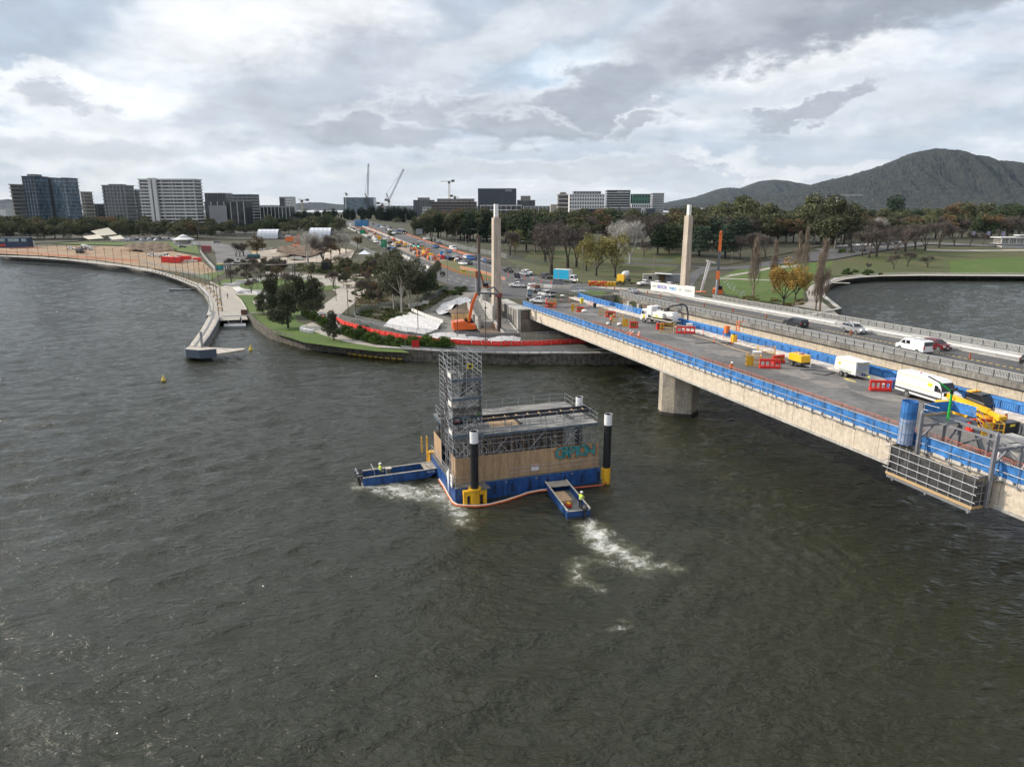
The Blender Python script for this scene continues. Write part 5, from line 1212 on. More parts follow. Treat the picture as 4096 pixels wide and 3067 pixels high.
def compressor():
 t0=thing('air_compressor',B(-12.0,14.4),'yellow towable air compressor on one axle','compressor',SO)
 mb=MB();mb.prism([(-1.35,.72),(-1.35,1.55),(-1.25,1.68),(1.2,1.68),(1.3,1.55),(1.35,.72)],-.78,.78,PY,bev=.06);mb.build('canopy',t0)
 mb=MB();mb.prism([(-1.3,.35),(-1.3,.72),(1.35,.72),(1.2,.35)],-.77,.77,plas,bev=.01);mb.build('base',t0)
 mb=MB();mb.bar((1.2,-.3,.45),(2.5,0,.42),.08,steel);mb.bar((1.2,.3,.45),(2.5,0,.42),.08,steel);mb.tube((2.3,0,.02),(2.3,0,.7),.05,steel,n=8);mb.build('drawbar',t0)
 for sg in(-1,1):mb=MB();mb.bar((-.75,sg*.92,.72),(.25,sg*.92,.72),.24,plas,.05);mb.build('mudguard',t0)
 wheels(t0,[-.25],.33,2.05);mb=MB();mb.tube((-1.0,.2,1.68),(-1.0,.2,1.86),.07,lampr,n=8);mb.build('beacon',t0)
 for i,(m_,x)in enumerate(((PRD,0),(M('navy_rag',(.03,.03,.08),.9),.2),(M('pink_rag',(.4,.05,.12),.9),.35),(PBL,-.1))):
  mb=MB();mb.sphere((.2+x,.25-.1*i,1.72),.2,m_,8,4,(1,1,.5));
  if i==0:cl=mb
  else:cl.v+=[];o_=len(cl.v);cl.add(mb.v,mb.f,m_)
 o=tag(cl.build('folded_jackets'),'heap of red and navy clothing on top of the yellow compressor','clothing');o.location=t0.location;o.rotation_euler=t0.rotation_euler
compressor()
def vactruck():
 p_=DK(2640,1297);t0=thing('vacuum_truck',p_,'white vacuum excavation truck with round tank and hose boom on the closed deck','truck',R_(90+33))
 W=2.45;mb=MB();f=lambda z:1-.04*max(0,z-1.6)
 mb.prism([(2.7,.55),(2.7,2.6),(2.85,2.72),(3.9,2.68),(4.15,1.75),(4.3,1.5),(4.35,.5)],-W/2,W/2,PW,f,.08);c_=mb.build('cab',t0)
 glassparts(c_,[[(3.35,1.7),(3.35,2.35),(3.85,2.35),(4.0,1.7)],[(2.95,1.75),(2.95,2.3),(3.22,2.3),(3.22,1.75)]],[((3.93,2.55),(4.13,1.8))],f,W,9)
 mb=MB();mb.bx(-4.0,4.0,-.5,.5,.62,.9,plas);mb.bx(-4.2,1.2,-W/2,W/2,.95,1.15,M('chassis_beige',(.45,.42,.36),.6));mb.build('chassis',t0)
 mb=MB();mb.prism([(1.2,1.0),(1.2,3.4),(2.5,3.4),(2.6,3.1),(2.6,1.0)],-W/2,W/2,PW,bev=.08);mb.build('pump_housing',t0)
 mb=MB();mb.bx(1.3,2.2,-W/2-.01,-W/2+.02,1.15,1.75,plas);mb.bx(1.3,2.2,W/2-.02,W/2+.01,1.15,1.75,plas);mb.build('vent',t0)
 mb=MB()
 for sg in(-1,1):mb.prism([(-1.9,1.45),(-1.9,2.45),(1.0,2.45),(1.0,1.45)],sg*.95-.32,sg*.95+.32,PW,bev=.1)
 mb.build('side_tank',t0);mb=MB()
 for sg in(-1,1):mb.box((-.45,sg*1.28,1.6),(2.6,.01,.1),MATS['reflective_yellow']);mb.box((-.2,sg*1.285,1.8),(.5,.01,.3),MATS['sign_yellow'])
 for sg in(-1,1):mb.box((3.3,sg*1.24,1.25),(.6,.01,.6),MATS['sign_yellow'])
 mb.build('stripe',t0)
 mb=MB();mb.tube((1.1,0,2.0),(-3.9,0,2.0),.82,M('tank_grey',(.45,.44,.42),.5,var=.15),n=24);mb.build('debris_tank',t0)
 mb=MB();mb.tube((-3.9,0,2.0),(-4.0,0,2.0),.98,PW,n=24);mb.tube((-4.0,0,2.0),(-4.16,0,2.0),.98,PW,.7,24);mb.tube((-4.16,0,2.0),(-4.24,0,2.0),.7,PW,.2,24)
 for k in range(10):a=k*math.pi/5;mb.box((-3.98,1.0*math.cos(a),2.0+1.0*math.sin(a)),(.16,.14,.14),plas)
 mb.box((-4.22,0,2.15),(.02,.22,.2),PDB);mb.build('tank_door',t0)
 mb=MB();dk=M('boom_dark',(.035,.033,.032),.6,.2,var=.3);mb.box((-1.6,0,2.95),(.8,.8,.6),dk);mb.bar((-1.6,0,3.2),(-2.6,-.5,3.9),.2,dk);mb.bar((-2.6,-.5,3.9),(-4.2,-1.4,4.1),.16,dk);mb.path([(-1.5,.2,3.1),(-2.4,-.2,3.75),(-4.2,-1.4,4.3),(-4.9,-1.9,3.9),(-5.1,-2.1,2.6),(-5.15,-2.1,1.1)],.15,dk,8)
 mb.path([(-.8,.3,2.8),(-.2,.5,3.3),(.4,.2,3.4),(.8,-.2,3.0)],.09,dk,7);mb.path([(-1.8,-.9,2.7),(-1.9,-1.25,2.0),(-1.8,-1.2,1.2)],.09,dk,7);mb.build('hose_boom',t0)
 mb=MB();mb.box((-2.9,0,.9),(1.6,2.3,.5),dk);mb.tube((-4.1,.3,1.0),(-4.3,.3,.8),.12,steel,n=8);mb.build('rear_locker',t0)
 wheels(t0,[3.3,-.6,-1.9],.5,W,.3)
vactruck()
def telehandler():
 t0=thing('telehandler',B(-41.0,11.4),'yellow telehandler with black glazed cab beside the white panel van','telehandler',SO)
 mb=MB();mb.prism([(-2.4,.7),(-2.4,1.45),(-1.8,1.6),(-.3,1.5),(-.2,.7)],-1.1,-.35,PY,bev=.06);mb.prism([(-2.4,.6),(-2.4,1.2),(2.0,1.1),(2.2,.6)],-.5,.6,PY,bev=.03);mb.build('chassis',t0)
 text('DIECI',.32,PB,t0,'lettering',(-1.5,-1.115,1.2))
 mb=MB();mb.prism([(-.6,.9),(-.6,2.3),(-.3,2.55),(.8,2.5),(1.25,1.8),(1.3,.9)],.15,1.05,glass,bev=.05);c_=mb.build('cab',t0)
 mb=MB()
 for y in(.15,1.05):mb.path([(-.62,y,.9),(-.62,y,2.32),(-.3,y,2.6),(.82,y,2.54),(1.3,y,1.8),(1.33,y,.9)],.045,PB,6)
 mb.bx(-.4,.8,.12,1.08,2.56,2.62,PB);mb.bx(-.6,-.1,.1,1.1,2.6,2.7,PY);mb.tube((-.1,.6,2.65),(-.1,.6,2.8),.06,orl,n=8);mb.build('cab_frame',c_)
 mb=MB();mb.bar((-2.1,-.15,1.9),(1.9,-.15,1.55),.36,PY,.4);mb.bar((1.2,-.15,1.62),(2.9,-.15,1.35),.28,PY,.32);mb.box((2.9,-.15,1.2),(.5,.8,.55),PY);mb.build('boom',t0)
 mb=MB();mb.box((3.6,-.15,.75),(.7,1.6,.95),PB);mb.path([(3.7,.5,1.1),(4.2,.6,.9),(4.2,.6,.3),(3.9,.5,.2)],.04,PB,6);mb.box((3.97,-.1,1.0),(.02,.5,.2),MATS['sign_yellow']);mb.build('attachment',t0)
 wheels(t0,[-1.5,1.35],.58,2.35,.42)
 mb=MB();mb.path([(-2.0,-.9,1.5),(-2.0,-.9,2.5)],.03,PB,6);mb.sphere((-2.0,-.9,2.55),.08,PB,8,5);mb.box((-1.6,-.95,2.1),(.05,.3,.3),PB);mb.build('mirror',t0)
 g=MB();gn=M('crane_green',(.02,.42,.06),.4);g.bar((-.3,0,2.9),(1.3,0,2.45),.22,gn);g.bar((1.3,0,2.45),(2.3,0,.9),.2,gn);g.bar((2.3,0,.9),(2.9,0,-.9),.12,gn);g.bar((-1.2,0,3.3),(-.3,0,2.95),.1,PB);g.tube((1.3,-.15,2.45),(1.3,.15,2.45),.16,PB,n=10);return t0
tl=telehandler();tl.scale=(1.18,)*3
person(loc2(tl,2.6,1.5,0),SO,'worker in orange and white helmet beside the front of the telehandler',hio,navy,pose='stand')
gs=M('grey_gantry_steel',(.23,.235,.25),.5,.4,var=.15,scale=2)
gt=thing('suspended_gantry',(0,0,0),'grey steel gantry over the bridge edge carrying a black mesh work basket','gantry')
def gb(mb,s0,u0,h0,s1,u1,h1,w,m=gs,h=None):mb.bar(B(s0,u0,h0),B(s1,u1,h1),w,m,h)
for s_,nm in((-47.0,'hanger_post'),(-53.9,'hanger_post')):
 mb=MB();gb(mb,s_,-.75,-2.2,s_,-.75,3.6,.26);p_=B(s_,-.75,3.6);mb.add([tuple(p_+Vector((x,y,0)))for x,y in((-.13,-.13),(.13,-.13),(.13,.13),(-.13,.13))]+[tuple(p_+Vector((0,0,.35)))],[(0,1,4),(1,2,4),(2,3,4),(3,0,4)],gs);mb.build(nm,gt)
 mb=MB();gb(mb,s_,-.7,2.5,s_,3.6,2.5,.22);gb(mb,s_,-.7,1.3,s_,.6,2.4,.14);gb(mb,s_,3.6,-.01,s_,3.6,2.6,.22);gb(mb,s_,1.9,-.01,s_,1.9,2.4,.18);gb(mb,s_,1.9,.1,s_,3.5,2.2,.12);mb.build('portal_frame',gt)
mb=MB();gb(mb,-46.6,2.6,2.66,-60,2.6,2.66,.22);gb(mb,-46.6,1.0,2.62,-54.2,1.0,2.62,.12);gb(mb,-47.2,3.4,.4,-50.6,2.7,2.4,.12);gb(mb,-53.8,3.2,.4,-50.6,2.7,2.4,.12);gb(mb,-50.6,2.6,0,-50.6,2.6,2.6,.2);mb.build('roof_beam',gt)
for k_ in(-52.5,-55.5):
 mb=MB();gb(mb,k_,1.5,0,k_,1.5,1.6,.16,whitep);gb(mb,k_-1,1.5,0,k_+.2,1.5,1.6,.12,whitep);gb(mb,k_,1.5,.0,k_,1.5,.35,.2,PRD);mb.build('striped_prop',gt)
mb=MB();gb(mb,-46.6,1.2,2.7,-46.6,4.2,2.7,2.4,steeld,.08);gb(mb,-45.4,1.1,2.8,-45.4,4.3,2.8,.04,timber,.25);mb.build('top_platform',gt)
mb=MB()
for u0,s0,u1,s1 in((1.1,-45.3,4.3,-45.3),(4.3,-45.3,4.3,-47.8),(1.1,-45.3,1.1,-46.9)):
 for h in(3.35,3.85):mb.tube(B(s0,u0,h),B(s1,u1,h),.03,steel,n=6)
 mb.tube(B(s0,u0,2.7),B(s0,u0,3.9),.03,steel,n=6)
mb.bar(B(-47.8,4.3,3.8),B(-49.4,4.3,2.2),.04,steel);mb.bar(B(-47.8,3.6,3.8),B(-49.4,3.6,2.2),.04,steel);mb.bar(B(-47.8,4,2.7),B(-49.2,4,.1),.5,steeld,.12);mb.build('platform_rail',gt)
mb=MB()
for u0,s0,u1,s1 in((1.15,-45.34,4.25,-45.34),(4.25,-45.34,4.25,-47.7)):
 n=14;vs=[]
 for i in range(n+1):
  a=i/n
  for j in range(4):vs.append(B(s0+(s1-s0)*a,u0+(u1-u0)*a+.03*math.sin(i*1.9+j),2.95+.31*j+.02*math.sin(i*2.3)))
 mb.add(vs,[(i*4+j,(i+1)*4+j,(i+1)*4+j+1,i*4+j+1)for i in range(n)for j in range(3)],bluem)
mb.build('platform_screen',gt)
mb=MB();n=28;c0=B(-45.5,-.62,0)
mb.add([(c0.x+.62*(1+.02*math.sin(i*5+j))*math.cos(2*math.pi*i/n),c0.y+.62*math.sin(2*math.pi*i/n),c0.z+.45+j*.76)for j in range(6)for i in range(n)],[(j*n+i,j*n+(i+1)%n,(j+1)*n+(i+1)%n,(j+1)*n+i)for j in range(1,5)for i in range(n)]+[(i,(i+1)%n,n+(i+1)%n,n+i)for i in range(n)],bluem);o=mb.build('ladder_tube_wrap',gt)
o.data.materials.append(M('pale_tube_mesh',(.26,.31,.40),.7,var=.25,scale=3))
for p_ in o.data.polygons:
 if p_.center.z<c0.z+2.4:p_.material_index=1
mb=MB()
for i in range(14):a=2*math.pi*i/14;mb.tube((c0.x+.64*math.cos(a),c0.y+.64*math.sin(a),c0.z+.4),(c0.x+.64*math.cos(a),c0.y+.64*math.sin(a),c0.z+4.3),.012,blued,n=4)
for z in(.45,1.4,2.4,3.3,4.25):mb.path([(c0.x+.64*math.cos(i*math.pi/8),c0.y+.64*math.sin(i*math.pi/8),c0.z+z)for i in range(17)],.018,blued,4)
mb.build('ladder_tube_wire',gt)
S0,S1=-45.2,-53.6;mb=MB()
ch=B(S0,-1.7,0);
for(s0,u0,s1,u1)in((S0,-1.75,S1,-1.75),(S1,-1.75,S1,.0),(S0,-1.75,S0,-.1)):
 n=16 if abs(s1-s0)>2 else 4;vs=[];uv=[]
 for i in range(n+1):
  for j in range(6):a=i/n;q_=.09*math.sin(i*1.3+j*.9);vs.append(B(s0+(s1-s0)*a,u0+(u1-u0)*a+(.06 if u0==u1 else 0)+q_*(u0==u1),-2.15+j*.5))
 Lh=abs(s1-s0)+abs(u1-u0);mb.add(vs,[(i*6+j,(i+1)*6+j,(i+1)*6+j+1,i*6+j+1)for i in range(n)for j in range(5)],netm2,[[((i+a)/n*Lh,(j+b_)*.5)for a,b_ in((0,0),(1,0),(1,1),(0,1))]for i in range(n)for j in range(5)])
mb.build('basket_mesh',gt)
mb=MB()
for i in range(9):s_=S0+(S1-S0)*i/8;mb.tube(B(s_,-1.85,-2.3),B(s_,-1.85,.5),.03,steel,n=6)
for h in(-1.75,-1.1,-.45,.3):mb.tube(B(S0+.5,-1.9,h),B(S1-.3,-1.9,h),.026,steel,n=6);mb.tube(B(S1-.02,-2.1,h),B(S1-.02,.3,h),.026,steel,n=6);
for h in(-1.0,.2):mb.tube(B(S0+.02,-2.3,h),B(S0+.02,.1,h),.026,steel,n=6)
for u_ in(-1.1,-.3):mb.tube(B(S1-.05,u_,-2.3),B(S1-.05,u_,.4),.03,steel,n=6)
mb.build('basket_tube',gt);mb=MB()
mb.bar(B(S0+.1,-1.88,-2.22),B(S1-.1,-1.88,-2.22),.05,timber,.24);mb.bar(B(S1-.06,-1.85,-2.22),B(S1-.06,.1,-2.22),.05,timber,.24);mb.build('toe_board',gt)
mb=MB()
for u_ in(-1.8,-1.0,-.2):mb.bar(B(S0,u_,-2.5),B(S1,u_,-2.5),.12,gs,.2)
for s_ in(S0-.7,-49.4,S1+.2):mb.bar(B(s_,-1.9,-2.62),B(s_,-.2,-2.62),.2,gs,.25)
mb.bar(B(S0,-.95,-2.37),B(S1,-.95,-2.37),1.6,board,.04);mb.build('basket_floor',gt)
mb=MB();gn=M('crane_green',(.02,.42,.06),.4)
mb.bar(B(-46.9,2.2,2.72),B(-46.8,2.3,5.2),.15,gn);mb.bar(B(-46.8,2.3,5.15),B(-46.4,1.2,6.0),.13,gn);t0=thing('folding_crane_arm',(0,0,0),'slim green folding crane arm rising from the gantry platform','crane arm');mb.build('arm',t0)
mb=MB();mb.bar(B(-46.4,1.2,6.0),B(-46.1,.3,6.5),.10,PB);mb.tube(B(-46.8,2.3,5.0),B(-46.8,2.3,5.4),.14,PB,n=10);mb.build('jib',t0)
def pbarrier(p_,rz,label,h=1.0,L=2.0,chev=False,n=4,m=None,group='red plastic water barriers on the closed deck'):
 m=m or M('barrier_red',(.62,.035,.025),.45,var=.08);t0=thing('water_barrier',p_,label,'barrier',rz,group);t0.scale=(1.2,)*3
 mb=MB();mb.prism([(-L/2,0),(-L/2,.28),(L/2,.28),(L/2,0)],-.28,.28,m,bev=.08);k=n
 for i in range(k+1):x=-L/2+.1+(L-.2)*i/k;mb.prism([(x-.08,.27),(x-.07,h*.8),(x+.07,h*.8),(x+.08,.27)],-.10,.10,m,bev=.02)
 arc=[(-L/2,h*.74)]+[(-L/2+L*i/12,h*.8+.08*abs(math.sin(math.pi*i/12*k)))for i in range(13)]+[(L/2,h*.74)];mb.prism(arc,-.12,.12,m,bev=.02);mb.prism([(-L/2,h*.76),(-L/2,h),(L/2,h),(L/2,h*.76)],-.11,.11,m,bev=.03);mb.build('shell',t0)
 if chev:
  mb=MB();mb.box((0,-.30,h*.55),(.9,.03,.5),PB)
  for x in(-.28,0,.28):mb.bar((x,-.32,h*.55-.22),(x+.14,-.32,h*.55),.02,yell,.07);mb.bar((x+.14,-.32,h*.55),(x,-.32,h*.55+.22),.02,yell,.07)
  mb.build('chevron_board',t0)
 return t0
def cage(p_,rz,label,L=1.6,Wd=1.1,H=1.15,solid=True,group='yellow tube cages on the closed deck'):
 t0=thing('safety_cage',p_,label,'cage',rz,group);t0.scale=(1.22,)*3;mb=MB()
 for x in(-L/2,L/2):
  for y in(-Wd/2,Wd/2):mb.bar((x,y,0),(x,y,H),.07,yell)
 for z in(.12,H*.55,H):
  for y in(-Wd/2,Wd/2):mb.bar((-L/2,y,z),(L/2,y,z),.055,yell)
  for x in(-L/2,L/2):mb.bar((x,-Wd/2,z),(x,Wd/2,z),.055,yell)
 for k in(-.25,.25):mb.bar((k*L,-Wd/2,.1),(k*L,-Wd/2,H),.04,yell)
 mb.build('frame',t0)
 if solid:mb=MB();mb.bx(-L/2+.03,-.02,-Wd/2-.02,-Wd/2+.0,.1,H-.05,yell);mb.build('panel',t0)
 return t0
D_=DK
NR=BRZ-math.pi/2
pbarrier(D_(3078,1472),-.15,'red arched plastic barrier in front of the yellow cage and compressor',1.05,2.3)
pbarrier(D_(3112,1452),.45,'red plastic barrier with black and yellow chevrons next to the compressor',.95,1.8,chev=True)
cage(D_(3012,1462),-.25,'yellow cage with solid panel nearest the white liquid tote, left of the compressor',1.5,1.1,1.2)
cage(D_(3062,1436),-.2,'tall yellow cage frame behind the red arched barrier',1.9,1.0,1.5,False)
pbarrier(D_(3520,1562),-.2,'orange red arched barrier between the service trailer and the panel van',1.05,2.0)
pbarrier(D_(2640,1316),.3,'red barrier left of the yellow cages behind the vacuum truck',.95,1.3,chev=True)
cage(D_(2668,1328),-.3,'yellow cage frame left of the sign board behind the vacuum truck',2.0,1.2,1.2,False)
pbarrier(D_(2742,1333),-.08,'long red arched barrier right of the sign board behind the vacuum truck',1.05,2.8)
cage(D_(2514,1306),-.3,'yellow cage beside the red chevron barrel ahead of the vacuum truck',1.7,1.1,1.2);pbarrier(D_(2535,1311),-.1,'red chevron barrier against the yellow cage ahead of the vacuum truck',1.0,1.4,chev=True)
cage(D_(2470,1290),-.3,'yellow cage holding a round white sign beside the worker with bags',1.7,1.0,1.2,False)
cage(D_(2413,1262),-.25,'yellow cage left of the red barrier near the silver mesh panel',1.3,1.0,1.2,False);pbarrier(D_(2442,1268),-.1,'red chevron barrier near the silver mesh panel',1.0,1.8,chev=True)
cage(D_(2298,1244),-.2,'yellow solid cage with the red chevron barrel and white sack',1.1,.9,1.3);pbarrier(D_(2322,1248),-.1,'red chevron barrel with the white sack in front',1.0,1.5,chev=True)
cage(D_(2212,1222),-.2,'yellow cage beside the worker nearest the left end of the deck',1.2,.9,1.2,False);pbarrier(D_(2203,1230),-.1,'red barrier beside the worker nearest the left end of the deck',.9,2.2,chev=True)
pbarrier(D_(3920,1722),.2,'red barrier behind the yellow box by the concrete blocks',1.0,2.4);cage(D_(3955,1740),-.25,'solid yellow box cage standing by the concrete blocks',1.4,1.2,1.1)
def ibc(p_,rz,label,s=1.0):
 t0=thing('liquid_tote',p_,label,'tote',rz,'white caged liquid totes');t0.scale=(s,)*3;mb=MB();mb.bx(-.5,.5,-.58,.58,.16,1.1,M('tote_white',(.62,.62,.60),.4,var=.05));mb.build('tank',t0);mb=MB()
 for z in(.2,.42,.64,.86,1.1):
  mb.path([(-.53,-.61,z),(.53,-.61,z),(.53,.61,z),(-.53,.61,z),(-.53,-.61,z)],.016,steel,4)
 for x in(-.53,-.18,.18,.53):
  for y in(-.61,.61):mb.tube((x,y,.02),(x,y,1.12),.014,steel,n=4)
 for y in(-.3,0,.3):
  for x in(-.53,.53):mb.tube((x,y,.02),(x,y,1.12),.014,steel,n=4)
 mb.bx(-.55,.55,-.62,.62,.02,.15,steel);mb.build('cage_base',t0)
ibc(D_(3026,1440),-.2,'white caged liquid tote standing behind the yellow cage by the compressor',1.15);ibc(D_(2757,1318),-.1,'white caged liquid tote under the vacuum truck hose',1.0)
def block(p_,rz,d,label,m=conc):
 mb=MB();mb.bx(-d[0]/2,d[0]/2,-d[1]/2,d[1]/2,0,d[2],m);o=tag(mb.build('concrete_block'),label,'concrete block','concrete counterweight blocks');o.location=p_;o.rotation_euler=(0,0,rz)
block(D_(4005,1800,.0),BRZ,(1.4,1.2,.9),'pale concrete block nearest the gantry at the right edge');block(D_(4075,1832),BRZ,(1.5,1.3,1.0),'pale concrete block at the very right edge of the deck');block(D_(4080,1790),BRZ,(2.6,1.0,.9),'long pale concrete block behind the others at the right edge')
def bollard(p_,label,h=1.0,lab='t-top bollard'):
 t0=thing('traffic_bollard',p_,label,'bollard',0,'orange traffic bollards on the closed deck');mb=MB();mb.tube((0,0,0),(0,0,.08),.2,black,n=12);mb.build('base',t0);mb=MB();o_=M('bollard_orange',(.85,.10,.04),.5,var=0)
 mb.tube((0,0,.08),(0,0,h),.055,o_,n=10);mb.tube((0,0,h),(0,0,h+.1),.075,o_,n=10);mb.build('tube',t0);mb=MB();mb.tube((0,0,h*.6),(0,0,h*.75),.058,refl,n=10,cap=False);mb.build('band',t0)
for i,(px,py)in enumerate([(2812,1340),(2855,1372),(2892,1356),(2925,1378),(2245,1208),(2277,1212),(2352,1232),(2360,1226),(2364,1218),(3557,1560),(3862,1695),(2311,1210),(2372,1222),(2738,1338)]):
 bollard(D_(px,py),['bollard at the kerb between the red barrier and the orange hopper','bollard at the left end of the black hoses','bollard just left of the orange hopper','bollard in front of the yellow pump unit','bollard left of the yellow bin by the hoses','second bollard left of the yellow bin by the hoses','bollard beside the dark wheelie bin, left one','bollard beside the dark wheelie bin, middle one','bollard beside the dark wheelie bin, right one','bollard between the panel van and the orange barrier','red and white bollard beside the yellow box near the right edge','bollard near the yellow bin at the deck head','bollard nearest the dark wheelie bin','bollard beside the sign board behind the vacuum truck'][i].capitalize(),1.0)
def binbox(p_,m,label,w=.6,h=1.05,nm='wheelie_bin',cat='bin',lid=None):
 t0=thing(nm,p_,label,cat,BRZ);mb=MB();mb.add([(-w*.4,-w*.4,0),(w*.4,-w*.4,0),(w*.4,w*.4,0),(-w*.4,w*.4,0),(-w/2,-w/2,h*.9),(w/2,-w/2,h*.9),(w/2,w/2,h*.9),(-w/2,w/2,h*.9)],[(0,1,5,4),(1,2,6,5),(2,3,7,6),(3,0,4,7),(4,5,6,7),(3,2,1,0)],m);mb.build('body',t0)
 mb=MB();mb.bx(-w*.54,w*.54,-w*.54,w*.56,h*.9,h,lid or m);mb.build('lid',t0)
binbox(D_(2379,1230),M('dark_green_plastic',(.03,.045,.04),.5),'dark wheelie bin beside the blue wrapped balustrade');binbox(D_(2327,1213),M('bin_yellow',(.62,.52,.06),.5),'yellow wheelie bin near the blue balustrade end',.8,1.3)
binbox(D_(3568,1550),M('blue_plastic',(.06,.14,.35),.5),'blue plastic tub with lid behind the orange barrier',1.1,1.1)
t0=thing('tall_hopper',D_(2905,1350),'orange hopper box on a thin stand beside the blue screen','hopper',BRZ);mb=MB();mb.bx(-.35,.35,-.35,.35,.8,2.0,stor);mb.build('box',t0);mb=MB();mb.tube((0,0,0),(0,0,.8),.06,steeld,n=8);mb.bx(-.3,.3,-.3,.3,0,.05,steeld);mb.build('stand',t0)
t0=thing('lifting_frame',D_(2948,1352),'red orange frame with a small crossarm against the blue screen','frame',BRZ);mb=MB()
for x in(-.4,.4):mb.bar((x,0,0),(x,0,2.8),.12,stor)
for z in(1.4,2.1,2.8):mb.bar((-.4,0,z),(.4,0,z),.12,stor)
mb.bar((-.4,-1.2,2.85),(.2,.2,2.85),.25,stor,.06);mb.build('frame',t0)
t0=thing('pump_unit',D_(2934,1370),'small yellow and orange pump unit in front of the blue screen','pump',BRZ);mb=MB();mb.bx(-.4,.4,-.35,.35,.1,1.3,PY);mb.build('body',t0);mb=MB();mb.bx(-.42,.42,-.36,-.2,.3,1.1,stor);mb.tube((0,0,1.3),(0,0,1.5),.2,PB,n=10);mb.build('fittings',t0)
for i,pts in enumerate([[(2780,1374),(2850,1369),(2930,1372),(2900,1380),(2870,1374),(2960,1366),(3000,1380)],[(3200,1478),(3260,1480),(3340,1490),(3300,1500),(3250,1492)],[(2160,1225),(2260,1232),(2320,1222)]]):
 mb=MB();q=[D_(x,y,.04)for x,y in pts];mb.path(q,.05,black,6);tag(mb.build('black_hose'),['tangle of black hoses on the asphalt near the orange hopper','black hose snaking between the compressor and service trailer','black hose lying across the deck near the yellow bin'][i],'hose','black hoses on the closed deck')
mb=MB();q=[D_(x,y,.08)for x,y in[(2770,1340),(2850,1362),(2940,1395),(3000,1412)]];mb.path(q,.06,M('tan_pipe',(.42,.30,.18),.8),6);tag(mb.build('tan_pipe'),'tan pipe laid along the kerb of the footway','pipe')
mb=MB()
for k in range(16):s_=random.uniform(2,30);mb.box(B(s_,random.uniform(17,18.6),.2),(random.uniform(.3,1.6),.12,.05),M('debris_grey',(.30,.29,.27),.8),rz=random.uniform(0,3))
tag(mb.build('loose_debris'),'loose boards and rubble strewn along the inner footway','debris',kind='stuff')
def aframe(p_,label,face=None,h=1.0,rz=0.0,words=None):
 t0=thing('folding_sign',p_,label,'sign',rz);mb=MB();mb.bar((0,-.25,0),(0,0,h),.55,face or MATS['sign_white'],.03);mb.bar((0,.25,0),(0,0,h),.55,steeld,.03);o=mb.build('boards',t0)
 return t0
aframe(D_(2483,1336),'blue site notice board standing just inside the deck edge near three workers',M('notice_blue',(.05,.10,.28),.6),1.2);aframe(D_(2692,1330),'white and blue site sign board between the cage and red barrier',M('notice_white',(.55,.58,.66),.6),1.5)
aframe(D_(2412,1228),'white folding sign with a pink top against the blue balustrade',MATS['sign_white'],1.3)
t0=thing('round_sign',D_(2480,1296),'white sign plate hung on the yellow cage','sign');mb=MB();mb.tube((0,-.62,.95),(0,-.58,.95),.38,MATS['sign_white'],n=18);mb.build('plate',t0);text('BSA',.28,darkc,t0,'lettering',(0,-.635,.95))
for i,(px,py,s_)in enumerate([(2338,1250,.55),(2478,1303,.5),(2432,1298,.35),(2250,1188,.5)]):
 mb=MB();mb.sphere((0,0,.3),.6,bann,12,7,(1.1,.8,.6));o=tag(mb.build('white_sack',smooth=True),['white sack beside the red chevron barrel','white sack beside the cage with the round sign','white bag hanging low beside the walking worker','crumpled white sheeting near the solar panels'][i],'sack','white sacks on the closed deck');o.location=D_(px,py);o.scale=(s_*2,)*3;o.rotation_euler=(0,0,i)
def meshpanel(p_,rz,w,h,label,tilt=0.0):
 t0=thing('mesh_gate',p_,label,'panel',rz);mb=MB();mb.path([(-w/2,0,0),(-w/2,0,h),(w/2,0,h),(w/2,0,0),(-w/2,0,0)],.03,whitep,5);mb.path([(0,0,0),(0,0,h)],.02,whitep,4)
 for k in range(9):mb.tube((-w/2,0,h*k/9),(w/2,0,h*k/9),.012,whitep,n=4)
 mb.build('frame',t0);t0.rotation_euler=(tilt,0,rz)
meshpanel(D_(2515,1251),BRZ+.1,3.6,1.9,'white framed mesh panel leaning on the blue balustrade ahead of the truck',-.2);meshpanel(D_(2462,1238),BRZ+.2,2.6,1.2,'silver mesh panel tilted low against the blue balustrade',-.9)
for px,py,lab,ps_,az in[(2508,1357,'leftmost of three crouching workers in orange at the deck edge','bend',-.5),(2519,1361,'middle of three crouching workers in orange at the deck edge','bend',.2),(2553,1366,'right one of three crouching workers in orange at the deck edge','bend',1.2),(2921,1500,'lone worker in orange and white helmet behind the blue mesh near the compressor','work',-1.2),(2443,1300,'worker in orange and navy stripes walking with a bag by the cages','walk',-2.4),(2186,1220,'worker in orange beside the flatbed ute at the deck head','stand',2.0)]:
 person(D_(px,py),az,lab,hio,navy if 'bag' in lab or 'lone' in lab else hio,pose=ps_)
def onroad(px,py):return G(px,py,.07)if py<1170 else DK(px,py)
az_=lambda a:R_(90-a)
car('ute',D_(2072,1150),az_(-65),PW,'white ute with toolboxes nearest the left pylon','ute',tray='tray')
o=car('ute',D_(2186,1186),az_(-40),PW,'white ute with dark tray parked behind the mini excavator','ute',tray='dark')
o=car('ute',D_(2160,1214),az_(-60),PW,'white flatbed ute with ladder rack beside the blue mesh','ute',tray='tray');mb=MB();mb.path([(-2.6,-.8,1.0),(-2.6,-.8,2.1),(1.2,-.8,2.1)],.04,steel,5);mb.path([(-2.6,.8,1.0),(-2.6,.8,2.1),(1.2,.8,2.1)],.04,steel,5);mb.build('ladder_rack',o)
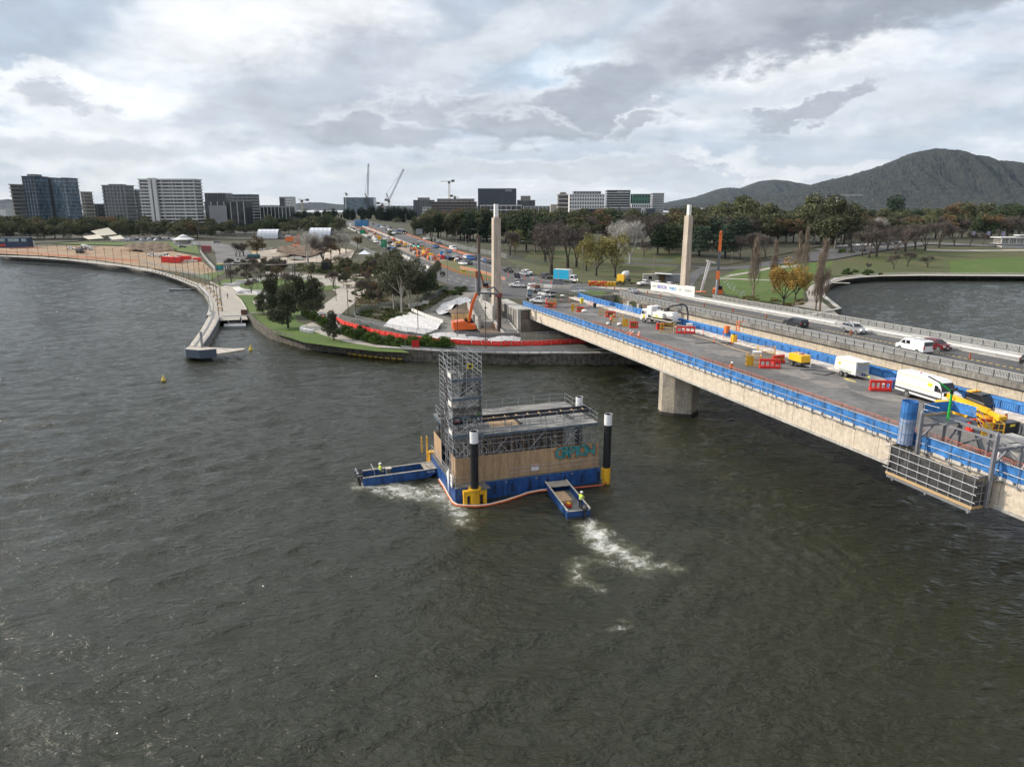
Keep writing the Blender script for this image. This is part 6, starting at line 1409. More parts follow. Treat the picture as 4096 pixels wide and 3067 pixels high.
def flatbed(p_,rz,label,load):
 t0=thing('flatbed_truck',p_,label,'truck',rz);W=2.1;f=lambda z:1-.05*max(0,z-1.5)
 mb=MB();mb.prism([(1.4,.5),(1.4,2.1),(1.6,2.3),(2.5,2.25),(2.85,1.4),(2.95,.5)],-W/2,W/2,PW,f,.08);c_=mb.build('cab',t0);glassparts(c_,[[(1.7,1.4),(1.7,2.0),(2.3,2.0),(2.6,1.4)]],[((2.55,2.18),(2.83,1.48))],f,W,6)
 mb=MB();mb.bx(-3.0,1.3,-W/2,W/2,.85,1.0,steel);mb.bx(-3.0,-2.95,-W/2,W/2,1.0,1.4,steel);mb.bx(-3,1.3,-W/2,-W/2+.04,1.0,1.35,steel);mb.bx(-3,1.3,W/2-.04,W/2,1.0,1.35,steel);mb.build('tray',t0)
 mb=MB();mb.bx(-2.4,.8,-.8,.8,1.0,1.9,load);mb.tube((-2.3,-.4,2.0),(.6,-.4,2.0),.25,load,n=8);mb.tube((-2.3,.4,2.0),(.6,.4,2.0),.25,load,n=8);mb.build('load',t0);wheels(t0,[1.9,-1.8],.4,W)
flatbed(D_(2138,1168),az_(-20),'white flatbed truck with a brown machine load facing away',M('brown_load',(.12,.06,.05),.8,var=.4))
def minidigger():
 t0=thing('mini_excavator',D_(2118,1198),'blue and white mini excavator with tall glazed cab by the blue mesh','excavator',az_(170));mb=MB();mb.bx(-.6,.5,-.55,.55,.9,1.15,PB);mb.prism([(-.6,1.1),(-.6,2.5),(.4,2.5),(.5,1.1)],-.5,.5,PDB,bev=.08);mb.bx(-.95,-.55,-.55,.55,.6,1.3,PW);mb.build('body',t0)
 mb=MB();mb.bx(.49,.52,-.38,.38,1.2,2.3,M('pale_glass',(.25,.32,.36),.1));mb.bx(-.4,.3,-.515,-.50,1.5,2.3,MATS['pale_glass']);mb.bx(-.4,.3,.50,.515,1.5,2.3,MATS['pale_glass']);mb.build('window',t0);mb=MB()
 for y in(-.6,.6):mb.prism([(-.9,.0),(-1.0,.25),(-.9,.45),(.9,.45),(1.0,.25),(.9,0)],y-.18,y+.18,black,bev=.02)
 mb.build('track',t0);mb=MB();mb.bar((.5,.1,1.0),(1.3,.1,1.3),.2,PDB);mb.bar((1.3,.1,1.3),(1.6,.1,.3),.15,PDB);mb.bar((1.0,-.9,.15),(1.0,.9,.15),.1,PB,.35);mb.build('arm',t0)
minidigger()
def solar(p_,rz,label,n=3):
 t0=thing('solar_light_tower',p_,label,'light tower',rz,'trailer mounted solar light towers');mb=MB()
 for k in range(n):mb.box((k*1.1-1.1,0,1.5),(1.0,.05,1.9),M('solar_panel',(.012,.014,.022),.25,var=.1),rx=-.6)
 mb.build('solar_panel',t0);mb=MB();mb.tube((0,.5,0),(0,.5,4.6),.07,steel,n=8);mb.box((0,.5,4.6),(1.0,.3,.12),steel);mb.build('mast',t0);mb=MB();mb.bx(-.9,.9,-.3,.9,.3,.8,PW);mb.tube((-.95,.3,.3),(-.75,.3,.3),.3,tyre,n=10);mb.tube((.75,.3,.3),(.95,.3,.3),.3,tyre,n=10);mb.build('trailer',t0)
solar(D_(2232,1152),-.35,'solar light tower with three tilted panels in front of the pale wall');solar(G(2075,1122,.07),.5,'solar light tower nearest the left pylon top road',2)
t0=thing('scaffold_stair',B(87.5,21.5),'aluminium scaffold stair in the gap between the two bridges','scaffold',BRZ);mb=MB()
for x in(-.2,1.6,3.4):
 for y in(-2.2,-.2,1.8):mb.tube((x,y,-3),(x,y,3.0+.2*x),.04,steel,n=5)
for z in(-1,.3,1.1,1.9,2.9):
 for y in(-2.2,-.2,1.8):mb.tube((-.4,y,z),(3.6,y,z),.035,steel,n=5)
 for x in(-.2,1.6,3.4):mb.tube((x,-2.4,z),(x,2.0,z),.035,steel,n=5)
mb.build('frame',t0);mb=MB();mb.bar((-.2,-2,-2),(-.2,1.8,1.2),.7,steel,.12);mb.bar((2.4,1.8,2.4),(2.4,-2,.2),.7,steel,.12);mb.bx(-.2,3.4,-2.2,1.8,1.1,1.16,steel);mb.build('stair_flight',t0)
t0=thing('barrier_stack',G(2408,1142,.1),'stack of red and yellow plastic barriers behind the median lawn','barriers',-.25);mb=MB()
for i in range(9):
 for j in range(3):mb.bx(-4.2+i*.95,-3.4+i*.95,-.8,.8,.02+j*.42,.38+j*.42,[MATS['barrier_red'],yell,stor][(i+2*j)%3 if i<6 else 1])
mb.build('barriers',t0,kind='stuff')
# ================================================================ vegetation
def leafm(name,col,isl=.45):return M('foliage_'+name,col,.85,var=.35,scale=2.2,island=isl,spec=.2)
barkg=M('bark_grey',(.17,.15,.125),.9,var=.3,scale=4);barkp=M('bark_pale',(.40,.37,.32),.85,var=.3,scale=5);barkd=M('bark_dark',(.045,.037,.03),.95,var=.3,scale=4)
twig=M('twig',(.095,.075,.062),.9,var=.25,scale=3);twigw=M('twig_white',(.36,.34,.31),.85,var=.2,scale=3);twigt=M('twig_tan',(.20,.155,.115),.9,var=.2,scale=3)
def leaves(r,lobes,n,size,gap=.35,flat=0.0,hang=0.0,aspect=.6):
 """leaf-sized quads through the volume of the lobes; returns verts, faces"""
 out=[];tot=sum((l[3]*l[4]*l[5])**.67 for l in lobes)
 for(cx,cy,cz,rx,ry,rz)in lobes:
  k=int(n*(rx*ry*rz)**.67/tot*1.7);d=r.normal(size=(k,3));d/=np.linalg.norm(d,axis=1)[:,None]
  q=d*(r.random(k)**.33)[:,None];p=q*[rx,ry,rz]+[cx,cy,cz]
  ph=r.random(3)*9;f=np.sin(p[:,0]*34+ph[0])+np.sin(p[:,1]*31+ph[1])+np.sin(p[:,2]*37+ph[2])
  keep=f>(-1.4+gap*2.0)*np.ones(k)if gap else np.ones(k,bool)
  keep|=(r.random(k)<.12)
  out.append(p[keep])
 p=np.vstack(out)[:n];k=len(p)
 a=r.normal(size=(k,3));a[:,2]*=(1-flat);a[:,2]-=hang*2;a/=np.linalg.norm(a,axis=1)[:,None]
 b_=np.cross(a,r.normal(size=(k,3)));b_/=np.linalg.norm(b_,axis=1)[:,None]
 s=size*(.55+.9*r.random(k))[:,None]
 vs=np.stack([p-a*s*.5,p+b_*s*.5*aspect,p+a*s*.5,p-b_*s*.5*aspect],1).reshape(-1,3)
 return vs,np.arange(k*4).reshape(-1,4)
def leafmesh(name,vs,fs,m):
 me=bpy.data.meshes.new(name);me.vertices.add(len(vs));me.vertices.foreach_set('co',vs.ravel());me.loops.add(len(fs)*4);me.loops.foreach_set('vertex_index',fs.ravel().astype('i'))
 me.polygons.add(len(fs));me.polygons.foreach_set('loop_start',np.arange(0,len(fs)*4,4,dtype='i'));me.polygons.foreach_set('loop_total',np.full(len(fs),4,'i'));me.update(calc_edges=True);me.materials.append(m);return me
def limbs(mb,rnd,p,d,L,r,depth,m,spread=.55,upb=.25,split=(2,3),n=5,ends=None,keep=.72):
 """recursive tapered limbs"""
 q=p+d*L;r2=r*.66;mb.tube(p,q,r,m,r2,n,cap=False)
 if depth==0:
  if ends is not None:ends.append(q)
  return
 for k in range(rnd.randint(*split)):
  a=Vector((rnd.gauss(0,1),rnd.gauss(0,1),rnd.gauss(0,.6))).normalized();d2=(d+a*spread+Vector((0,0,upb))).normalized()
  limbs(mb,rnd,p+d*L*rnd.uniform(.6,1),d2,L*keep*rnd.uniform(.8,1.15),r2*.85,depth-1,m,spread,upb,split,3 if depth<4 else n,ends,keep)
PROTO={}
def proto(kind,v):
 """builds, once, the trunk and crown meshes of a tree of unit height"""
 if(kind,v)in PROTO:return PROTO[kind,v]
 r=np.random.default_rng(abs(hash((len(kind),v,kind[0],kind[-1])))%9999 if False else sum(map(ord,kind))*7+v);rnd=random.Random(sum(map(ord,kind))*13+v);tr=MB();crown=None
 def lob(n,R,zc,H,rr=(.10,.19),zr=.8):
  o=[]
  for i in range(n):
   a=rnd.uniform(0,6.28);q=R*math.sqrt(rnd.random());z=zc+rnd.uniform(-1,1)*H*math.sqrt(max(0,1-(q/R)**2));s=rnd.uniform(*rr);o.append((q*math.cos(a),q*math.sin(a),z,s,s,s*zr))
  return o
 def trunk(m,r0=.02,h=.5,nb=5,lob_=None):
  tr.tube((0,0,-.03),(0,0,.12),r0*1.25,m,r0,8);tr.tube((0,0,.12),(.01,0,h),r0,m,r0*.6,7)
  for l in(lob_ or[])[:nb*2:2]:tr.tube((0,0,rnd.uniform(.18,.4)),(l[0],l[1],l[2]),r0*.45,m,r0*.15,5)
 if kind=='gum':
  L=lob(18,.40,.54,.36,(.13,.21),.8);trunk(barkp if v%2 else barkg,.017,.55,6,L);crown=(leaves(r,L,6500,.040,.35,.2),leafm('gum',(0.100,0.105,0.051)))
 elif kind=='olive':
  L=lob(17,.27,.55,.34,(.09,.16),.9);trunk(barkp,.015,.6,6,L);crown=(leaves(r,L,6500,.030,.45,.1,.25),leafm('olive',(0.108,0.111,0.068)))
 elif kind=='round':
  L=lob(16,.38,.50,.36,(.16,.24),.9);trunk(barkd,.02,.5,4,L);crown=(leaves(r,L,5500,.040,.3),leafm('round',(0.046,0.062,0.027)))
 elif kind=='rust':
  L=lob(13,.32,.58,.30,(.12,.19),.8);trunk(barkd,.02,.5,6,L);crown=(leaves(r,L,3600,.035,.4),leafm('rust',(0.142,0.097,0.049)))
 elif kind=='sheoak':
  L=[(rnd.gauss(0,.05+.10*(1-z)),rnd.gauss(0,.05+.10*(1-z)),z,.085+.17*(1-z),.085+.17*(1-z),.12)for z in np.linspace(.2,.92,16)];trunk(barkd,.022,.85,4,L);crown=(leaves(r,L,9000,.036,.45,0,-.5,.4),leafm('sheoak',(0.070,0.078,0.043)))
 elif kind=='pine':
  L=[(0,0,z,.06+.20*(1-z),.06+.20*(1-z),.045)for z in np.linspace(.22,.95,12)];trunk(barkd,.02,.9);crown=(leaves(r,L,2600,.04,.3,.5),leafm('pine',(0.041,0.061,0.032)))
 elif kind=='cedar':
  L=[(rnd.gauss(0,.05),rnd.gauss(0,.05),z,.08+.30*(1-z)**.8,.08+.30*(1-z)**.8,.06)for z in np.linspace(.2,.95,9)];trunk(barkd,.022,.8);crown=(leaves(r,L,2600,.042,.35,.6),leafm('cedar',(0.049,0.074,0.046)))
 elif kind=='cypress':
  L=[(0,0,z,.10*math.sin(math.pi*min(1,z*.75+.22))+.015,.10*math.sin(math.pi*min(1,z*.75+.22))+.015,.1)for z in np.linspace(.1,.93,9)];trunk(barkd,.015,.4);crown=(leaves(r,L,900,.045,0,0,-.6),leafm('cypress',(0.022,0.035,0.019),.3))
 elif kind=='columnar':
  L=[(0,0,z,.20*math.sin(math.pi*min(1,z*.62+.3)),.20*math.sin(math.pi*min(1,z*.62+.3)),.12)for z in np.linspace(.12,.9,8)];trunk(barkd,.02,.4);crown=(leaves(r,L,2400,.038,.2),leafm('columnar',(0.030,0.051,0.022),.3))
 elif kind in('bare','barewhite','barelow'):
  ends=[];m={'bare':twig,'barewhite':twigw,'barelow':twig}[kind];tr.tube((0,0,-.03),(0,0,.14),.028,barkd if kind!='barewhite' else twigw,.022,8)
  for k in range(4):limbs(tr,rnd,Vector((0,0,.12)),Vector((rnd.gauss(0,.35),rnd.gauss(0,.35),1)).normalized(),.23,.013,4,m,.6,.22,(2,3),5,ends,.70)
  c_=np.array([tuple(e)for e in ends]);k=2600;c_=c_[r.integers(0,len(c_),k)]+r.normal(size=(k,3))*.035;a=r.normal(size=(k,3));a[:,2]=np.abs(a[:,2])+.2;a/=np.linalg.norm(a,axis=1)[:,None];b_=np.cross(a,r.normal(size=(k,3)));b_/=np.linalg.norm(b_,axis=1)[:,None]
  vs=np.stack([c_-a*.035-b_*.0026,c_-a*.035+b_*.0026,c_+a*.035+b_*.001,c_+a*.035-b_*.001],1).reshape(-1,3);crown=((vs,np.arange(k*4).reshape(-1,4)),m)
 elif kind=='poplar':
  ends=[];tr.tube((0,0,-.03),(0,0,.9),.016,twigt,.004,7)
  for k in range(46):z=rnd.uniform(.08,.84);a=rnd.uniform(0,6.28);limbs(tr,rnd,Vector((0,0,z)),Vector((math.cos(a)*.52*(1.05-z),math.sin(a)*.52*(1.05-z),1)).normalized(),.115*(1.25-z),.004,2,twigt,.16,.5,(2,3),4,ends,.75)
  c_=np.array([tuple(e)for e in ends]);k=2600;c_=c_[r.integers(0,len(c_),k)]+r.normal(size=(k,3))*[.016,.016,.03];a=r.normal(size=(k,3))*.25;a[:,2]=1;a/=np.linalg.norm(a,axis=1)[:,None];b_=np.cross(a,r.normal(size=(k,3)));b_/=np.linalg.norm(b_,axis=1)[:,None]
  vs=np.stack([c_-a*.03-b_*.0013,c_-a*.03+b_*.0013,c_+a*.03+b_*.0005,c_+a*.03-b_*.0005],1).reshape(-1,3);crown=((vs,np.arange(k*4).reshape(-1,4)),twigt)
 elif kind in('yellow','willow'):
  ends=[];tr.tube((0,0,-.03),(0,0,.18),.022,barkd,.017,8)
  for k in range(5):limbs(tr,rnd,Vector((0,0,.15)),Vector((rnd.gauss(0,.4),rnd.gauss(0,.4),1)).normalized(),.22,.011,3,barkd if kind=='yellow' else twig,.5,.25,(2,3),5,ends,.75)
  L=lob(17,.29,.58,.34,(.09,.15),.9)+[(e.x,e.y,e.z,.07,.07,.08)for e in ends[::4]];crown=(leaves(r,L,5200 if kind=='yellow' else 4200,.026 if kind=='yellow' else .024,.35),leafm(kind,(.36,.23,.055)if kind=='yellow' else(.19,.17,.055)))
 elif kind=='shrub':
  L=lob(9,.42,.42,.32,(.2,.3),.8);tr.tube((0,0,-.05),(0,0,.5),.05,barkd,.02,5);crown=(leaves(r,L,1500,.10,.2),leafm('shrub',(0.054,0.084,0.022)))
 elif kind=='hedge':
  L=[(0,y,z,.42,.42,.34)for y in(-.3,.3)for z in(.35,.7)];tr.tube((0,0,-.05),(0,0,.5),.05,barkd,.02,5);crown=(leaves(r,L,1900,.09,.1),leafm('hedge',(.050,.085,.014)))
 elif kind=='tussock':
  L=lob(7,.42,.3,.2,(.2,.3),.7);tr.tube((0,0,-.05),(0,0,.3),.04,barkd,.02,5);crown=(leaves(r,L,900,.16,.2,0,-.8,.3),leafm('tussock',(0.176,0.155,0.061)))
 (vs,fs),m=crown;zt=float(np.percentile(vs[:,2],99.5))if kind not in('shrub','hedge','tussock')else 1.0;vs=vs/zt;tr.v=[(x/zt,y/zt,z/zt)for x,y,z in tr.v];cm=leafmesh('crown',vs,fs,m)
 tm=bpy.data.meshes.new('trunk');tm.from_pydata(tr.v,[],tr.f);[tm.materials.append(x)for x in tr.mats];tm.polygons.foreach_set('material_index',tr.m);tm.update()
 PROTO[kind,v]=(tm,cm);return PROTO[kind,v]
KN={'gum':'gum_tree','olive':'gum_tree','round':'evergreen_tree','rust':'autumn_tree','sheoak':'she_oak_tree','pine':'pine_tree','cedar':'cedar_tree','cypress':'cypress_tree','columnar':'conifer_tree','bare':'bare_tree','barewhite':'bare_tree','barelow':'bare_tree','poplar':'poplar_tree','yellow':'autumn_tree','willow':'willow_tree','shrub':'shrub','hedge':'hedge_shrub','tussock':'tussock_grass'}
tc_=[0]
def tree(kind,loc,h,label,group=None,w=1.0,v=None,rz=None):
 tc_[0]+=1;i=tc_[0];v=(i*7)%4 if v is None else v
 tm,cm=proto(kind,v);t0=thing(KN[kind],loc,label,'shrub' if kind in('shrub','hedge','tussock')else 'tree',i*2.399 if rz is None else rz,group);t0.scale=(h*w,h*w,h)
 for nm,me in(('trunk',tm),('crown',cm)):o=bpy.data.objects.new(nm,me);COL.objects.link(o);o.parent=t0
 return t0
def tpx(kind,px,pyb,pyt,label,group=None,w=None,wm=1.0,**k):
 """tree standing at the pixel of its foot, as tall as the pixel of its tip; w = crown width in pixels"""
 p=G(px,pyb);c_=ray(px,pyt);t=p.y/c_.y;h=CAMH+c_.z*t-p.z
 return tree(kind,p,h,label,group,w=wm,**k)
for i,(k,px,b_,t_,w,lab)in enumerate([('sheoak',1052,1257,1172,.95,'small dark shaggy tree, leftmost of the clump on the lawn bank'),('sheoak',1094,1271,1098,.95,'tall dark shaggy tree second from the left on the lawn bank'),('sheoak',1153,1313,1134,1.15,'brownish dark shaggy tree standing forward near the stone wall'),('sheoak',1208,1262,1102,1.15,'wide dark shaggy tree behind the hedge start, left one'),('sheoak',1255,1262,1108,1.1,'wide dark shaggy tree leaning to the winding road'),('sheoak',1336,1361,1246,1.05,'small round shaggy tree alone by the hedge and footpath'),('olive',1547,1160,1010,.9,'olive gum tree behind the bank, left of three tall gums'),('olive',1607,1250,1000,.85,'tallest olive gum with white trunk on the planted bank'),('olive',1575,1240,1080,.9,'shorter olive gum at the left foot of the white trunk gum'),('olive',1640,1235,1060,.9,'olive gum on the bank just right of the white trunk'),('olive',1672,1205,1030,.95,'broad olive gum below the avenue barrier'),('olive',1745,1160,1045,.95,'olive gum nearest the slip road kerb'),('round',1706,1200,1085,.9,'rounded green tree in front of the gums by the slip road')]):
 tpx(k,px,b_,t_,lab,'trees on the bank beside the promenade',wm=.8 if k=='sheoak' else .85)
for i,(k,px,b_,t_,lab)in enumerate([('bare',1007,1176,1112,'small leafless tree on the steps of the oval lawn'),('bare',1043,1119,1045,'leafless tree in front of the pergolas'),('bare',926,1133,1078,'small leafless tree by the left pergola'),('bare',992,1130,1085,'thin leafless tree between the pergola posts'),('bare',1125,1110,1035,'leafless tree over the right pergola roof'),('bare',1150,1178,1085,'leafless tree hidden behind the dark shaggy trees'),('bare',1335,1153,1085,'small leafless tree on the wedge of lawn by the winding road'),('rust',1108,1115,1060,'brownish small tree beside the right pergola'),('cedar',1095,1075,1030,'small dark conifer behind the pergolas, left one'),('cedar',1122,1078,1030,'small dark conifer behind the pergolas, right one'),('gum',1065,1070,1028,'young gum left of the two small conifers'),('rust',1030,1030,945,'orange brown tree in front of the left white shed'),('bare',960,1030,975,'leafless shrubby tree left of the shed road'),('bare',945,1030,970,'second leafless tree left of the shed road'),('bare',975,1028,972,'third leafless tree left of the shed road'),('barewhite',1232,1055,930,'white barked leafless tree before the right shed'),('bare',1295,1062,940,'dark leafless tree right of the right shed'),('rust',1325,1045,965,'reddish bare tree right of the right shed'),('barewhite',1385,1015,930,'white barked leafless tree beside the avenue'),('bare',1360,1020,935,'leafless tree just left of the avenue fence'),('rust',1430,1000,945,'orange leaved tree against the avenue fence'),('gum',1370,1095,1028,'young gum in the planted slope below the avenue'),('gum',1395,1100,1050,'smaller young gum in the planted slope'),('gum',1315,1075,1045,'low gum beside the dark site box'),('gum',1437,1108,1050,'thin young gum near the upper light poles'),('rust',1500,1185,1130,'dark bare shrub tree inside the road loop'),('bare',1480,1190,1140,'leafless shrub tree inside the road loop'),('round',1700,960,862,'dark round tree at the right edge of the avenue'),('rust',1722,952,870,'tall russet tree beside the avenue'),('rust',1762,948,900,'smaller russet tree beside the avenue'),('rust',1790,945,885,'third russet tree beside the avenue'),('pine',1880,966,850,'tall pine with bare lower trunk right of the avenue'),('cedar',1935,968,900,'small dark conifer on the lawn left of the left pylon'),('pine',1860,955,868,'pine just left of the tall pine'),('bare',2040,1022,925,'leafless tree with yellow tips right of the left pylon'),('willow',2060,1015,920,'yellowish thin tree right of the left pylon'),('pine',2105,1005,865,'tall pine right of the left pylon'),('pine',2140,1012,880,'tall pine beside the streetlight right of the left pylon'),('bare',2205,1100,900,'large spreading leafless tree behind the blue truck'),('bare',2270,1072,880,'large leafless tree behind the blue truck, darker one'),('bare',2180,1050,890,'large leafless tree left of the blue truck'),('bare',2305,1070,905,'large leafless tree right of the blue truck'),('willow',2385,1105,935,'big yellow green tree with dark limbs, left one'),('willow',2460,1112,940,'big yellow green tree with dark limbs, right one'),('willow',2345,1085,960,'lower yellow green tree behind the pair'),('barewhite',2520,1055,885,'tall white barked leafless tree beside the yellow green pair'),('barewhite',2470,1020,880,'white barked leafless tree rising behind the yellow green pair'),('pine',2630,1020,900,'dark green tree left of the right pylon'),('round',2676,1018,890,'dark bushy tree just left of the right pylon'),('bare',2575,1030,965,'low leafless tree in the dark grove'),('cedar',2796,1028,905,'blue green cedar right of the right pylon'),('cedar',2900,1035,900,'broad cedar behind the orange piling mast'),('round',2690,1005,900,'dark tree behind the right pylon'),('bare',2960,1040,940,'leafless tree beside the park road bend'),('bare',3010,1035,930,'leafless tree behind the bare poplars, left'),('bare',3060,1030,935,'leafless tree behind the bare poplars, right'),('poplar',3012,1192,945,'left of the bare poplars in the park'),('poplar',3090,1172,958,'second bare poplar in the park'),('poplar',3188,1100,925,'bare poplar behind the yellow tree, left stem'),('poplar',3215,1105,905,'bare poplar behind the yellow tree, taller stem'),('yellow',3133,1228,1035,'golden leaved tree on the mulch bed'),('yellow',3180,1205,1060,'smaller golden tree behind the first'),('poplar',3278,1246,952,'large bare poplar on the lakeside path near the far bridge'),('poplar',3262,1240,1010,'shorter bare stem at the foot of the large lakeside poplar'),('bare',3447,1028,925,'leafless tree beside the upper road, first'),('bare',3475,1035,905,'leafless tree beside the upper road, second'),('bare',3505,1030,915,'leafless tree beside the upper road, third'),('bare',3580,1020,900,'leafless tree beside the upper road, fourth'),('bare',3620,1010,895,'leafless tree beside the upper road, fifth'),('bare',3700,1005,890,'leafless tree beside the upper road, sixth'),('bare',3755,995,885,'leafless tree before the upper parking, seventh'),('bare',3815,985,905,'leafless tree before the upper parking, eighth'),('bare',3880,985,925,'leafless tree left of the white pavilion'),('bare',3930,982,930,'reddish leafless tree nearest the white pavilion'),('bare',3405,1005,930,'leafless tree above the side road bend'),('bare',3550,1000,905,'leafless tree behind the fourth by the upper road'),('bare',3660,1000,900,'leafless tree behind the sixth by the upper road'),('bare',3575,1078,1015,'low spreading leafless tree on the lawn, left'),('bare',3630,1068,1005,'low spreading leafless tree on the lawn, middle'),('bare',3710,1072,1020,'low spreading leafless tree on the lawn, right'),('bare',3470,1082,1050,'tiny leafless tree by the clipped shrubs'),('columnar',3572,905,782,'tall dark columnar conifer before the mountain'),('gum',3340,1000,785,'tall gum at the left foot of the mountain'),('gum',3255,975,782,'tall gum crown left of the white tower crane'),('gum',2998,950,786,'tallest gum right of the right pylon'),('gum',2940,960,805,'gum left of the tallest gum'),('gum',3045,955,815,'gum right of the tallest gum'),('gum',2880,955,830,'gum above the cedar'),('rust',3825,920,810,'brown topped tree under the mountain'),('gum',3900,925,812,'gum under the mountain right slope'),('round',3990,935,825,'green tree left of the right edge group'),('columnar',4030,935,815,'tall green conifer near the right edge'),('round',4075,940,822,'dark green tree at the right edge'),('round',3950,930,850,'lower green tree near the pavilion banners'),('barewhite',3525,960,870,'pale trunk dead tree left of the dark conifer')]):
 tpx(k,px,b_,t_,lab)
def belt(x0,x1,step,base,top,kinds,where,grp,jb=6,jt=12,seed=1):
 rnd=random.Random(seed);xs=[];x=x0
 while x<x1:xs.append(x);x+=step*rnd.uniform(.75,1.3)
 for i,x in enumerate(xs):
  f=(x-x0)/(x1-x0);b_=base[0]+(base[1]-base[0])*f+rnd.uniform(-jb,jb);t_=top[0]+(top[1]-top[0])*f+rnd.uniform(-jt,jt)
  k=rnd.choice(kinds);desc={'gum':'olive gum tree','round':'dark evergreen','rust':'brown leaved tree','bare':'leafless tree','pine':'dark pine','cedar':'blue green conifer','cypress':'narrow cypress','olive':'grey green gum','willow':'yellow green tree'}[k]
  tpx(k,x,b_,t_,'%s, %s from the left %s'%(desc,ordi(i),where),grp,wm=1.2)
gk=['gum','gum','gum','round','gum','rust','gum','round']
belt(-60,860,36,(958,950),(876,892),gk,'in the near belt at left','near tree belt below the towers',seed=3)
belt(-60,860,40,(942,936),(868,878),gk,'in the rear belt at left','rear tree belt below the towers',seed=4)
belt(830,1370,32,(950,930),(882,880),gk,'behind the white sheds','tree belt behind the white sheds',seed=5)
belt(1060,1340,34,(925,915),(868,866),['round','gum','bare'],'in the far belt behind the sheds','far belt behind the sheds',seed=6)
belt(1700,2150,30,(948,975),(862,850),['round','pine','round','rust','gum'],'in the dark wood right of the avenue','dark wood right of the avenue',seed=7)
belt(1740,2200,32,(915,930),(848,840),['round','gum','gum','rust'],'in the rear wood right of the avenue','rear wood right of the avenue',seed=8)
belt(2170,2700,34,(975,985),(868,865),['bare','gum','round','rust','bare','pine'],'in the wood between the pylons','wood between the pylons',seed=9)
belt(2180,2760,34,(925,935),(842,845),['gum','round','gum','rust'],'in the rear wood between the pylons','rear wood between the pylons',seed=10)
belt(2700,3400,36,(985,970),(868,862),['gum','round','gum','rust','bare','cedar'],'in the wood right of the right pylon','wood right of the right pylon',seed=11)
belt(2720,3440,36,(935,925),(835,838),['gum','gum','round'],'in the rear wood right of the right pylon','rear wood right of the right pylon',seed=12)
belt(3330,4120,38,(960,950),(872,862),['bare','gum','rust','round','bare'],'in the wood under the mountain','wood under the mountain',seed=13)
belt(3400,4130,36,(915,912),(848,835),['gum','bare','gum','round'],'in the rear wood under the mountain','rear wood under the mountain',seed=14)
rnd=random.Random(21);n_=0
for i in range(64):
 x=1108+560*i/64+rnd.uniform(-4,4);p=atdist(x,870,905+rnd.uniform(-30,90));z=gz(p.x,p.y);top=(822+rnd.uniform(0,26))if 1430<x<1640 else 832+rnd.uniform(0,24)
 h=(CAMH+ray(x,top).z*p.y/ray(x,top).y)-z;tree('cypress',(p.x,p.y,z),h,'narrow dark cypress, %s from the left in the hilltop row'%ordi(i),'cypress row on the round hill',w=1.25)
for i,(px,py,h)in enumerate([(1230,1268,2.0),(1246,1276,2.0),(1262,1284,2.0),(1278,1292,2.0),(1294,1301,2.1),(1310,1309,2.1),(1372,1338,2.2),(1388,1344,2.2),(1405,1348,2.1),(1428,1356,2.2),(1449,1360,2.3),(1470,1368,2.3),(1494,1372,2.3),(1520,1376,2.2),(1548,1380,2.2),(1571,1385,2.2),(1601,1388,2.2),(1632,1391,2.3),(1672,1392,2.5),(1690,1391,2.6),(1712,1392,2.6),(1742,1393,2.1),(1768,1394,2.4),(1787,1393,2.4),(1658,1390,2.3)]):
 tree('hedge',G(px,py),h,'clipped green hedge bush, %s from the left along the lake path'%ordi(i),'hedge bushes along the lake path',w=1.15)
rnd=random.Random(33);zone=[('shrub',1410,1480,1300,1330,6,1.3),('shrub',1430,1600,1235,1300,16,1.2),('tussock',1440,1620,1240,1300,14,1.0),('shrub',1400,1560,1165,1215,12,1.5),('shrub',1240,1540,1065,1100,22,2.0),('tussock',1180,1540,1060,1098,26,1.6),('tussock',1400,1540,1175,1230,12,1.2),('shrub',1745,1850,1150,1185,9,1.6),('tussock',3090,3215,1195,1222,14,1.2),('tussock',2940,3040,1180,1215,12,1.2),('shrub',3370,3520,1085,1102,12,1.9),('shrub',3340,3480,1000,1015,8,2.2),('shrub',1560,1700,920,950,10,3),('gum',1560,1690,885,915,12,6),('tussock',2460,2530,1118,1140,6,1.1),('shrub',980,1180,1105,1112,6,1.2)]
zn=['at the foot of the left bank fence','on the bank behind the white barriers','on the bank behind the white barriers','beside the winding park road','in the upper native garden','in the upper native garden','inside the park road loop','on the mound beside the slip road','around the golden tree','at the path edge below the poplars','beside the bay path','by the upper side road','by the avenue right verge','by the avenue far right verge','by the far bridge entrance','by the pergolas']
for(k,x0,x1,y0,y1,n,h),w_ in zip(zone,zn):
 sp=sorted([(rnd.uniform(x0,x1),rnd.uniform(y0,y1))for _ in range(n)])
 for i,(px,py)in enumerate(sp):tree(k,G(px,py),h*rnd.uniform(.6,1.2),'%s, %s from the left %s'%({'shrub':'low green shrub','tussock':'straw coloured tussock','gum':'small roadside gum'}[k],ordi(i),w_),'plants '+w_,w=rnd.uniform(1.1,1.8)if k!='gum' else 1)
yt=sorted([(rnd.uniform(1180,1560),rnd.uniform(1062,1108))if i%3==0 else(rnd.uniform(900,1240),rnd.uniform(1068,1104))if i%3==1 else(rnd.uniform(1330,1560),rnd.uniform(1120,1230))for i in range(34)])
for i,(px,py)in enumerate(yt):
 k=['bare','olive','gum','bare','rust'][i%5]
 tree(k,G(px,py),rnd.uniform(3.2,6.5),'young %s tree, %s from the left among the native garden saplings'%({'bare':'leafless','olive':'grey green','gum':'olive','rust':'brown'}[k],ordi(i)),'young trees of the native garden')
vs_,fs_=[],[];r=np.random.default_rng(5)
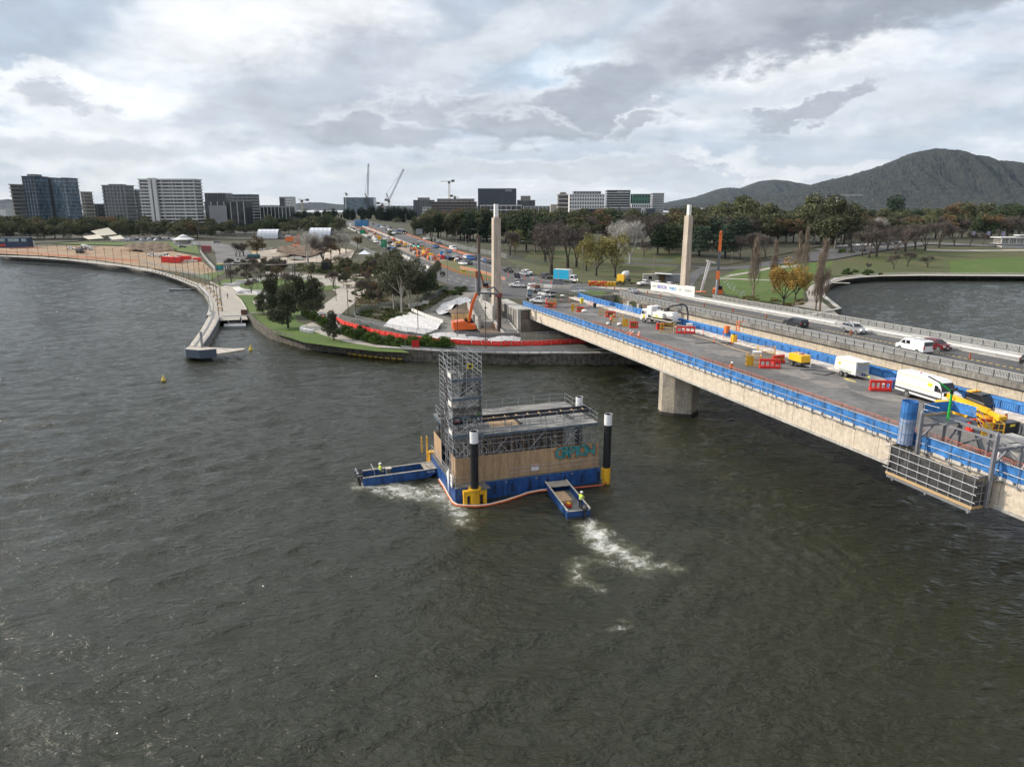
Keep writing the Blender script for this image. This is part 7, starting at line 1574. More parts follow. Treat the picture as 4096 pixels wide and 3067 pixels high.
def cover(name,poly,n,size,m,label):
 w=[G(*p).to_2d()for p in poly];xs=[p.x for p in w];ys=[p.y for p in w];q=r.random((n*3,2))*[max(xs)-min(xs),max(ys)-min(ys)]+[min(xs),min(ys)]
 q=q[inside(w,q[:,0],q[:,1])][:n];f=np.sin(q[:,0]*.9)+np.sin(q[:,1]*.8+q[:,0]*.4);q=q[f>-.3];k=len(q);z=ground(q[:,0],q[:,1])
 c_=np.stack([q[:,0],q[:,1],z+size*.35],1)+r.normal(size=(k,3))*[.3,.3,.08];a=r.normal(size=(k,3));a[:,2]+=1;a/=np.linalg.norm(a,axis=1)[:,None];b_=np.cross(a,r.normal(size=(k,3)));b_/=np.linalg.norm(b_,axis=1)[:,None]
 v=np.stack([c_-a*size*.5,c_+b_*size*.3,c_+a*size*.5,c_-b_*size*.3],1).reshape(-1,3);me=leafmesh(name,v,np.arange(k*4).reshape(-1,4),m);o=bpy.data.objects.new(name,me);COL.objects.link(o);tag(o,label,kind='stuff')
cover('ground_cover',[(1440,1230),(1600,1215),(1760,1165),(1860,1170),(1780,1195),(1650,1250),(1560,1300),(1490,1330),(1400,1312)],9000,.5,leafm('cover',(0.074,0.084,0.030)),'dense low planting on the bank beside the haul ramp')
cover('ground_cover',[(1180,1055),(1540,1050),(1560,1100),(1470,1120),(1300,1098),(1180,1085)],8000,.7,leafm('cover2',(0.115,0.111,0.043)),'patchy native garden behind the winding park road')
cover('ground_cover',[(1340,1120),(1445,1150),(1560,1130),(1570,1200),(1480,1230),(1420,1215),(1440,1170)],6000,.5,leafm('cover3',(0.135,0.105,0.054)),'brownish planting inside the park road loop')
# ================================================================ hills and city
def pane(name,c1,c2,mort,sx,sz,rough=.12,mw=.12,spec=.6):
 """window panes of varied tone in a mullion grid, in metres"""
 m=M(name,c1,rough,var=0,spec=spec);t=m.node_tree;b=t.nodes['Principled BSDF'];tcn=t.nodes.new('ShaderNodeTexCoord');sp=t.nodes.new('ShaderNodeSeparateXYZ');t.links.new(tcn.outputs['Object'],sp.inputs[0])
 ad=t.nodes.new('ShaderNodeMath');t.links.new(sp.outputs[0],ad.inputs[0]);t.links.new(sp.outputs[1],ad.inputs[1]);cb=t.nodes.new('ShaderNodeCombineXYZ');t.links.new(ad.outputs[0],cb.inputs[0]);t.links.new(sp.outputs[2],cb.inputs[1])
 br=t.nodes.new('ShaderNodeTexBrick');br.offset=0;br.inputs['Scale'].default_value=1;br.inputs['Brick Width'].default_value=sx;br.inputs['Row Height'].default_value=sz;br.inputs['Mortar Size'].default_value=mw;br.inputs['Mortar Smooth'].default_value=0
 br.inputs['Color1'].default_value=(*c1,1);br.inputs['Color2'].default_value=(*c2,1);br.inputs['Mortar'].default_value=(*mort,1);t.links.new(cb.outputs[0],br.inputs[0]);t.links.new(br.outputs[0],b.inputs['Base Color']);return m
def hills(name,sil,D,depth,m,label,amp=7.0,floor_=8.0,nx=420,ny=70):
 """ridge traced as a skyline and given real depth: a height field rising to it at distance D"""
 xs=np.linspace(sil[0][0],sil[-1][0],nx);top=np.interp(xs,[p[0]for p in sil],[p[1]for p in sil]);r=np.random.default_rng(3);vs=[]
 for j in range(ny):
  v=j/(ny-1);Y=D-depth*.75+depth*1.5*v;g=math.exp(-((v-.5)/.24)**2)
  for i in range(nx):
   rr=ray(xs[i],top[i]);hx=rr.x/rr.y*D*(1+.0*v);c_=ray(xs[i],top[i]);H=max(0,CAMH+c_.z/c_.y*D-floor_)
   X=hx*(Y/D)**.35;sp=.20*math.sin(i*.06+v*7)+.14*math.sin(i*.15+v*15)+.07*math.sin(i*.37-v*22)
   z=floor_+H*g*(1+sp*(1-g)*1.6)+amp*float(r.random())*min(1,H/60)*(1 if abs(v-.5)>.02 else .6);vs.append((X,Y,z if H>1 else floor_))
 mb=MB();mb.add(vs,[(j*nx+i,j*nx+i+1,(j+1)*nx+i+1,(j+1)*nx+i)for j in range(ny-1)for i in range(nx-1)],m);return mb.build(name,kind='structure',label=label)
forest=two('eucalypt_forest',(.004,.007,.006),(.014,.017,.013),.028,.42,.56,rough=.95,bump=.6,det=9,c3=(.024,.023,.016))
hills('hill',[(2560,830),(2640,818),(2780,791),(2880,757),(2915,753),(2960,758),(3040,727),(3085,722),(3140,726),(3240,746),(3400,800),(3600,850)],7200,2600,forest,'distant blue wooded ridge left of the mountain',10,5)
hills('mountain',[(2600,832),(2850,812),(3000,795),(3100,786),(3250,747),(3350,718),(3420,703),(3500,677),(3600,640),(3660,614),(3710,605),(3745,603),(3800,610),(3850,630),(3900,643),(4000,652),(4096,664),(4300,700),(4700,790),(5200,835)],4600,2400,forest,'dark wooded mountain with a rounded summit at right',13,5,620,110)
hills('hill',[(-600,812),(-200,800),(0,806),(50,799),(110,812),(400,822),(900,824),(1150,822),(1230,812),(1290,812),(1330,818),(1450,824),(2000,826),(2700,826)],8000,2500,forest,'low blue hills on the horizon behind the city',8,5)
for i,(px,py)in enumerate([(3747,596)]):pass
def crane_mast(mb,a,b_,w,m):
 a,b_=Vector(a),Vector(b_);d=b_-a;n=max(3,int(d.length/(w*1.6)));u1=d.cross(Vector((0,1,.01))).normalized()*w/2;u2=d.cross(u1).normalized()*w/2
 c4=[u1+u2,u1-u2,-u1-u2,-u1+u2]
 for c_ in c4:mb.bar(a+c_,b_+c_,w*.16,m)
 for k in range(n):
  for q in range(4):mb.bar(a+d*k/n+c4[q],a+d*(k+1)/n+c4[(q+1)%4],w*.10,m)
def tcrane(px,pyt,D,jib,label,col,pb=860,ctr=None,luff=False):
 """tower crane: jib end pixel(s) at the crane's own distance"""
 base=atdist(px,pb,D);top=atdist(px,pyt,D);t0=thing('tower_crane',(0,0,0),label,'crane');m=M('crane_'+col[0],col[1],.5,var=.1);s=D/1000
 mb=MB();crane_mast(mb,(base.x,D,gz(base.x,D)),top,2.0*s,m);mb.build('mast',t0)
 mb=MB();crane_mast(mb,top,atdist(jib[0],jib[1],D),1.6*s,m);mb.build('jib',t0)
 mb=MB();c_=atdist(*(ctr or(px+(px-jib[0])*.3,pyt)),D);crane_mast(mb,top,c_,1.8*s,m);mb.box(c_,(4*s,3*s,3*s),M('counterweight',(.10,.10,.10),.8));mb.box(top-Vector((0,2*s,1.5*s)),(3*s,2.5*s,3*s),MATS['counterweight']);mb.build('counter_jib',t0)
 if luff:mb=MB();pk=top+Vector((-3*s,0,9*s));mb.bar(top,pk,.9*s,m);mb.bar(pk,atdist(jib[0],jib[1],D),.25*s,m);mb.bar(pk,c_,.4*s,m);mb.build('pendant',t0)
tcrane(1470,800,1250,(1474,655),'luffing crane with its jib raised almost upright over the blue glass block',('dark',(.07,.065,.07)),ctr=(1461,798),luff=True);tcrane(1556,801,1200,(1615,677),'luffing crane with its jib leaning right',('dark',(.07,.065,.07)),ctr=(1545,800),luff=True)
tcrane(1797,726,1000,(1762,726),'yellow hammerhead crane over the framed building',('yellow',(.50,.36,.16)),ctr=(1812,724));tcrane(1820,786,1400,(1836,791),'small yellow crane right of the larger yellow crane',('yellow',(.50,.36,.16)),ctr=(1805,784));tcrane(1208,800,1500,(1193,797),'small pale crane beside the white office tower',('pale',(.5,.42,.3)),ctr=(1229,800));tcrane(1530,815,1500,(1548,817),'small red crane between the luffing cranes',('red',(.45,.10,.10)),ctr=(1512,813));tcrane(3349,781,1500,(3451,780),'white hammerhead crane in front of the mountain',('white',(.55,.55,.52)),ctr=(3310,784))
def bld(x0,x1,top,D,depth,label,wall,glassm,floors=None,bands=None,fins=None,grid=None,roof=None,rz=0.0,fh=3.4,plant=None,name='office_building',band_h=.9,side=None):
 depth*=.6;p0,p1=atdist(x0,860,D if x0<2048 else D+depth),atdist(x1,860,D+depth if x1<2048 else D);Wd=p1.x-p0.x;cx=(p0.x+p1.x)/2;g=gz(cx,D)-1;H=CAMH+ray(x0,top).z/ray(x0,top).y*D-g
 t0=thing(name,(cx,D+depth/2,g),label,'building',rz);mb=MB();mb.bx(-Wd/2,Wd/2,-depth/2,depth/2,0,H,wall);mb.build('wall',t0);n=floors or max(1,int(H/fh));fh=H/n
 if glassm:
  mb=MB();mb.bx(-Wd/2+.5,Wd/2-.5,-depth/2-.15,-depth/2+.1,.8,H-1.0,glassm);mb.bx(-Wd/2-.15,-Wd/2+.1,-depth/2+.5,depth/2-.5,.8,H-1,glassm);mb.bx(Wd/2-.1,Wd/2+.15,-depth/2+.5,depth/2-.5,.8,H-1,glassm);mb.build('glazing',t0)
 if bands:
  b0=MB();b0.bx(-Wd/2-.9,Wd/2+.9,-depth/2-.9,depth/2+.5,-band_h/2,band_h/2,bands);first=None
  for k in range(1,n+1):
   if first is None:first=o=b0.build('floor_band',t0)
   else:o=first.copy();COL.objects.link(o);o.parent=t0
   o.location=(0,0,k*fh)
 if fins:
  m_,cnt,w_=fins;b0=MB();b0.bx(-w_/2,w_/2,-depth/2-.75,-depth/2-.16,0,H-.2,m_);first=None
  for k in range(cnt+1):
   if first is None:first=o=b0.build('fin',t0)
   else:o=first.copy();COL.objects.link(o);o.parent=t0
   o.location=(-Wd/2+w_/2+(Wd-w_)*k/cnt,0,0)
 if grid:
  gx,gy=grid;b0=MB();ww,wh=Wd/gx*.55,H/gy*.5;b0.bx(-ww/2,ww/2,-depth/2-.1,-depth/2+.1,-wh/2,wh/2,M('dark_window',(.03,.035,.045),.15));first=None
  for j in range(gy):
   for i in range(gx):
    if first is None:first=o=b0.build('window',t0)
    else:o=first.copy();COL.objects.link(o);o.parent=t0
    o.location=(-Wd/2+Wd*(i+.5)/gx,0,H*(j+.55)/gy)
 if plant:mb=MB();mb.bx(-Wd*.3,Wd*.25,-depth*.3,depth*.3,H,H+plant,concd);mb.build('plant_room',t0)
 return t0,Wd,H,depth
gb_=pane('blue_glass',(.06,.11,.16),(.20,.28,.35),(.03,.04,.06),3.2,3.4);gd=pane('dark_glass',(.016,.026,.042),(.03,.045,.07),(.035,.045,.06),2.4,3.6);gg=pane('grey_glass',(.045,.05,.055),(.13,.135,.14),(.20,.20,.19),3.0,3.2,mw=.35);gh=pane('hotel_glass',(.035,.035,.035),(.09,.085,.08),(.30,.29,.27),6.0,3.6,mw=.25);gk_=pane('black_glass',(.012,.015,.02),(.04,.045,.05),(.05,.05,.055),4,4)
wc=M('white_cladding',(.55,.55,.54),.7,var=.06,scale=.1);bc=M('beige_cladding',(.36,.33,.29),.8,var=.08,scale=.1);gc=M('grey_cladding',(.22,.23,.24),.7,var=.1,scale=.1);dc=M('charcoal_cladding',(.05,.055,.065),.6,var=.1,scale=.1)
T='tower_building'
bld(58,112,738,690,30,'brownish left end of the blue glass tower with stacked balconies',bc,gg,bands=bc,name=T);bld(112,214,705,700,32,'tall blue glass tower at far left, left half',dc,gb_,bands=gc,band_h=.35,fins=(dc,4,1.2),name=T,plant=2);bld(214,270,710,712,30,'blue glass tower at far left, recessed middle bay',dc,gb_,fins=(dc,3,1.0),name=T);bld(270,330,712,700,32,'blue glass tower at far left, right bay with pale balcony slabs',dc,gb_,bands=gc,band_h=.6,name=T)
bld(334,380,768,780,26,'beige apartment tower right of the blue glass tower',bc,gg,bands=bc,name=T);bld(380,424,815,800,26,'low dark roofed block between the beige and grey towers',gc,gk_);bld(424,548,742,760,30,'grey apartment tower with many small balconies',gc,gg,bands=gc,fins=(gc,6,1.2),name=T,plant=1.5);bld(555,580,758,780,26,'narrow apartment block half hidden behind the white hotel slab',wc,gg,bands=wc)
t0,Wd,H,dp=bld(573,817,718,670,26,'white hotel slab with long horizontal balconies and a split white spine',wc,gh,floors=17,bands=wc,band_h=1.1,fins=(wc,5,.4),name='hotel_building');mb=MB();mb.bx(-Wd/2+9.3,-Wd/2+11.9,-dp/2-3.5,-dp/2-1,-3,H+1.2,wc);mb.bx(-Wd/2+13.2,-Wd/2+16.4,-dp/2-3.5,-dp/2-1,-3,H+1.2,wc);mb.build('spine_wall',t0)
bld(827,938,772,900,40,'grey office block right of the hotel, rear left',gc,gg,fins=(dc,12,.8));bld(936,1042,778,880,36,'dark apartment block with white balcony edges right of the hotel',dc,gk_,bands=wc,band_h=.5,fins=(dc,4,3));bld(822,1012,806,760,40,'low dark glass office with slim white columns',dc,gk_,fins=(wc,6,.5));bld(838,910,822,757,2,'grey screen wall on the low dark glass office',gc,None,name='screen_building');bld(1042,1180,826,820,30,'long low grey building with white columns',gc,gk_,fins=(wc,8,.4))
t0,Wd,H,dp=bld(1122,1187,787,1300,40,'white office tower with square windows',wc,None,grid=(9,8));bld(1122,1142,792,1298,3,'dark glazed corner strip on the white office tower',dc,gk_,name='strip_building')
bld(1378,1507,790,1250,40,'blue finned glass block behind the cypress hill',dc,gb_,fins=(gc,26,.5));bld(1655,1742,800,1250,40,'grey office behind the cypresses',gc,gg,fins=(dc,8,2),plant=4);bld(1690,1726,828,1050,30,'small white gridded block left of the framed building',wc,None,grid=(5,4));bld(1560,1690,836,1300,40,'long pale low rooftops behind the cypresses',gc,None)
bld(1727,1908,808,980,44,'half built block with open concrete frame',dc,gk_,bands=M('raw_frame',(.26,.19,.14),.9),band_h=.7,fins=(dc,12,.7));bld(1750,1900,795,990,40,'glazed upper storeys of the half built block',dc,gg)
t0,Wd,H,dp=bld(1913,2065,754,1010,44,'black glass office tower with fine vertical lines',dc,gd,fins=(dc,28,.35),name=T);text('KPMG',3.4,wc,t0,'roof_sign',(Wd*.30,-dp/2-.9,H-3),ext=.1);bld(1922,2086,822,905,30,'low building with white floor bands in front of the black tower',gc,gk_,floors=4,bands=wc,band_h=1.0,fins=(wc,8,.5));bld(2068,2140,800,1100,40,'stepped dark office right of the black tower',gc,gk_,plant=6);bld(2092,2200,824,1000,30,'low pale office with columns right of the black tower',gc,gg,fins=(wc,7,.7));bld(2200,2250,818,1150,30,'small pale block left of the striped beige building',bc,None)
bld(2228,2275,780,1120,40,'beige building with dark window stripes',bc,gk_,floors=6,bands=bc,band_h=2.2,plant=4);t0,Wd,H,dp=bld(2272,2416,777,1080,40,'white office building with square windows and a stepped roof',wc,None,grid=(14,7));bld(2288,2402,765,1095,30,'grey setback top storey of the white office building',gc,None,grid=(9,9));
t0,Wd,H,dp=bld(2418,2518,761,1100,40,'dark hotel block with white balcony bands and a rooftop sign',dc,gk_,bands=wc,band_h=.7,name='hotel_building');text('MERITON',4.2,wc,t0,'roof_sign',(Wd*.18,-dp/2-1.1,H-3),ext=.1);bld(2520,2598,776,1090,36,'building wrapped in green netting above white floors',M('green_netting',(.05,.14,.09),.8,var=.2,scale=.2),None,grid=(6,5));bld(2522,2600,815,1075,10,'white lower storeys below the green netting',wc,None,grid=(9,3));bld(2598,2652,773,1120,36,'grey apartment block with balconies at the right end of the office group',gc,gk_,bands=wc,band_h=.6,fins=(gc,3,4))
for i,(a,b_,tp,D,lab,m,g)in enumerate([(2315,2445,832,960,'low white and green glass building among the trees',wc,gk_),(2440,2565,829,980,'low white block below the green netting',wc,gg),(2575,2620,834,950,'small dark block with white windows between trees',dc,None),(2690,2800,830,1050,'long grey apartments left of the right pylon cap',gc,gg),(2800,2850,832,1080,'grey apartments right of the right pylon cap',gc,gg),(2850,2880,838,1050,'small cream block behind the gums',bc,gg),(3078,3150,847,900,'small white apartment block at the foot of the mountain',wc,gg),(3150,3195,850,930,'second small white block at the foot of the mountain',wc,gg),(0,58,838,900,'low white roofed building at the left edge',wc,None)]):bld(a,b_,tp,D,25,lab,m,g,name='apartment_building' if 'apart' in lab else 'low_building')
p_=atdist(1386,868,1000);t0=thing('flag_mast',(p_.x,p_.y,gz(p_.x,p_.y)),'tall white flag mast on the round hill','flagpole');h=CAMH+ray(1386,765).z/ray(1386,765).y*1000-gz(p_.x,p_.y);mb=MB();mb.tube((0,0,0),(0,0,h),.45,whitep,.2,8);mb.build('pole',t0);mb=MB();mb.add([(0,0,h-1),(3.5,-.5,h-4),(3.0,-.3,h-6.5),(0,0,h-4.5)],[(0,1,2,3)],PGN);mb.build('flag',t0)
for i,(x0,x1,pb,pt)in enumerate([(1032,1114,956,926),(1240,1324,952,921)]):
 p0=G((x0+x1)/2,pb);s_=pxm(p0);wd=(x1-x0)/s_;hh=(pb-pt)/s_+1.5;t0=thing('fabric_shed',p0,['left white arched fabric shed behind the site yard','right white arched fabric shed behind the site yard'][i],'shed',0,'white arched fabric sheds');wf=M('white_fabric',(.60,.62,.66),.6,var=.06,scale=.5);mb=MB();n=12
 vs=[(x,5.5*math.cos(math.pi*k/n)+4,max(0,hh*math.sin(math.pi*k/n)**.7))for x in np.linspace(-wd/2,wd/2,7)for k in range(n+1)]
 mb.add(vs,[(a*(n+1)+k,(a+1)*(n+1)+k,(a+1)*(n+1)+k+1,a*(n+1)+k+1)for a in range(6)for k in range(n)],wf);mb.build('cover',t0);mb=MB()
 for x in np.linspace(-wd/2,wd/2,6):mb.path([(x,5.6*math.cos(math.pi*k/n)+4,hh*1.01*math.sin(math.pi*k/n)**.7)for k in range(n+1)],.12,wc,4)
 mb.build('rib',t0)
p0=G(4045,992);s_=pxm(p0);t0=thing('lakeside_pavilion',p0,'white flat roofed glazed pavilion at the right edge above the lawn','pavilion',-.05);wd=130/s_;x0=-52/s_;mb=MB();mb.bx(x0+2,x0+wd,-.2,8,-1,2.2,wc);mb.build('plinth',t0);mb=MB();mb.bx(x0,x0+wd,-1.5,8.5,2.25,2.5,wc);mb.bx(x0,x0+wd,-1.5,9,5.6,6.1,wc);mb.bx(x0+12,x0+wd,1.5,7,6.9,7.4,wc);mb.bx(x0+13,x0+wd,2,6,6.1,6.9,gk_);mb.build('roof',t0);mb=MB();mb.bx(x0+1.5,x0+wd-.5,-.5,8,2.5,5.6,pane('pavilion_glass',(.10,.10,.09),(.22,.20,.17),(.5,.5,.48),1.2,1.1,mw=.07));mb.build('glazing',t0);mb=MB()
for k in range(5):mb.bx(x0+.6+k*4.2,x0+1.0+k*4.2,-1.3,-.9,2.5,5.6,wc)
mb.build('column',t0)
for i,x in enumerate([3883,3942,4002]):
 p0=G(x,968);mb=MB();mb.bar((0,0,0),(0,0,7),.12,steeld);t0=thing('banner_pole',p0,'lamp pole with a pale banner, %s from the left before the pavilion'%ORD[i],'banner',0,'banner poles by the pavilion');mb.build('pole',t0);mb=MB();mb.bx(.1,2.2,-.03,.03,3.6,6.8,M('banner_lilac',(.30,.28,.42),.7,var=.3,scale=1.2));mb.build('banner',t0)
# ================================================================ shore furniture, plant and traffic
def GX(px,py,l=.05):return G(px,py,l+(.35*float(ss(290,420,G(px,py).y))))
def run(pts,step,world=False):
 q=[Vector(p)if world else G(*p)for p in pts];q2=dens([v.to_2d()for v in q],.1,False);out=[];acc=0
 for i in range(len(q2)-1):
  if acc<=0:d=q2[i+1]-q2[i];out.append((Vector((*q2[i],gz(*q2[i]))),math.atan2(d.y,d.x)));acc=step
  acc-=(q2[i+1]-q2[i]).length
 return out
def rows(name,cat,pts,step,shapes,lab,grp,lift=.05,maxn=99):
 """one thing copied along a traced line, each copy with its own label"""
 r0=None
 for i,(p,a)in enumerate(run(pts,step)[:maxn]):
  if r0 is None:r0=thing(name,p,lab%ordi(i),cat,a,grp);[shapes[k]().build(k,r0)for k in shapes];r=r0;sub=[(c_,[])for c_ in kids(r0)]
  else:r=dup(r0,p,a,lab%ordi(i),sub=sub)
  r.location.z+=lift+.4*float(ss(290,420,p.y))
def mbx(*bs):
 def f():
  mb=MB()
  for b_ in bs:mb.bx(*b_[:6],b_[6])
  return mb
 return f
redm=MATS['barrier_red']
def redb():
 mb=MB();mb.prism([(-.98,0),(-.98,.95),(.98,.95),(.98,0)],-.10,.10,redm,bev=.03);mb.prism([(-.98,0),(-.98,.4),(.98,.4),(.98,0)],-.25,.25,redm,bev=.12);return mb
rows('water_barrier','barrier',[(1350,1285),(1378,1300),(1420,1312),(1500,1334),(1620,1357),(1740,1371),(1860,1378),(2000,1384),(2150,1382),(2330,1372),(2420,1362)],2.05,{'shell':redb,'pale_mark':mbx((-.4,.4,-.115,-.101,.58,.68,M('pale_red_mark',(.55,.22,.18),.6)))},'red water barrier, %s from the left along the lake road','red water barriers along the lake road')
def wb():
 mb=MB();mb.prism([(-.95,0),(-.95,.85),(.95,.85),(.95,0)],-.10,.10,whitep,bev=.03);mb.prism([(-.95,0),(-.95,.35),(.95,.35),(.95,0)],-.22,.22,whitep,bev=.1);return mb
wsl={'shell':wb,'slot':mbx(*[(-.75+k*.4,-.55+k*.4,-.106,-.101,.45,.62,gc)for k in range(4)])}
rows('water_barrier','barrier',[(1767,1296),(1700,1272),(1645,1247)],2.0,wsl,'white water barrier, %s along the lower row on the sheeted slope','white barriers, lower row',.3);rows('water_barrier','barrier',[(1648,1232),(1690,1222),(1728,1212)],2.0,wsl,'white water barrier, %s along the upper row on the haul ramp','white barriers, upper row',.3)
fm=mesh_alpha('wire_fence',(.30,.32,.33),9,9,.14,.10)
def fence(pts,label,h=2.0,step=2.5,m=None,wm2=None,name='mesh_fence',lift=0.0):
 q=[p for p,a in run(pts,step)];t0=thing(name,(0,0,0),label,'fence');m=m or steel;up=Vector((0,0,lift));f_=None;pm=MB();pm.bx(-.03,.03,-.03,.03,0,h,m)
 for p in q[:99]:
  if f_ is None:f_=o=pm.build('post',t0)
  else:o=f_.copy();COL.objects.link(o);o.parent=t0
  o.location=p+up
 mb=MB();r_=MB()
 for a,b_ in zip(q,q[1:]):
  a=a+up;b_=b_+up;L=(b_-a).length;mb.quad(a+Vector((0,0,.1)),b_+Vector((0,0,.1)),b_+Vector((0,0,h)),a+Vector((0,0,h)),wm2 or fm,[(0,0),(L,0),(L,h),(0,h)]);r_.bar(a+Vector((0,0,h)),b_+Vector((0,0,h)),.05,m);r_.bar(a+Vector((0,0,.12)),b_+Vector((0,0,.12)),.05,m)
 mb.build('mesh',t0);r_.build('rail',t0);return t0
orm=mesh_alpha('orange_mesh',(.62,.20,.10),4,4,.25,.30);whm=mesh_alpha('white_mesh',(.5,.5,.5),3,3,.3,.4)
fence([(1415,1262),(1500,1240),(1640,1226),(1745,1188),(1820,1160),(1850,1155)],'grey mesh fence climbing the planted bank',1.9);fence([(1362,1290),(1440,1312),(1520,1325),(1640,1345),(1780,1358),(1900,1365),(2060,1368),(2280,1358),(2400,1350)],'grey mesh fence behind the red water barriers',2.0);fence([(1415,1262),(1424,1285),(1480,1298),(1560,1318)],'low mesh fence round the foot of the planted bank',1.5)
fence([(560,1050),(700,1085),(780,1103),(850,1125)],'green topped mesh fence beside the left promenade',1.7,m=M('green_steel',(.10,.22,.15),.6));fence([(0,1012),(150,1020),(330,1035),(560,1050)],'pinkish mesh fence beside the far promenade',1.4,wm2=orm);fence([(800,1010),(830,1050),(862,1085)],'grey mesh fence beside the service road',2.0,wm2=whm);fence([(40,1000),(100,995),(170,998)],'orange mesh fence in the far left site',1.2,wm2=orm)
fence([(1458,905),(1560,950),(1680,1005),(1760,1045)],'orange mesh fence along the left edge of the avenue works',1.1,4,wm2=orm,m=stor);fence([(1620,938),(1720,975),(1850,1018),(1985,1052)],'orange mesh fence along the right edge of the avenue',1.1,4,wm2=orm,m=stor);fence([(1840,1075),(1920,1092),(1985,1112),(2030,1125)],'orange and white mesh fence on the grass median',1.0,3,wm2=orm,m=whitep);fence([(1700,952),(1800,985),(1900,1010),(2030,1035),(2200,1050)],'grey mesh fence at the park edge right of the avenue',2.0,4);fence([(2220,1175),(2290,1172),(2400,1172)],'grey mesh fence round the small median lawn',1.9);fence([(2390,1035),(2560,1048),(2700,1052)],'grey mesh fence before the site office',1.8,4);fence([(1400,975),(1470,1010),(1540,1040)],'grey mesh fence left of the avenue',1.8,4)
for pts,lab in[([(1392,915),(1480,955),(1580,1010),(1680,1060),(1740,1085)],'pale concrete barrier row left of the median works'),([(1440,905),(1540,945),(1640,985),(1740,1030)],'pale concrete barrier row right of the median works'),([(2010,1142),(2140,1148),(2290,1158)],'white wall of barriers behind the parked utes'),([(1700,1068),(1760,1100)],'short pale barrier row beside the gums'),([(1300,988),(1200,990),(1100,998),(1030,1008)],'pale barrier row across the site yard')]:
 t0=thing('barrier_wall',(0,0,0),lab,'barriers');q=run(pts,3.0);m_=[conc,wc,bc];mb=MB()
 for i,(p,a)in enumerate(q):mb.box(p+Vector((0,0,.5+.35*float(ss(290,420,p.y)))),(2.9,.45,1.0),m_[(i*5)%3],a)
 mb.build('blocks',t0,kind='stuff')
rows('traffic_cone','cone',[(1762,1062),(1800,1080),(1850,1098),(1940,1118),(1985,1126)],2.6,{'cone':lambda:MB().tube((0,0,0),(0,0,.9),.2,MATS['bollard_orange'],.05,8),'base':mbx((-.22,.22,-.22,.22,-.02,.04,black))},'orange cone, %s from the left along the slip road','cones along the slip road')
rows('traffic_cone','cone',[(2000,1098),(2080,1112),(2160,1128),(2290,1148)],5,{'cone':lambda:MB().tube((0,0,0),(0,0,.95),.18,MATS['bollard_orange'],.05,8)},'orange cone, %s from the left before the white barrier wall','cones before the white barrier wall')
q=[v for v,a in run([(1604,1398),(1800,1411),(1950,1417),(2200,1417),(2440,1408)],2.2)];t0=thing('crash_rail',(0,0,0),'long grey steel crash rail along the top of the lake wall','guard rail');mb=MB();[mb.bar(a+Vector((0,0,.65)),b_+Vector((0,0,.65)),.08,steel,.3)for a,b_ in zip(q,q[1:])];mb.build('rail',t0);mb=MB();[mb.bar(a,a+Vector((0,0,.6)),.12,steeld)for a in q];mb.build('posts',t0,kind='stuff')
def pole(px,py,h,label,grp,arm=0.0,m=None,luminaire=True,r=.09,az=0.0,name='street_lamp'):
 t0=thing(name,GX(px,py,0),label,'lamp post',az,grp);mb=MB();m=m or M('rusty_pole',(.075,.045,.035),.8);mb.tube((0,0,0),(0,0,h),r,m,r*.7,7);mb.build('pole',t0)
 if arm:mb=MB();mb.path([(0,0,h),(-arm*.4,0,h+.5),(-arm,0,h+.6)],r*.6,m,5);mb.box((-arm-.3,0,h+.62),(.8,.3,.14),wc);mb.build('arm',t0)
 elif luminaire:mb=MB();mb.tube((0,0,h*.86),(0,0,h*.9),r*1.9,m,n=7);mb.box((.25,0,h*.88),(.35,.14,.1),m);mb.build('lamp',t0)
PL=[(30,1027),(72,1029),(115,1031),(156,1033),(196,1036),(236,1039),(275,1042),(313,1045),(350,1048),(387,1051),(424,1054),(458,1058),(492,1064),(526,1069),(560,1075),(592,1081),(621,1083),(651,1089),(680,1096),(706,1101),(734,1111),(757,1120),(781,1120),(802,1131),(823,1142),(840,1163),(857,1177),(876,1268),(882,1207),(890,1246)]
for i,(x,y)in enumerate(PL):pole(x,y,8.2 if i<26 else 9.0,'slim rusty light pole, %s from the left along the promenade'%ordi(i),'rusty light poles along the promenade')
for i,(x,y,h)in enumerate(sorted([(1035,1134,9),(1062,1123,9),(1030,1157,9),(1115,1100,8),(1183,1115,9),(1128,1160,9),(1345,1205,8),(1394,1257,7),(1424,1260,7),(1392,1230,6.5),(1428,1205,9),(1518,1220,9),(1448,1158,9),(1470,1167,9),(1478,1140,9),(1440,1130,9),(1395,1117,9),(1545,1058,9),(1515,1300,8.5),(1673,1332,9.5),(1831,1355,8.5),(1943,1394,9.5),(1360,1090,8),(1270,1080,8),(1225,1068,9),(1150,1045,8)])):pole(x,y,h,'slim dark light pole, %s from the left between the pergolas and the pylon'%ordi(i),'dark light poles in the park')
gal=M('lamp_pole_brown',(.20,.17,.14),.7)
for i,(x,y,h,arm)in enumerate(sorted([(1791,1128,11,0),(1946,1165,12,3.2),(1700,1012,10,0),(1562,1000,10,0),(1508,985,10,0),(1486,962,9,0),(1427,930,9,0),(1400,918,8,0),(1530,990,10,0),(1742,990,10,0),(1782,1000,10,0),(1828,1010,10,0),(1864,1025,10,0),(1912,985,9,3),(2138,1085,10,4),(2025,1065,9,0),(2327,1120,11,0),(2612,1152,11,4.5),(2926,1062,7,-1.6),(2360,1085,9,0),(1650,955,9,0),(1610,940,9,0),(1440,1000,15,0),(1624,925,14,0)])):pole(x,y,h,'tall brown lamp post, %s from the left along the avenue and park'%ordi(i),'lamp posts along the avenue',abs(arm)if arm>0 else 0,gal,True,.11,0 if arm>=0 else math.pi)
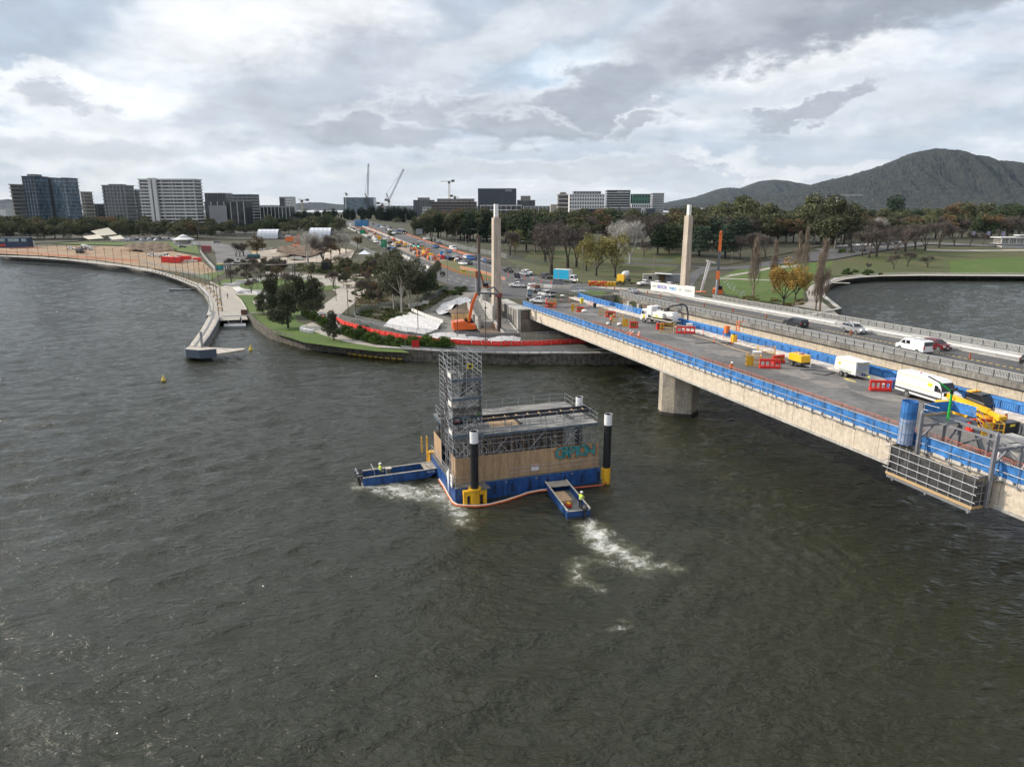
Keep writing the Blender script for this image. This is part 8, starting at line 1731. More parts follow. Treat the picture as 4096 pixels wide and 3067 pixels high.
for i,(x,y)in enumerate([(708,1102),(752,1118),(776,1128),(798,1137),(818,1148),(836,1161),(850,1174),(862,1190),(872,1206),(878,1222),(880,1243)]):
 t0=thing('promenade_bench',GX(x,y),'tan slatted bench, %s from the left beside the promenade poles'%ordi(i),'bench',.9-.12*i,'tan promenade benches');mb=MB();mb.bx(-.9,.9,-.25,.25,.42,.5,timber);mb.build('seat',t0);mb=MB();mb.bx(-.9,.9,.2,.26,.55,.9,timber);mb.build('backrest',t0);mb=MB();mb.bx(-.7,-.6,-.2,.2,0,.42,steeld);mb.bx(.6,.7,-.2,.2,0,.42,steeld);mb.build('leg',t0)
rows('edge_block','block',[(610,1088),(710,1112),(790,1145),(832,1192),(843,1250)],4.5,{'block':mbx((-.5,.5,-.25,.25,0,.4,concd))},'dark low edge block, %s from the left on the promenade lip','edge blocks on the promenade lip')
JO=[(840,1255),(831,1283),(802,1336),(763,1385),(742,1402)];JI=[(888,1262),(884,1285),(872,1310),(850,1345),(822,1383)]
a_=[P(x,y,0)for x,y in JO];a_=[P(*p,1.4)for p in[(841,1240),(832,1268),(803,1320),(765,1371),(757,1385)]];c_=[P(*p,1.4)for p in[(886,1255),(880,1272),(862,1310),(835,1355),(812,1385)]]
t0=thing('jetty',(0,0,0),'curved pale timber jetty arm running out from the promenade','jetty');mb=MB();n=len(a_);vs=[]
for p,q in zip(a_,c_):vs+=[p,q,Vector((p.x,p.y,-.5)),Vector((q.x,q.y,-.5))]
fs=[]
for i in range(n-1):k=i*4;fs+=[(k,k+1,k+5,k+4),(k,k+4,k+6,k+2),(k+1,k+3,k+7,k+5)]
mb.add(vs,fs+[(n*4-4,n*4-3,n*4-1,n*4-2)],two('jetty_deck',(.33,.30,.26),(.42,.385,.33),.8));mb.build('deck',t0);mb=MB()
for i in range(n-1):
 u0,u1=a_[i]*.6+c_[i]*.4,a_[i+1]*.6+c_[i+1]*.4;mb.bar(u0+Vector((0,0,.02)),u1+Vector((0,0,.02)),.5,steeld,.05)
mb.build('drain_strip',t0);mb=MB()
for i in range(1,n-1):mb.bar(c_[i]+Vector((.05,0,-.2)),c_[i+1]+Vector((.05,0,-.2)),.12,gc,1.5);mb.bar(c_[i]+Vector((0,0,1.0)),c_[i+1]+Vector((0,0,1.0)),.06,steel)
for i in range(16):k=1+i*(n-2)/16;j=int(k);p=c_[j]+(c_[j+1]-c_[j])*(k-j);mb.bar(p,p+Vector((0,0,1.0)),.05,steel)
mb.build('inner_rail',t0)
tp=[P(*p,1.3)for p in[(738,1396),(757,1385),(815,1387),(885,1391),(935,1394),(975,1392),(982,1396),(940,1404),(875,1414),(800,1420),(745,1416)]];mb=MB();k=len(tp);mb.add([tuple(p)for p in tp]+[(p.x,p.y,.75)for p in tp],[tuple(range(k))]+[(i,(i+1)%k,k+(i+1)%k,k+i)for i in range(k)],MATS['jetty_deck']);mb.build('tip_platform',t0);mb=MB()
for a,b_ in zip([tp[0],tp[10],tp[9]],[tp[10],tp[9],tp[9]+(tp[8]-tp[9])*.9]):mb.bar(a+Vector((0,-.05,.15)),b_+Vector((0,-.05,.15)),.12,M('blue_grey_fascia',(.06,.08,.11),.6),1.7)
mb.build('tip_fascia',t0);mb=MB();mb.bx(-.2,.2,-.15,.15,0,3.4,gc);o=mb.build('post',t0);o.location=P(809,1390,1.3)
t0=thing('pontoon',(0,0,0),'grey floating pontoon with gangway at the back of the small basin','pontoon');mb=MB();q=[P(*p,.5)for p in[(895,1304),(983,1303),(983,1292),(897,1293)]];mb.add([tuple(p)for p in q]+[(p.x,p.y,-.3)for p in q],[(0,1,2,3),(0,4,5,1),(1,5,6,2),(3,7,4,0)],gc);mb.build('float',t0);mb=MB();mb.bar(P(940,1292,.55),P(940,1266,1.45),3.4,conc,.12);mb.build('gangway',t0);mb=MB()
for x in(-1.7,1.7):mb.bar(P(940,1292,1.5)+Vector((x,0,0)),P(940,1266,2.4)+Vector((x,0,0)),.06,steel)
mb.build('rail',t0)
mb=MB();mb.bx(-.7,.7,-.15,.15,0,1.6,M('rusty_plate',(.09,.04,.03),.85,var=.3));o=tag(mb.build('rusty_screen'),'rusty steel screen at the promenade end by the basin','screen');o.location=GX(976,1262)
t0=thing('rowing_pontoon',P(735,1160,.1),'dark low pontoon with a figure moored off the promenade','pontoon');mb=MB();mb.bx(-5,3,-1,1,-.2,.35,steeld);mb.build('deck',t0);mb=MB();mb.bar((3,0,.4),(9,2.5,1.3),.8,steeld,.1);mb.bar((1,0,.4),(0,0,2.2),.1,steeld);mb.build('gangway',t0)
PP=[(P(732,1158,.45),0,'dark figure on the low pontoon off the promenade',greyc,darkc),(GX(911,1194),1.2,'lone walker in grey crossing the wide promenade',greyc,darkc),(P(965,1293,.52),2.6,'person in black standing on the floating pontoon',darkc,darkc),(GX(3235,1184),.3,'walker in dark clothes on the bay path, left of two',darkc,darkc),(GX(3247,1184),.1,'walker in grey green on the bay path, right of two',greyc,darkc),(GX(167,1028),1,'distant dark figure on the far promenade',darkc,darkc)]
for p,rz,lab,s_,q in PP:person(p,rz,lab,s_,q,None,'walk' if 'walk' in lab else 'stand')
person(GX(115,1008),1,'worker in full orange in the far left site',hio,hio,hio);person(GX(1978,1322),2.4,'worker in orange vest walking beside the dark steel pile',hio,darkc,pose='walk');person(GX(1294,1284,.4),R_(120),'rider in orange on a motorcycle behind the silver car',hio,darkc,redc,'work')
def sheet(name,poly,hgt,label,m=None,n=4,jag=.12):
 w=[G(*p).to_2d()for p in poly];xs=[p.x for p in w];ys=[p.y for p in w];gx,gy=np.meshgrid(np.arange(min(xs),max(xs),.6),np.arange(min(ys),max(ys),.6));gx=gx.ravel();gy=gy.ravel();k=inside(w,gx,gy);vs,fs=tri(dens(w,.6),list(zip(gx[k],gy[k])));cx,cy=sum(xs)/len(xs),sum(ys)/len(ys);rr=max(max(xs)-min(xs),max(ys)-min(ys))/2;out=[]
 for v in vs:d=min(1,math.hypot(v.x-cx,v.y-cy)/rr);out.append((v.x,v.y,gz(v.x,v.y)+.08+hgt*(1-d*d)+jag*(.5+.5*math.sin(v.x*(2.1 if hgt<3 else .31)+v.y*.9))*(.5+.5*math.sin(v.y*(2.7 if hgt<3 else .4)-v.x*.8))*(1.5 if hgt>3 else 1)+random.uniform(0,.10 if hgt<3 else .25)))
 mb=MB();mb.add(out,fs,m or M('white_geotextile',(.52,.51,.50),.75,var=.25,scale=1.4,bump=3));return tag(mb.build(name,smooth=True),label,'sheeting' if m is None else 'earth')
sheet('white_sheeting',[(1535,1318),(1560,1290),(1640,1250),(1700,1282),(1765,1306),(1750,1330),(1700,1345),(1600,1336)],.9,'wrinkled white plastic sheeting over the spoil slope left of the excavator');sheet('white_sheeting',[(1742,1245),(1770,1215),(1840,1196),(1885,1198),(1880,1222),(1820,1235),(1780,1262),(1755,1262)],1.0,'white fabric draped over the mound behind the excavator');sheet('white_sheeting',[(1740,1330),(1800,1338),(1900,1345),(1960,1352),(1900,1372),(1760,1362),(1700,1352)],.5,'crumpled white plastic laid along the ground before the excavator');sheet('white_sheeting',[(1950,1360),(2030,1345),(2085,1352),(2080,1368),(1960,1370)],.5,'white plastic heap at the foot of the abutment')
sheet('earth_mound',[(1780,1262),(1830,1235),(1900,1225),(1905,1270),(1880,1300),(1810,1290)],2.2,'brown earth mound between the excavator and the stairs',dirt2);sheet('spoil_heap',[(490,1006),(560,985),(640,985),(700,1008),(600,1015)],3.6,'long brown spoil heap in the left building site',dirt2,jag=.5);sheet('spoil_heap',[(1105,1030),(1150,995),(1240,990),(1300,1015),(1230,1035)],4,'large brown spoil heap in the shed yard',dirt2,jag=.5);sheet('gravel_heap',[(1150,1045),(1185,1028),(1220,1046)],1.5,'small grey gravel heap before the shed yard spoil',gravel);sheet('rubble_heap',[(1920,1180),(1960,1165),(1975,1190),(1930,1200)],1.4,'rubble heap beside the drill rig',gravel,jag=.8)
c_=[PC+DB*a+NB*b_ for a,b_ in((60,-3.2),(60,-9),(66,-15),(84,-15),(84,-3.3))];patch('pit_floor',[Vector((p.x,p.y))for p in c_],dirt2,.06,.8,'brown earth of the pit beside the abutment',world=True)
def digger(p,rz,label,col,arm,s=1.0,rail=True,name='excavator'):
 t0=thing(name,p,label,'excavator',rz);t0.scale=(s,)*3;mb=MB()
 for y in(-1.25,1.25):mb.prism([(-2.0,0),(-2.3,.35),(-2.1,.85),(2.1,.85),(2.3,.35),(2.0,0)],y-.32,y+.32,black,bev=.05)
 mb.bx(-1,1,-1,1,.4,1.1,steeld);mb.build('tracks',t0);mb=MB();mb.prism([(-2.6,1.1),(-2.7,2.5),(-.6,2.7),(.2,2.1),(1.4,2.0),(1.5,1.1)],-1.4,1.4,col,bev=.1);mb.build('house',t0);mb=MB();mb.prism([(-.3,1.9),(-.3,3.1),(.9,3.1),(1.4,2.0)],.5,1.38,PB,bev=.06);mb.build('cab',t0);w_=[.5,.42,.34,.3]
 for i in range(len(arm)-1):mb=MB();mb.bar((arm[i][0],0,arm[i][1]),(arm[i+1][0],0,arm[i+1][1]),.4,col if i<2 else steeld,w_[min(i,3)]);mb.build(['boom','boom','stick','stick'][min(i,3)],t0)
 if rail:
  mb=MB()
  for z in(3.1,3.6):mb.path([(-2.6,-1.3,z),(.1,-1.3,z),(.1,.4,z),(-2.6,.4,z),(-2.6,-1.3,z)],.04,yell,5)
  for x,y in((-2.6,-1.3),(-1.2,-1.3),(.1,-1.3),(-2.6,.4)):mb.bar((x,y,2.5),(x,y,3.6),.05,yell)
  mb.build('handrail',t0)
 return t0
digger(GX(1868,1338),R_(12),'large orange excavator holding a steel pile beside the left pylon',POR,[(.4,2.4),(1.0,5.4),(1.9,7.5),(5.9,7.2)],1.25);d0=P(1997,1322,2.2)
t0=thing('steel_pile',d0,'dark upright steel tube pile held by the excavator','pile');mb=MB();mb.tube((0,0,-.5),(0,0,8.4),.48,M('rusty_pile',(.06,.04,.032),.8,var=.35,scale=1.5),n=16);mb.build('tube',t0);mb=MB();mb.box((-.1,0,8.3),(1.6,1.0,.9),M('red_clamp',(.20,.04,.03),.6,var=.3));mb.path([(-2.8,0,9.4),(-1.2,0,10.1),(-.1,0,8.8)],.22,steeld,6);mb.build('clamp',t0)
t0=thing('steel_pipe',GX(1990,1345,.4),'dark steel pipe lying on the ground before the abutment','pipe',.05);mb=MB();mb.tube((-7,0,.3),(5,0,.3),.45,MATS['rusty_pile'],n=12);mb.build('tube',t0)
def rig(p,rz,label,col,H,s=1.0,name='piling_rig',topw=None,tilt=0.0):
 t0=thing(name,p,label,'piling rig',rz);t0.scale=(s,)*3;mb=MB()
 for y in(-1.3,1.3):mb.prism([(-2.6,0),(-2.8,.4),(2.8,.4),(2.6,0)],y-.35,y+.35,black,bev=.02);mb.bx(-2.6,2.6,y-.35,y+.35,.4,.9,steeld)
 mb.build('tracks',t0);mb=MB();mb.bx(-3.2,1.0,-1.4,1.4,.95,2.6,col);mb.bx(-.3,1.2,.3,1.4,2.6,3.6,PB);mb.build('house',t0);mb=MB();mb.bx(1.9,2.6,-.35,.35,.3,H*.72,steeld);mb.build('mast',t0);mb=MB();mb.bx(1.85,2.65,-.4,.4,H*.72,H,topw or col);mb.bx(1.4,3.3,-.3,.3,H,H+.5,topw or col);mb.build('mast_head',t0)
 mb=MB();mb.bx(2.6,3.5,-.5,.5,H*.30,H*.42,col);mb.tube((3.1,0,0),(3.1,0,H*.3),.4,steel,n=12);mb.build('drill_head',t0);mb=MB();mb.bar((.5,-.5,2.2),(2.0,-.3,H*.42),.25,col);mb.bar((.5,.5,2.2),(2.0,.3,H*.42),.25,col);mb.bar((3.1,0,H*.42),(3.1,0,H),.05,PB);mb.build('strut',t0)
rig(GX(1945,1178),R_(200),'tall black masted drill rig behind the excavator',M('dirty_orange',(.24,.09,.04),.7,var=.4),17,.9,topw=M('mast_dirty',(.10,.07,.05),.7,var=.4));rg=P(2868,1190,5.2);rig(rg,R_(250),'tall piling rig with bright orange mast head beside the right pylon',stor,19,.95,topw=stor)
t0=thing('boom_lift',P(2800,1188,5.2),'white telescopic boom lift leaning beside the orange rig','boom lift');mb=MB();mb.bx(-1.2,1.6,-1,1,.4,1.6,stor);mb.build('base',t0);mb=MB();mb.bar((0,-.3,1.4),(1.7,-.3,10.2),.35,wc);mb.bar((.4,.3,1.4),(2.5,.3,10.2),.3,wc);mb.build('boom',t0);mb=MB();mb.bar((1.2,0,10.3),(3.8,0,9.6),.3,wc,.5);mb.build('basket',t0);wheels(t0,[-.8,1.2],.45,2.2)
t0=thing('fence_debris',G(2960,1160),'tangle of silver mesh panels on the park road beside the orange rig','panels');mb=MB()
for k in range(14):a=P(2870+k*9,1110+k*7.5,4.6);mb.bar(a,a+Vector((random.uniform(.5,2),random.uniform(-1,1),random.uniform(.4,1.6))),.09,steel);mb.bar(a,a+Vector((random.uniform(-1,2),random.uniform(-2,2),.3)),.09,steel)
mb.build('tubes');o=COL.objects[-1];o.parent=t0;o.matrix_parent_inverse=Matrix.Translation(-t0.location)
pA,pB=P(2605,1164,6.9),P(2773,1190,6.9);d=pB-pA;L=d.length;t0=thing('graffiti_hoarding',pA,'white site hoarding sprayed with blue graffiti in front of the right pylon','hoarding',math.atan2(d.y,d.x));mb=MB();mb.bx(-.2,L*.40,-.05,.05,.2,2.7,whitep);mb.bx(L*.405,L*.8,-.05,.05,.2,2.7,whitep);mb.bx(L*.805,L+.4,-.05,.05,.2,2.9,whitep);mb.build('panel',t0)
for s_,x,sz,m_ in[('ABW',.08,.8,gc),('BEXOR',.27,1.25,M('spray_violet',(.10,.10,.42),.7)),('WIRO',.53,1.1,M('spray_blue',(.02,.28,.55),.7)),('SA',.70,.8,gc),('PAINT',.89,.9,gc)]:text(s_,sz,m_,t0,'graffiti',(L*x,-.07,1.5),ext=.01,bold=.03 if sz>1 else 0)
p0=GX(2645,1128);t0=thing('site_office',p0,'cream portable site office with a skillion porch roof','office hut',-.12);mb=MB();mb.bx(-7,-1,0,3,0,2.9,bc);mb.bx(1.5,8.5,.5,3.5,0,2.9,gc);mb.build('wall',t0);mb=MB();mb.bar((-2.4,.5,3.3),(3.8,.5,3.0),4.5,wc,.12);mb.build('porch_roof',t0);mb=MB();mb.bx(-4.9,-3.6,-.05,0,1,2.2,gk_);mb.bx(-1,1.5,2.5,2.6,0,2.8,timber);mb.build('window',t0)
def mixer(p,rz,label,cab,s=1.0):
 t0=thing('concrete_mixer_truck',p,label,'truck',rz);t0.scale=(s,)*3;mb=MB();mb.prism([(2.4,.5),(2.4,2.7),(3.6,2.7),(3.9,.5)],-1.2,1.2,cab,bev=.08);mb.build('cab',t0);mb=MB();mb.tube((2.0,0,1.9),(-.4,0,2.3),.7,wc,1.25,16);mb.tube((-.4,0,2.3),(-2.6,0,2.9),1.25,wc,.6,16);mb.build('drum',t0);mb=MB();mb.bx(-3,2.4,-1.1,1.1,.7,1.0,steeld);mb.bar((-2.6,0,2.2),(-3.6,0,1.4),.5,steeld);mb.build('chassis',t0);wheels(t0,[3,-.9,-2.1],.5,2.4)
mixer(GX(2498,1128),az_(-150),'concrete mixer truck with yellow cab parked behind the shrubs',PY);mixer(GX(345,1000,.3),az_(90),'white concrete mixer truck in the left building site',PW)
CARS=[('ute',2580,1142,60,PW,'white ute parked left of the site office porch'),('ute',2630,1146,60,PW,'white ute parked before the site office porch'),('ute',2678,1152,60,PW,'white ute parked nearest the hoarding'),('ute',2032,1088,150,PB,'black ute driving toward the bridge'),('suv',2108,1098,150,PW,'white wagon driving toward the bridge'),('sedan',2098,1102,150,PS,'silver sedan beside the white wagon'),('suv',2184,1112,150,PG,'dark open backed utility with yellow lights'),('sedan',1852,1060,150,PW,'white car leading the traffic beside the message board'),('suv',1873,1058,150,PG,'dark four wheel drive beside the white leading car'),('ute',1816,1042,150,PW,'white ute in the avenue queue'),('sedan',1831,1038,150,PR,'dark red car in the avenue queue'),('sedan',1770,1030,150,PS,'silver car in the avenue queue'),('sedan',1790,1036,150,PBL,'blue car in the avenue queue'),('suv',1745,990,150,PB,'black car by the traffic lights'),('sedan',1682,970,150,PS,'silver car higher on the avenue'),('sedan',1576,935,150,PW,'white car beside the bus'),('suv',1476,955,155,PG,'dark car on the left carriageway'),('van',1500,958,155,PW,'white van on the left carriageway'),('suv',1504,972,155,PW,'pale green wagon on the left carriageway'),('van',1552,960,155,PS,'silver van in the median works'),('suv',1585,978,155,PG,'dark car in the median works'),('ute',1578,970,155,PG,'grey ute in the median works'),('suv',1595,988,155,PB,'black car at the lower median works'),('suv',1553,1000,-25,PB,'black car behind the green sign'),('suv',1539,977,155,PDB,'dark blue car in the works zone'),('hatch',1287,1274,-22,PS,'silver hatchback driving away on the lake road')]
for k,x,y,a,c_,lab in CARS:car(k,GX(x,y,.1),az_(a),c_,lab,fine=(y>1070),cat='ute' if k=='ute' else 'van' if k=='van' else 'car')
rnd=random.Random(5);tq=[]
for i in range(46):
 ln=[[(1375,893),(1440,935),(1520,975),(1600,1020)],[(1470,890),(1560,925),(1660,962),(1800,1012),(1900,1045)],[(1400,900),(1480,940),(1580,985)],[(1490,888),(1600,925),(1720,965),(1850,1015),(1980,1060)]][i%4];f=rnd.random()*(len(ln)-1.01);j=int(f);x=ln[j][0]+(ln[j+1][0]-ln[j][0])*(f-j);y=ln[j][1]+(ln[j+1][1]-ln[j][1])*(f-j);tq.append((x,y,i))
for i,(x,y,n_)in enumerate(sorted(tq)):
 c_=rnd.choice([(PW,'white'),(PS,'silver'),(PB,'black'),(PG,'dark grey'),(PW,'white'),(PBL,'blue')]);k=rnd.choice(['sedan','suv','hatch','suv','van']);car(k,GX(x,y,.2),az_(155 if n_%2 else-25),c_[0],'small %s %s in the distant avenue traffic, %s from the left'%(c_[1],{'suv':'wagon'}.get(k,k),ordi(i)),group='distant traffic on the avenue',fine=False)
for i in range(22):x,y=500+i*9.5+random.uniform(-3,3),963+random.uniform(-4,3)-(i*.25);car(random.choice(['sedan','suv','hatch']),GX(x,y,.3),R_(80),random.choice([PW,PS,PB,PG,PW]),'car parked in the lakeside car park, %s from the left'%ordi(i),group='cars in the lakeside car park',fine=False)
for i in range(16):x,y=3345+i*17+random.uniform(-4,4),990-i*1.0;car(random.choice(['sedan','suv','hatch']),GX(x,y,.3),R_(80),random.choice([PW,PS,PB,PW]),'car parked under the leafless trees, %s from the left'%ordi(i),group='cars parked above the upper road',fine=False)
for k,x,y,a,c_,lab in[('ute',608,1025,100,PW,'white ute beside the spoil heap'),('ute',716,1033,100,PW,'white and red ute beside the red barriers'),('ute',283,998,90,PW,'white ute in the far left site'),('sedan',730,990,80,PDB,'navy car in the left car park'),('sedan',778,980,80,PW,'white car in the left car park'),('sedan',868,972,80,PDB,'blue car by the bend of the service road'),('sedan',712,978,80,PS,'silver car beside the kiosk')]:car(k,GX(x,y,.3),az_(a),c_,lab,fine=False,cat='ute' if k=='ute' else 'car')
def btruck(p,rz,label,box,L=7.5,H=3.6,col=None):
 t0=thing('box_truck',p,label,'truck',rz);mb=MB();mb.prism([(L*.5-1.9,.6),(L*.5-1.9,2.4),(L*.5-.3,2.3),(L*.5,1.3),(L*.5,.5)],-1.1,1.1,col or PW,bev=.08);mb.build('cab',t0);glassparts(t0,[[(L*.5-1.5,1.4),(L*.5-1.5,2.1),(L*.5-.5,2.1),(L*.5-.2,1.4)]],[((L*.5-.28,2.2),(L*.5-.02,1.4))],lambda z:1,2.2,L);mb=MB();mb.bx(-L*.5,L*.5-2.0,-1.2,1.2,.9,H,wc);mb.build('box',t0);mb=MB();mb.bx(-L*.5,L*.5-2.05,-1.215,-1.203,1.0,H-.1,box);mb.bx(-L*.5,L*.5-2.05,1.203,1.215,1.0,H-.1,box);mb.build('side_curtain',t0);wheels(t0,[L*.5-1.2,-L*.5+1.6],.45,2.2)
 for y in(-.8,.8):mb=MB();mb.box((L*.5+.02,y,.8),(.06,.3,.2),lampon);mb.build('headlight',t0)
btruck(GX(2262,1128,.1),az_(122),'box truck with sky blue curtain sides heading onto the bridge',PTQ,7.5,4.0);btruck(GX(1606,935,.3),az_(150),'dark bus approaching on the avenue',PDB,11,3.3,PDB);btruck(GX(652,1030,.3),az_(100),'white tipper truck beside the spoil heap',wc,6,1.8);btruck(GX(30,985,.3),az_(90),'white truck at the far left edge of the site',wc,8,2.6)
def boxthing(name,x,y,d,m,label,cat,rz=0.0,extra=None):
 t0=thing(name,GX(x,y,.2),label,cat,rz);mb=MB();mb.bx(-d[0]/2,d[0]/2,-d[1]/2,d[1]/2,0,d[2],m);mb.build('body',t0)
 if extra:mb=MB();[mb.bx(*e[:6],e[6])for e in extra];mb.build('fittings',t0)
 return t0
boxthing('site_cabin',65,990,(20,5,6.5),PDB,'dark two storey site cabin at far left','cabin',0,[(-9,-5,-2.55,-2.5,3.8,5.8,pane('cabin_glass',(.2,.28,.3),(.35,.42,.42),(.1,.1,.1),1.5,2)),(-3,4,-2.55,-2.5,3.8,5.8,MATS['cabin_glass']),(6,9,-2.55,-2.5,3.8,5.8,MATS['cabin_glass']),(-9,-5,-2.55,-2.5,.8,2.2,redc)]);boxthing('site_hut',120,987,(5,3,4),wc,'small white hut beside the dark cabin','hut');boxthing('portable_toilet',881,1078,(2.6,1.6,2.2),M('teal_plastic',(.02,.25,.24),.5),'teal and yellow portable toilets on a trailer beside the service road','toilet',0,[(-1.3,1.3,-.82,.8,2.2,2.6,MATS['sign_yellow']),(-.05,.05,-.85,-.8,.1,2.2,wc)]);boxthing('paving_machine',1016,1034,(6,2.6,2.2),M('machine_teal',(.02,.10,.11),.6),'teal paving machine with a yellow canopy beside the yard','paver',0,[(-1.5,2,-1.4,1.4,3.6,3.8,PY),(-1.4,-1.3,-1.3,-1.2,2.2,3.6,PB),(1.7,1.8,-1.3,-1.2,2.2,3.6,PB),(-3.4,3,-1.5,-1.2,0,1,black)]);boxthing('dark_site_box',1306,1080,(3.2,3,3.6),PB,'black box by the upper garden path','box');boxthing('blue_water_tank',1767,1030,(1.7,1.7,.2),wc,'tall blue round tank among the roadworks','tank');o=COL.objects[-1];mb=MB();mb.tube((0,0,.2),(0,0,2.6),.75,M('tank_blue',(.02,.17,.42),.4),n=16);mb.build('drum',o.parent)
boxthing('message_board',1807,1056,(2.4,.3,1.45),PB,'black electronic message board with an amber lamp on the median','sign',-.1,[(.95,1.3,-.3,-.16,.05,.4,M('amber_lamp',(.9,.4,.02),.4,emit=(1,.45,.05,2)))]).location.z+=1.3;t0=boxthing('road_sign',1854,1099,(1.8,.15,1.0),MATS['sign_yellow'],'yellow temporary road sign with black arrows on the slip road verge','sign');t0.location.z+=.7;text('117',.9,PB,t0,'lettering',(0,-.1,.5),bold=.02)
t0=boxthing('direction_sign',1537,1018,(2.8,.2,3.4),M('sign_green',(.01,.20,.10),.5),'large green direction sign standing left of the avenue','sign');t0.location.z+=3.2;[text(s_,.42,wc,t0,'lettering',(-.3,-.12,z))for s_,z in(('PARKES',2.4),('BARTON',1.7))];mb=MB();mb.bar((-.8,0,-3.6),(-.8,0,0),.14,steel);mb.bar((.8,0,-3.6),(.8,0,0),.14,steel);mb.build('post',t0)
boxthing('small_direction_sign',1452,956,(3.6,.2,2.6),MATS['sign_green'],'small green direction sign farther up the avenue','sign').location.z+=3;boxthing('blue_gantry_building',1448,906,(12,6,6),pane('blue_wrap',(.02,.16,.34),(.05,.22,.42),(.2,.25,.3),4,4),'blue wrapped structure across the avenue works','building');boxthing('blank_sign_board',1678,966,(3.8,.2,3.2),gc,'grey back of a large sign right of the avenue','sign').location.z+=4
p0=GX(1662,1004);t0=thing('bus_shelter',p0,'dark flat bus shelter roof on white columns in the avenue works','shelter',-.2);t0.scale=(.5,)*3;mb=MB();mb.bx(-9,9,-2.5,2.5,5,5.4,PB);mb.build('roof',t0);mb=MB();[mb.bx(x-.25,x+.25,-.4,.4,0,5,wc)for x in(-3,-1,1,3,5,7)];mb.build('column',t0)
for i,(x,y)in enumerate([(1656,1022),(1674,1024),(1728,1000),(1741,1000),(1872,1005)]):
 t0=thing('traffic_light',GX(x,y),['left green traffic light before the bus shelter','right green traffic light before the bus shelter','dark traffic light back, left one, beyond the queue','dark traffic light back, right one, beyond the queue','dark traffic light back near the park corner'][i],'traffic light');mb=MB();mb.tube((0,0,0),(0,0,4.5),.09,steeld,n=6);mb.bx(-.3,.3,-.2,.2,4.0,5.6,PB);mb.build('post',t0)
 if i<2:mb=MB();mb.tube((0,-.22,4.3),(0,-.26,4.3),.2,M('green_lamp',(.05,.9,.5),.4,emit=(.1,1,.6,4)),n=10);mb.build('lamp',t0)
for i,(x0,y0,w_,h_)in enumerate([(375,968,16,4.5),(420,962,20,8),(468,968,12,4)]):
 t0=thing('shade_sail',GX(x0,y0),'cream shade sail, %s from the left behind the site'%ORD[i],'shade sail',0,'cream shade sails');mb=MB();m_=M('sail_cloth',(.55,.50,.40),.8);c_=[(-w_/2,0,h_*.9),(-w_*.1,-4,h_*.45),(w_/2,0,h_*.6),(w_*.05,5,h_*1.2)];mb.add(c_+[(0,0,h_*.75)],[(0,1,4),(1,2,4),(2,3,4),(3,0,4)],m_);mb.build('sail',t0);mb=MB();[mb.bar((x,y,0),(x,y,z),.2,steeld)for x,y,z in c_];mb.build('mast',t0)
p0=GX(735,975);t0=thing('park_kiosk',p0,'round kiosk with a two tier pale roof beside the car park','kiosk');mb=MB();mb.tube((0,0,0),(0,0,3),5.5,bc,n=8);mb.build('wall',t0);mb=MB();mb.tube((0,0,3),(0,0,5),8,wc,3,8);mb.tube((0,0,5.3),(0,0,6.6),3.4,wc,.3,8);mb.build('roof',t0)
boxthing('painted_hut',827,1008,(5,3,3.2),M('mural_red',(.25,.08,.08),.7,var=.5,scale=1.5),'small mural painted hut with a red roof','hut',.2,[(-2.8,2.8,-1.7,1.7,3.2,3.5,PRD)])
for i,(x,y,n)in enumerate([(672,1048,3),(702,1050,2),(742,1045,2),(790,1045,1)]):t0=boxthing('barrier_pile',x,y,(5.5 if n>1 else 3.5,3,.9+.9*min(n,2)),redm,'pile of stacked red barriers, %s from the left in the site'%ORD[i],'barriers',.1)
boxthing('white_barrier_pile',765,1046,(7,2,.8),wc,'low pile of white and red barriers between the red piles','barriers');digger(GX(1190,1000),R_(80),'orange excavator with raised arm on the shed yard',POR,[(.8,2),(1.6,7.5),(2.6,3)],1.3,False);digger(GX(322,1012,.3),R_(90),'dark excavator beside the white mixer truck',steeld,[(.8,2),(2,4),(3,1)],1.0,False);digger(GX(950,1055,.3),R_(20),'skid loader with red and white barriers beside the service road',wc,[(.8,2),(2,2.5)],.8,False,'skid_loader');boxthing('orange_truck',1165,965,(8,3,3.4),stor,'orange and white truck between the two sheds','truck',0,[(-4,0,-1.6,1.6,3.4,4.4,wc)])
for i,(x,y,w_)in enumerate([(945,1110,11),(1130,1112,13)]):
 t0=thing('park_pergola',GX(x,y),['left dark flat pergola on slanted posts','right dark flat pergola with red posts'][i],'pergola',.05,'dark flat pergolas');mb=MB();mb.bar((-w_/2,0,5.2),(w_/2,0,5.7),4.5,M('pergola_roof',(.08,.075,.065),.8),.3);mb.build('roof',t0);mb=MB();[mb.bar((x_,y_,0),(x_*1.1,y_*1.3,5.2),.3,M('pergola_post',(.07,.05,.045),.8))for x_ in(-w_*.3,w_*.35)for y_ in(-1.2,1.2)];mb.build('post',t0)
for i,(x,y,a)in enumerate([(913,1140,.2),(937,1143,.2),(965,1127,.2),(962,1135,.2),(1005,1124,0),(1025,1127,0),(985,1167,.1),(975,1172,0),(1040,1168,0),(1140,1112,.1),(1180,1111,.1)]):t0=thing('stone_bench',GX(x,y),'long white stone bench, %s around the oval lawn'%ordi(i),'bench',a,'white stone benches round the oval lawn');MB().bx(-2.1,2.1,-.4,.4,.12,.6,wc).build('seat',t0);MB().bx(-1.9,1.9,-.3,.3,0,.12,concd).build('plinth',t0)
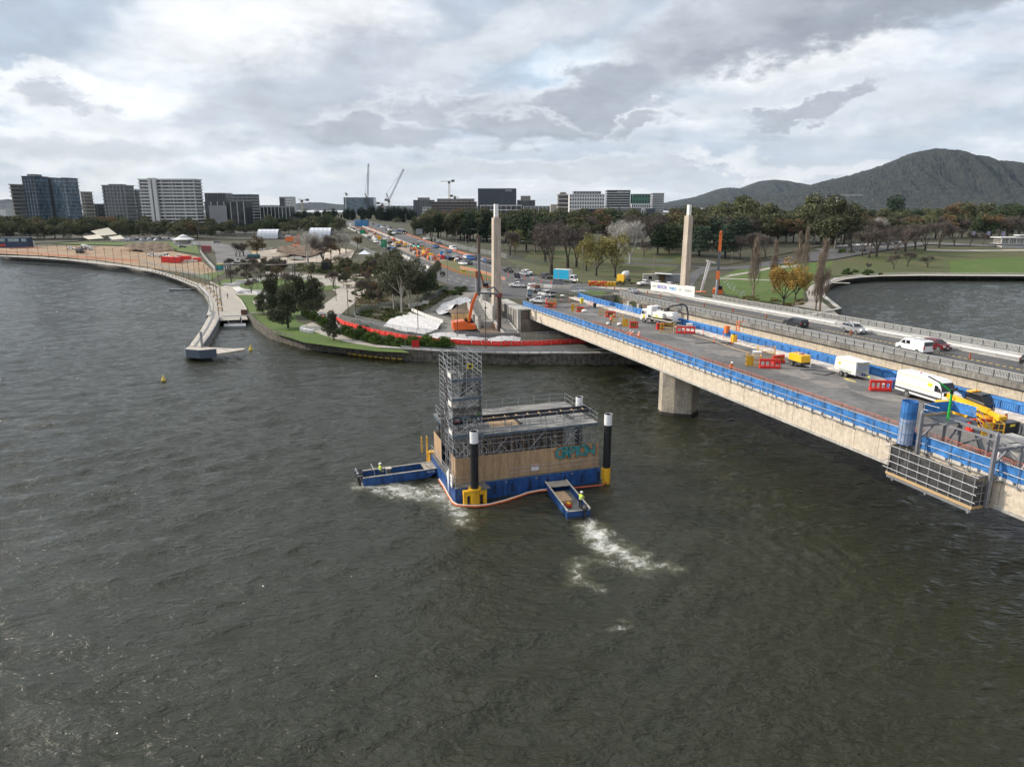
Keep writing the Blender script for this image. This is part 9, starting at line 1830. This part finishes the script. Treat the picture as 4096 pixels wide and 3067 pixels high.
for i,(x,y)in enumerate([(848,1325),(849,1329),(1226,1329),(1244,1331),(1214,1325),(1212,1318)][2:]):o=tag(MB().prism([(-.65,0),(-.65,.75),(.65,.75),(.65,0)],-.5,.5,wc,bev=.04).build('cube_stool'),'white cube seat, %s from the right on the lawn by the footpath'%ORD[[1,0,2,3][i]],'seat','white cube seats');o.location=GX(x,y)
for k in range(3):
 pts=[(955-k*10,1150+k),(975-k*8,1163+k*4),(1030,1171+k*4),(1110,1172+k*4)];q=[v for v,a in run(pts,1.5)];mb=MB();[mb.bar(a+Vector((0,0,.15)),b_+Vector((0,0,.15)),.5,wc,.4)for a,b_ in zip(q,q[1:])];tag(mb.build('seating_step'),'curved pale seating step, %s outward from the oval lawn'%ORD[k],'steps','curved seating steps')
for pts,lab in[([(1180,1098),(1300,1101),(1400,1122),(1458,1152),(1462,1172)],'pale kerb along the outer edge of the winding road'),([(1350,1100),(1440,1100),(1530,1108),(1540,1120),(1500,1135),(1475,1142)],'pale low wall looping through the native garden'),([(1400,1150-40),(1455,1112),(1470,1128),(1450,1135)],'short inner pale wall of the garden loop'),([(980,1258),(985,1240),(965,1205),(935,1178),(882,1150),(840,1130)],'dark edged kerb between the promenade and the lawns'),([(1000,1258),(1060,1257),(1100,1256)],'low pale hedge wall across the lawn bank')]:
 q=[v for v,a in run(pts,1.5)];mb=MB();[mb.bar(a+Vector((0,0,.18)),b_+Vector((0,0,.18)),.35,bc,.45)for a,b_ in zip(q,q[1:])];tag(mb.build('low_wall'),lab,'low wall')
t0=thing('red_sign_board',GX(1663,1402),'red square board on two legs by the lake wall','sign');MB().bx(-.75,.75,-.04,.04,.7,2.1,PRD).build('board',t0);MB().bx(-.5,-.42,-.04,.04,0,.7,PRD).bx(.42,.5,-.04,.04,0,.7,PRD).build('leg',t0)
t0=thing('event_tent',GX(1460,1043),'small white peaked tent beside the avenue fence','tent');MB().add([(-2.5,-2.5,3),(2.5,-2.5,3),(2.5,2.5,3),(-2.5,2.5,3),(0,0,4.6)],[(0,1,4),(1,2,4),(2,3,4),(3,0,4)],wf).build('canopy',t0);mb=MB();[mb.bar((x,y,0),(x,y,3),.12,steel)for x in(-2.4,2.4)for y in(-2.4,2.4)];mb.build('leg',t0)
rnd=random.Random(77)
cl_=sorted([(1430+f*330+rnd.uniform(-25,25)*(.4+f),918+f*125+rnd.uniform(-8,8))for f in[rnd.random()for _ in range(90)]])
for i,(x,y)in enumerate(cl_):
 c_=rnd.choice([stor,redm,wc,stor,PY,gc,timber]);h=rnd.uniform(.8,2.2);k=rnd.choice([0,1,2]);w_=rnd.uniform(.8,2.5)
 nm,cat,lb=[('roadwork_barrier','barrier','small roadwork barrier'),('material_stack','stack','stack of materials'),('small_machine','machine','small machine')][k];t0=thing(nm,GX(x,y,.15),'%s in the avenue works, %s piece from the left'%(lb,ordi(i)),cat,rnd.uniform(0,3),'clutter of the avenue works');mb=MB();mb.bx(-w_/2,w_/2,-.5,.5,.12,h,c_);mb.build('body',t0);MB().bx(-w_/2-.05,-w_/2+.2,-.6,.6,0,h*.7,steeld).bx(w_/2-.2,w_/2+.05,-.6,.6,0,h*.7,steeld).build('foot',t0)
hm=bpy.data.materials.new('haze_air');hm.use_nodes=True;t=hm.node_tree;t.nodes.remove(t.nodes['Principled BSDF']);pvn=t.nodes.new('ShaderNodeVolumePrincipled');pvn.inputs['Density'].default_value=1.5e-5;pvn.inputs['Color'].default_value=(.55,.75,1,1);t.links.new(pvn.outputs[0],t.nodes['Material Output'].inputs['Volume'])
MB().bx(-8000,8000,-1600,10500,-2,900,hm).build('haze',label='thin blue haze over the lake and the far hills',kind='stuff')
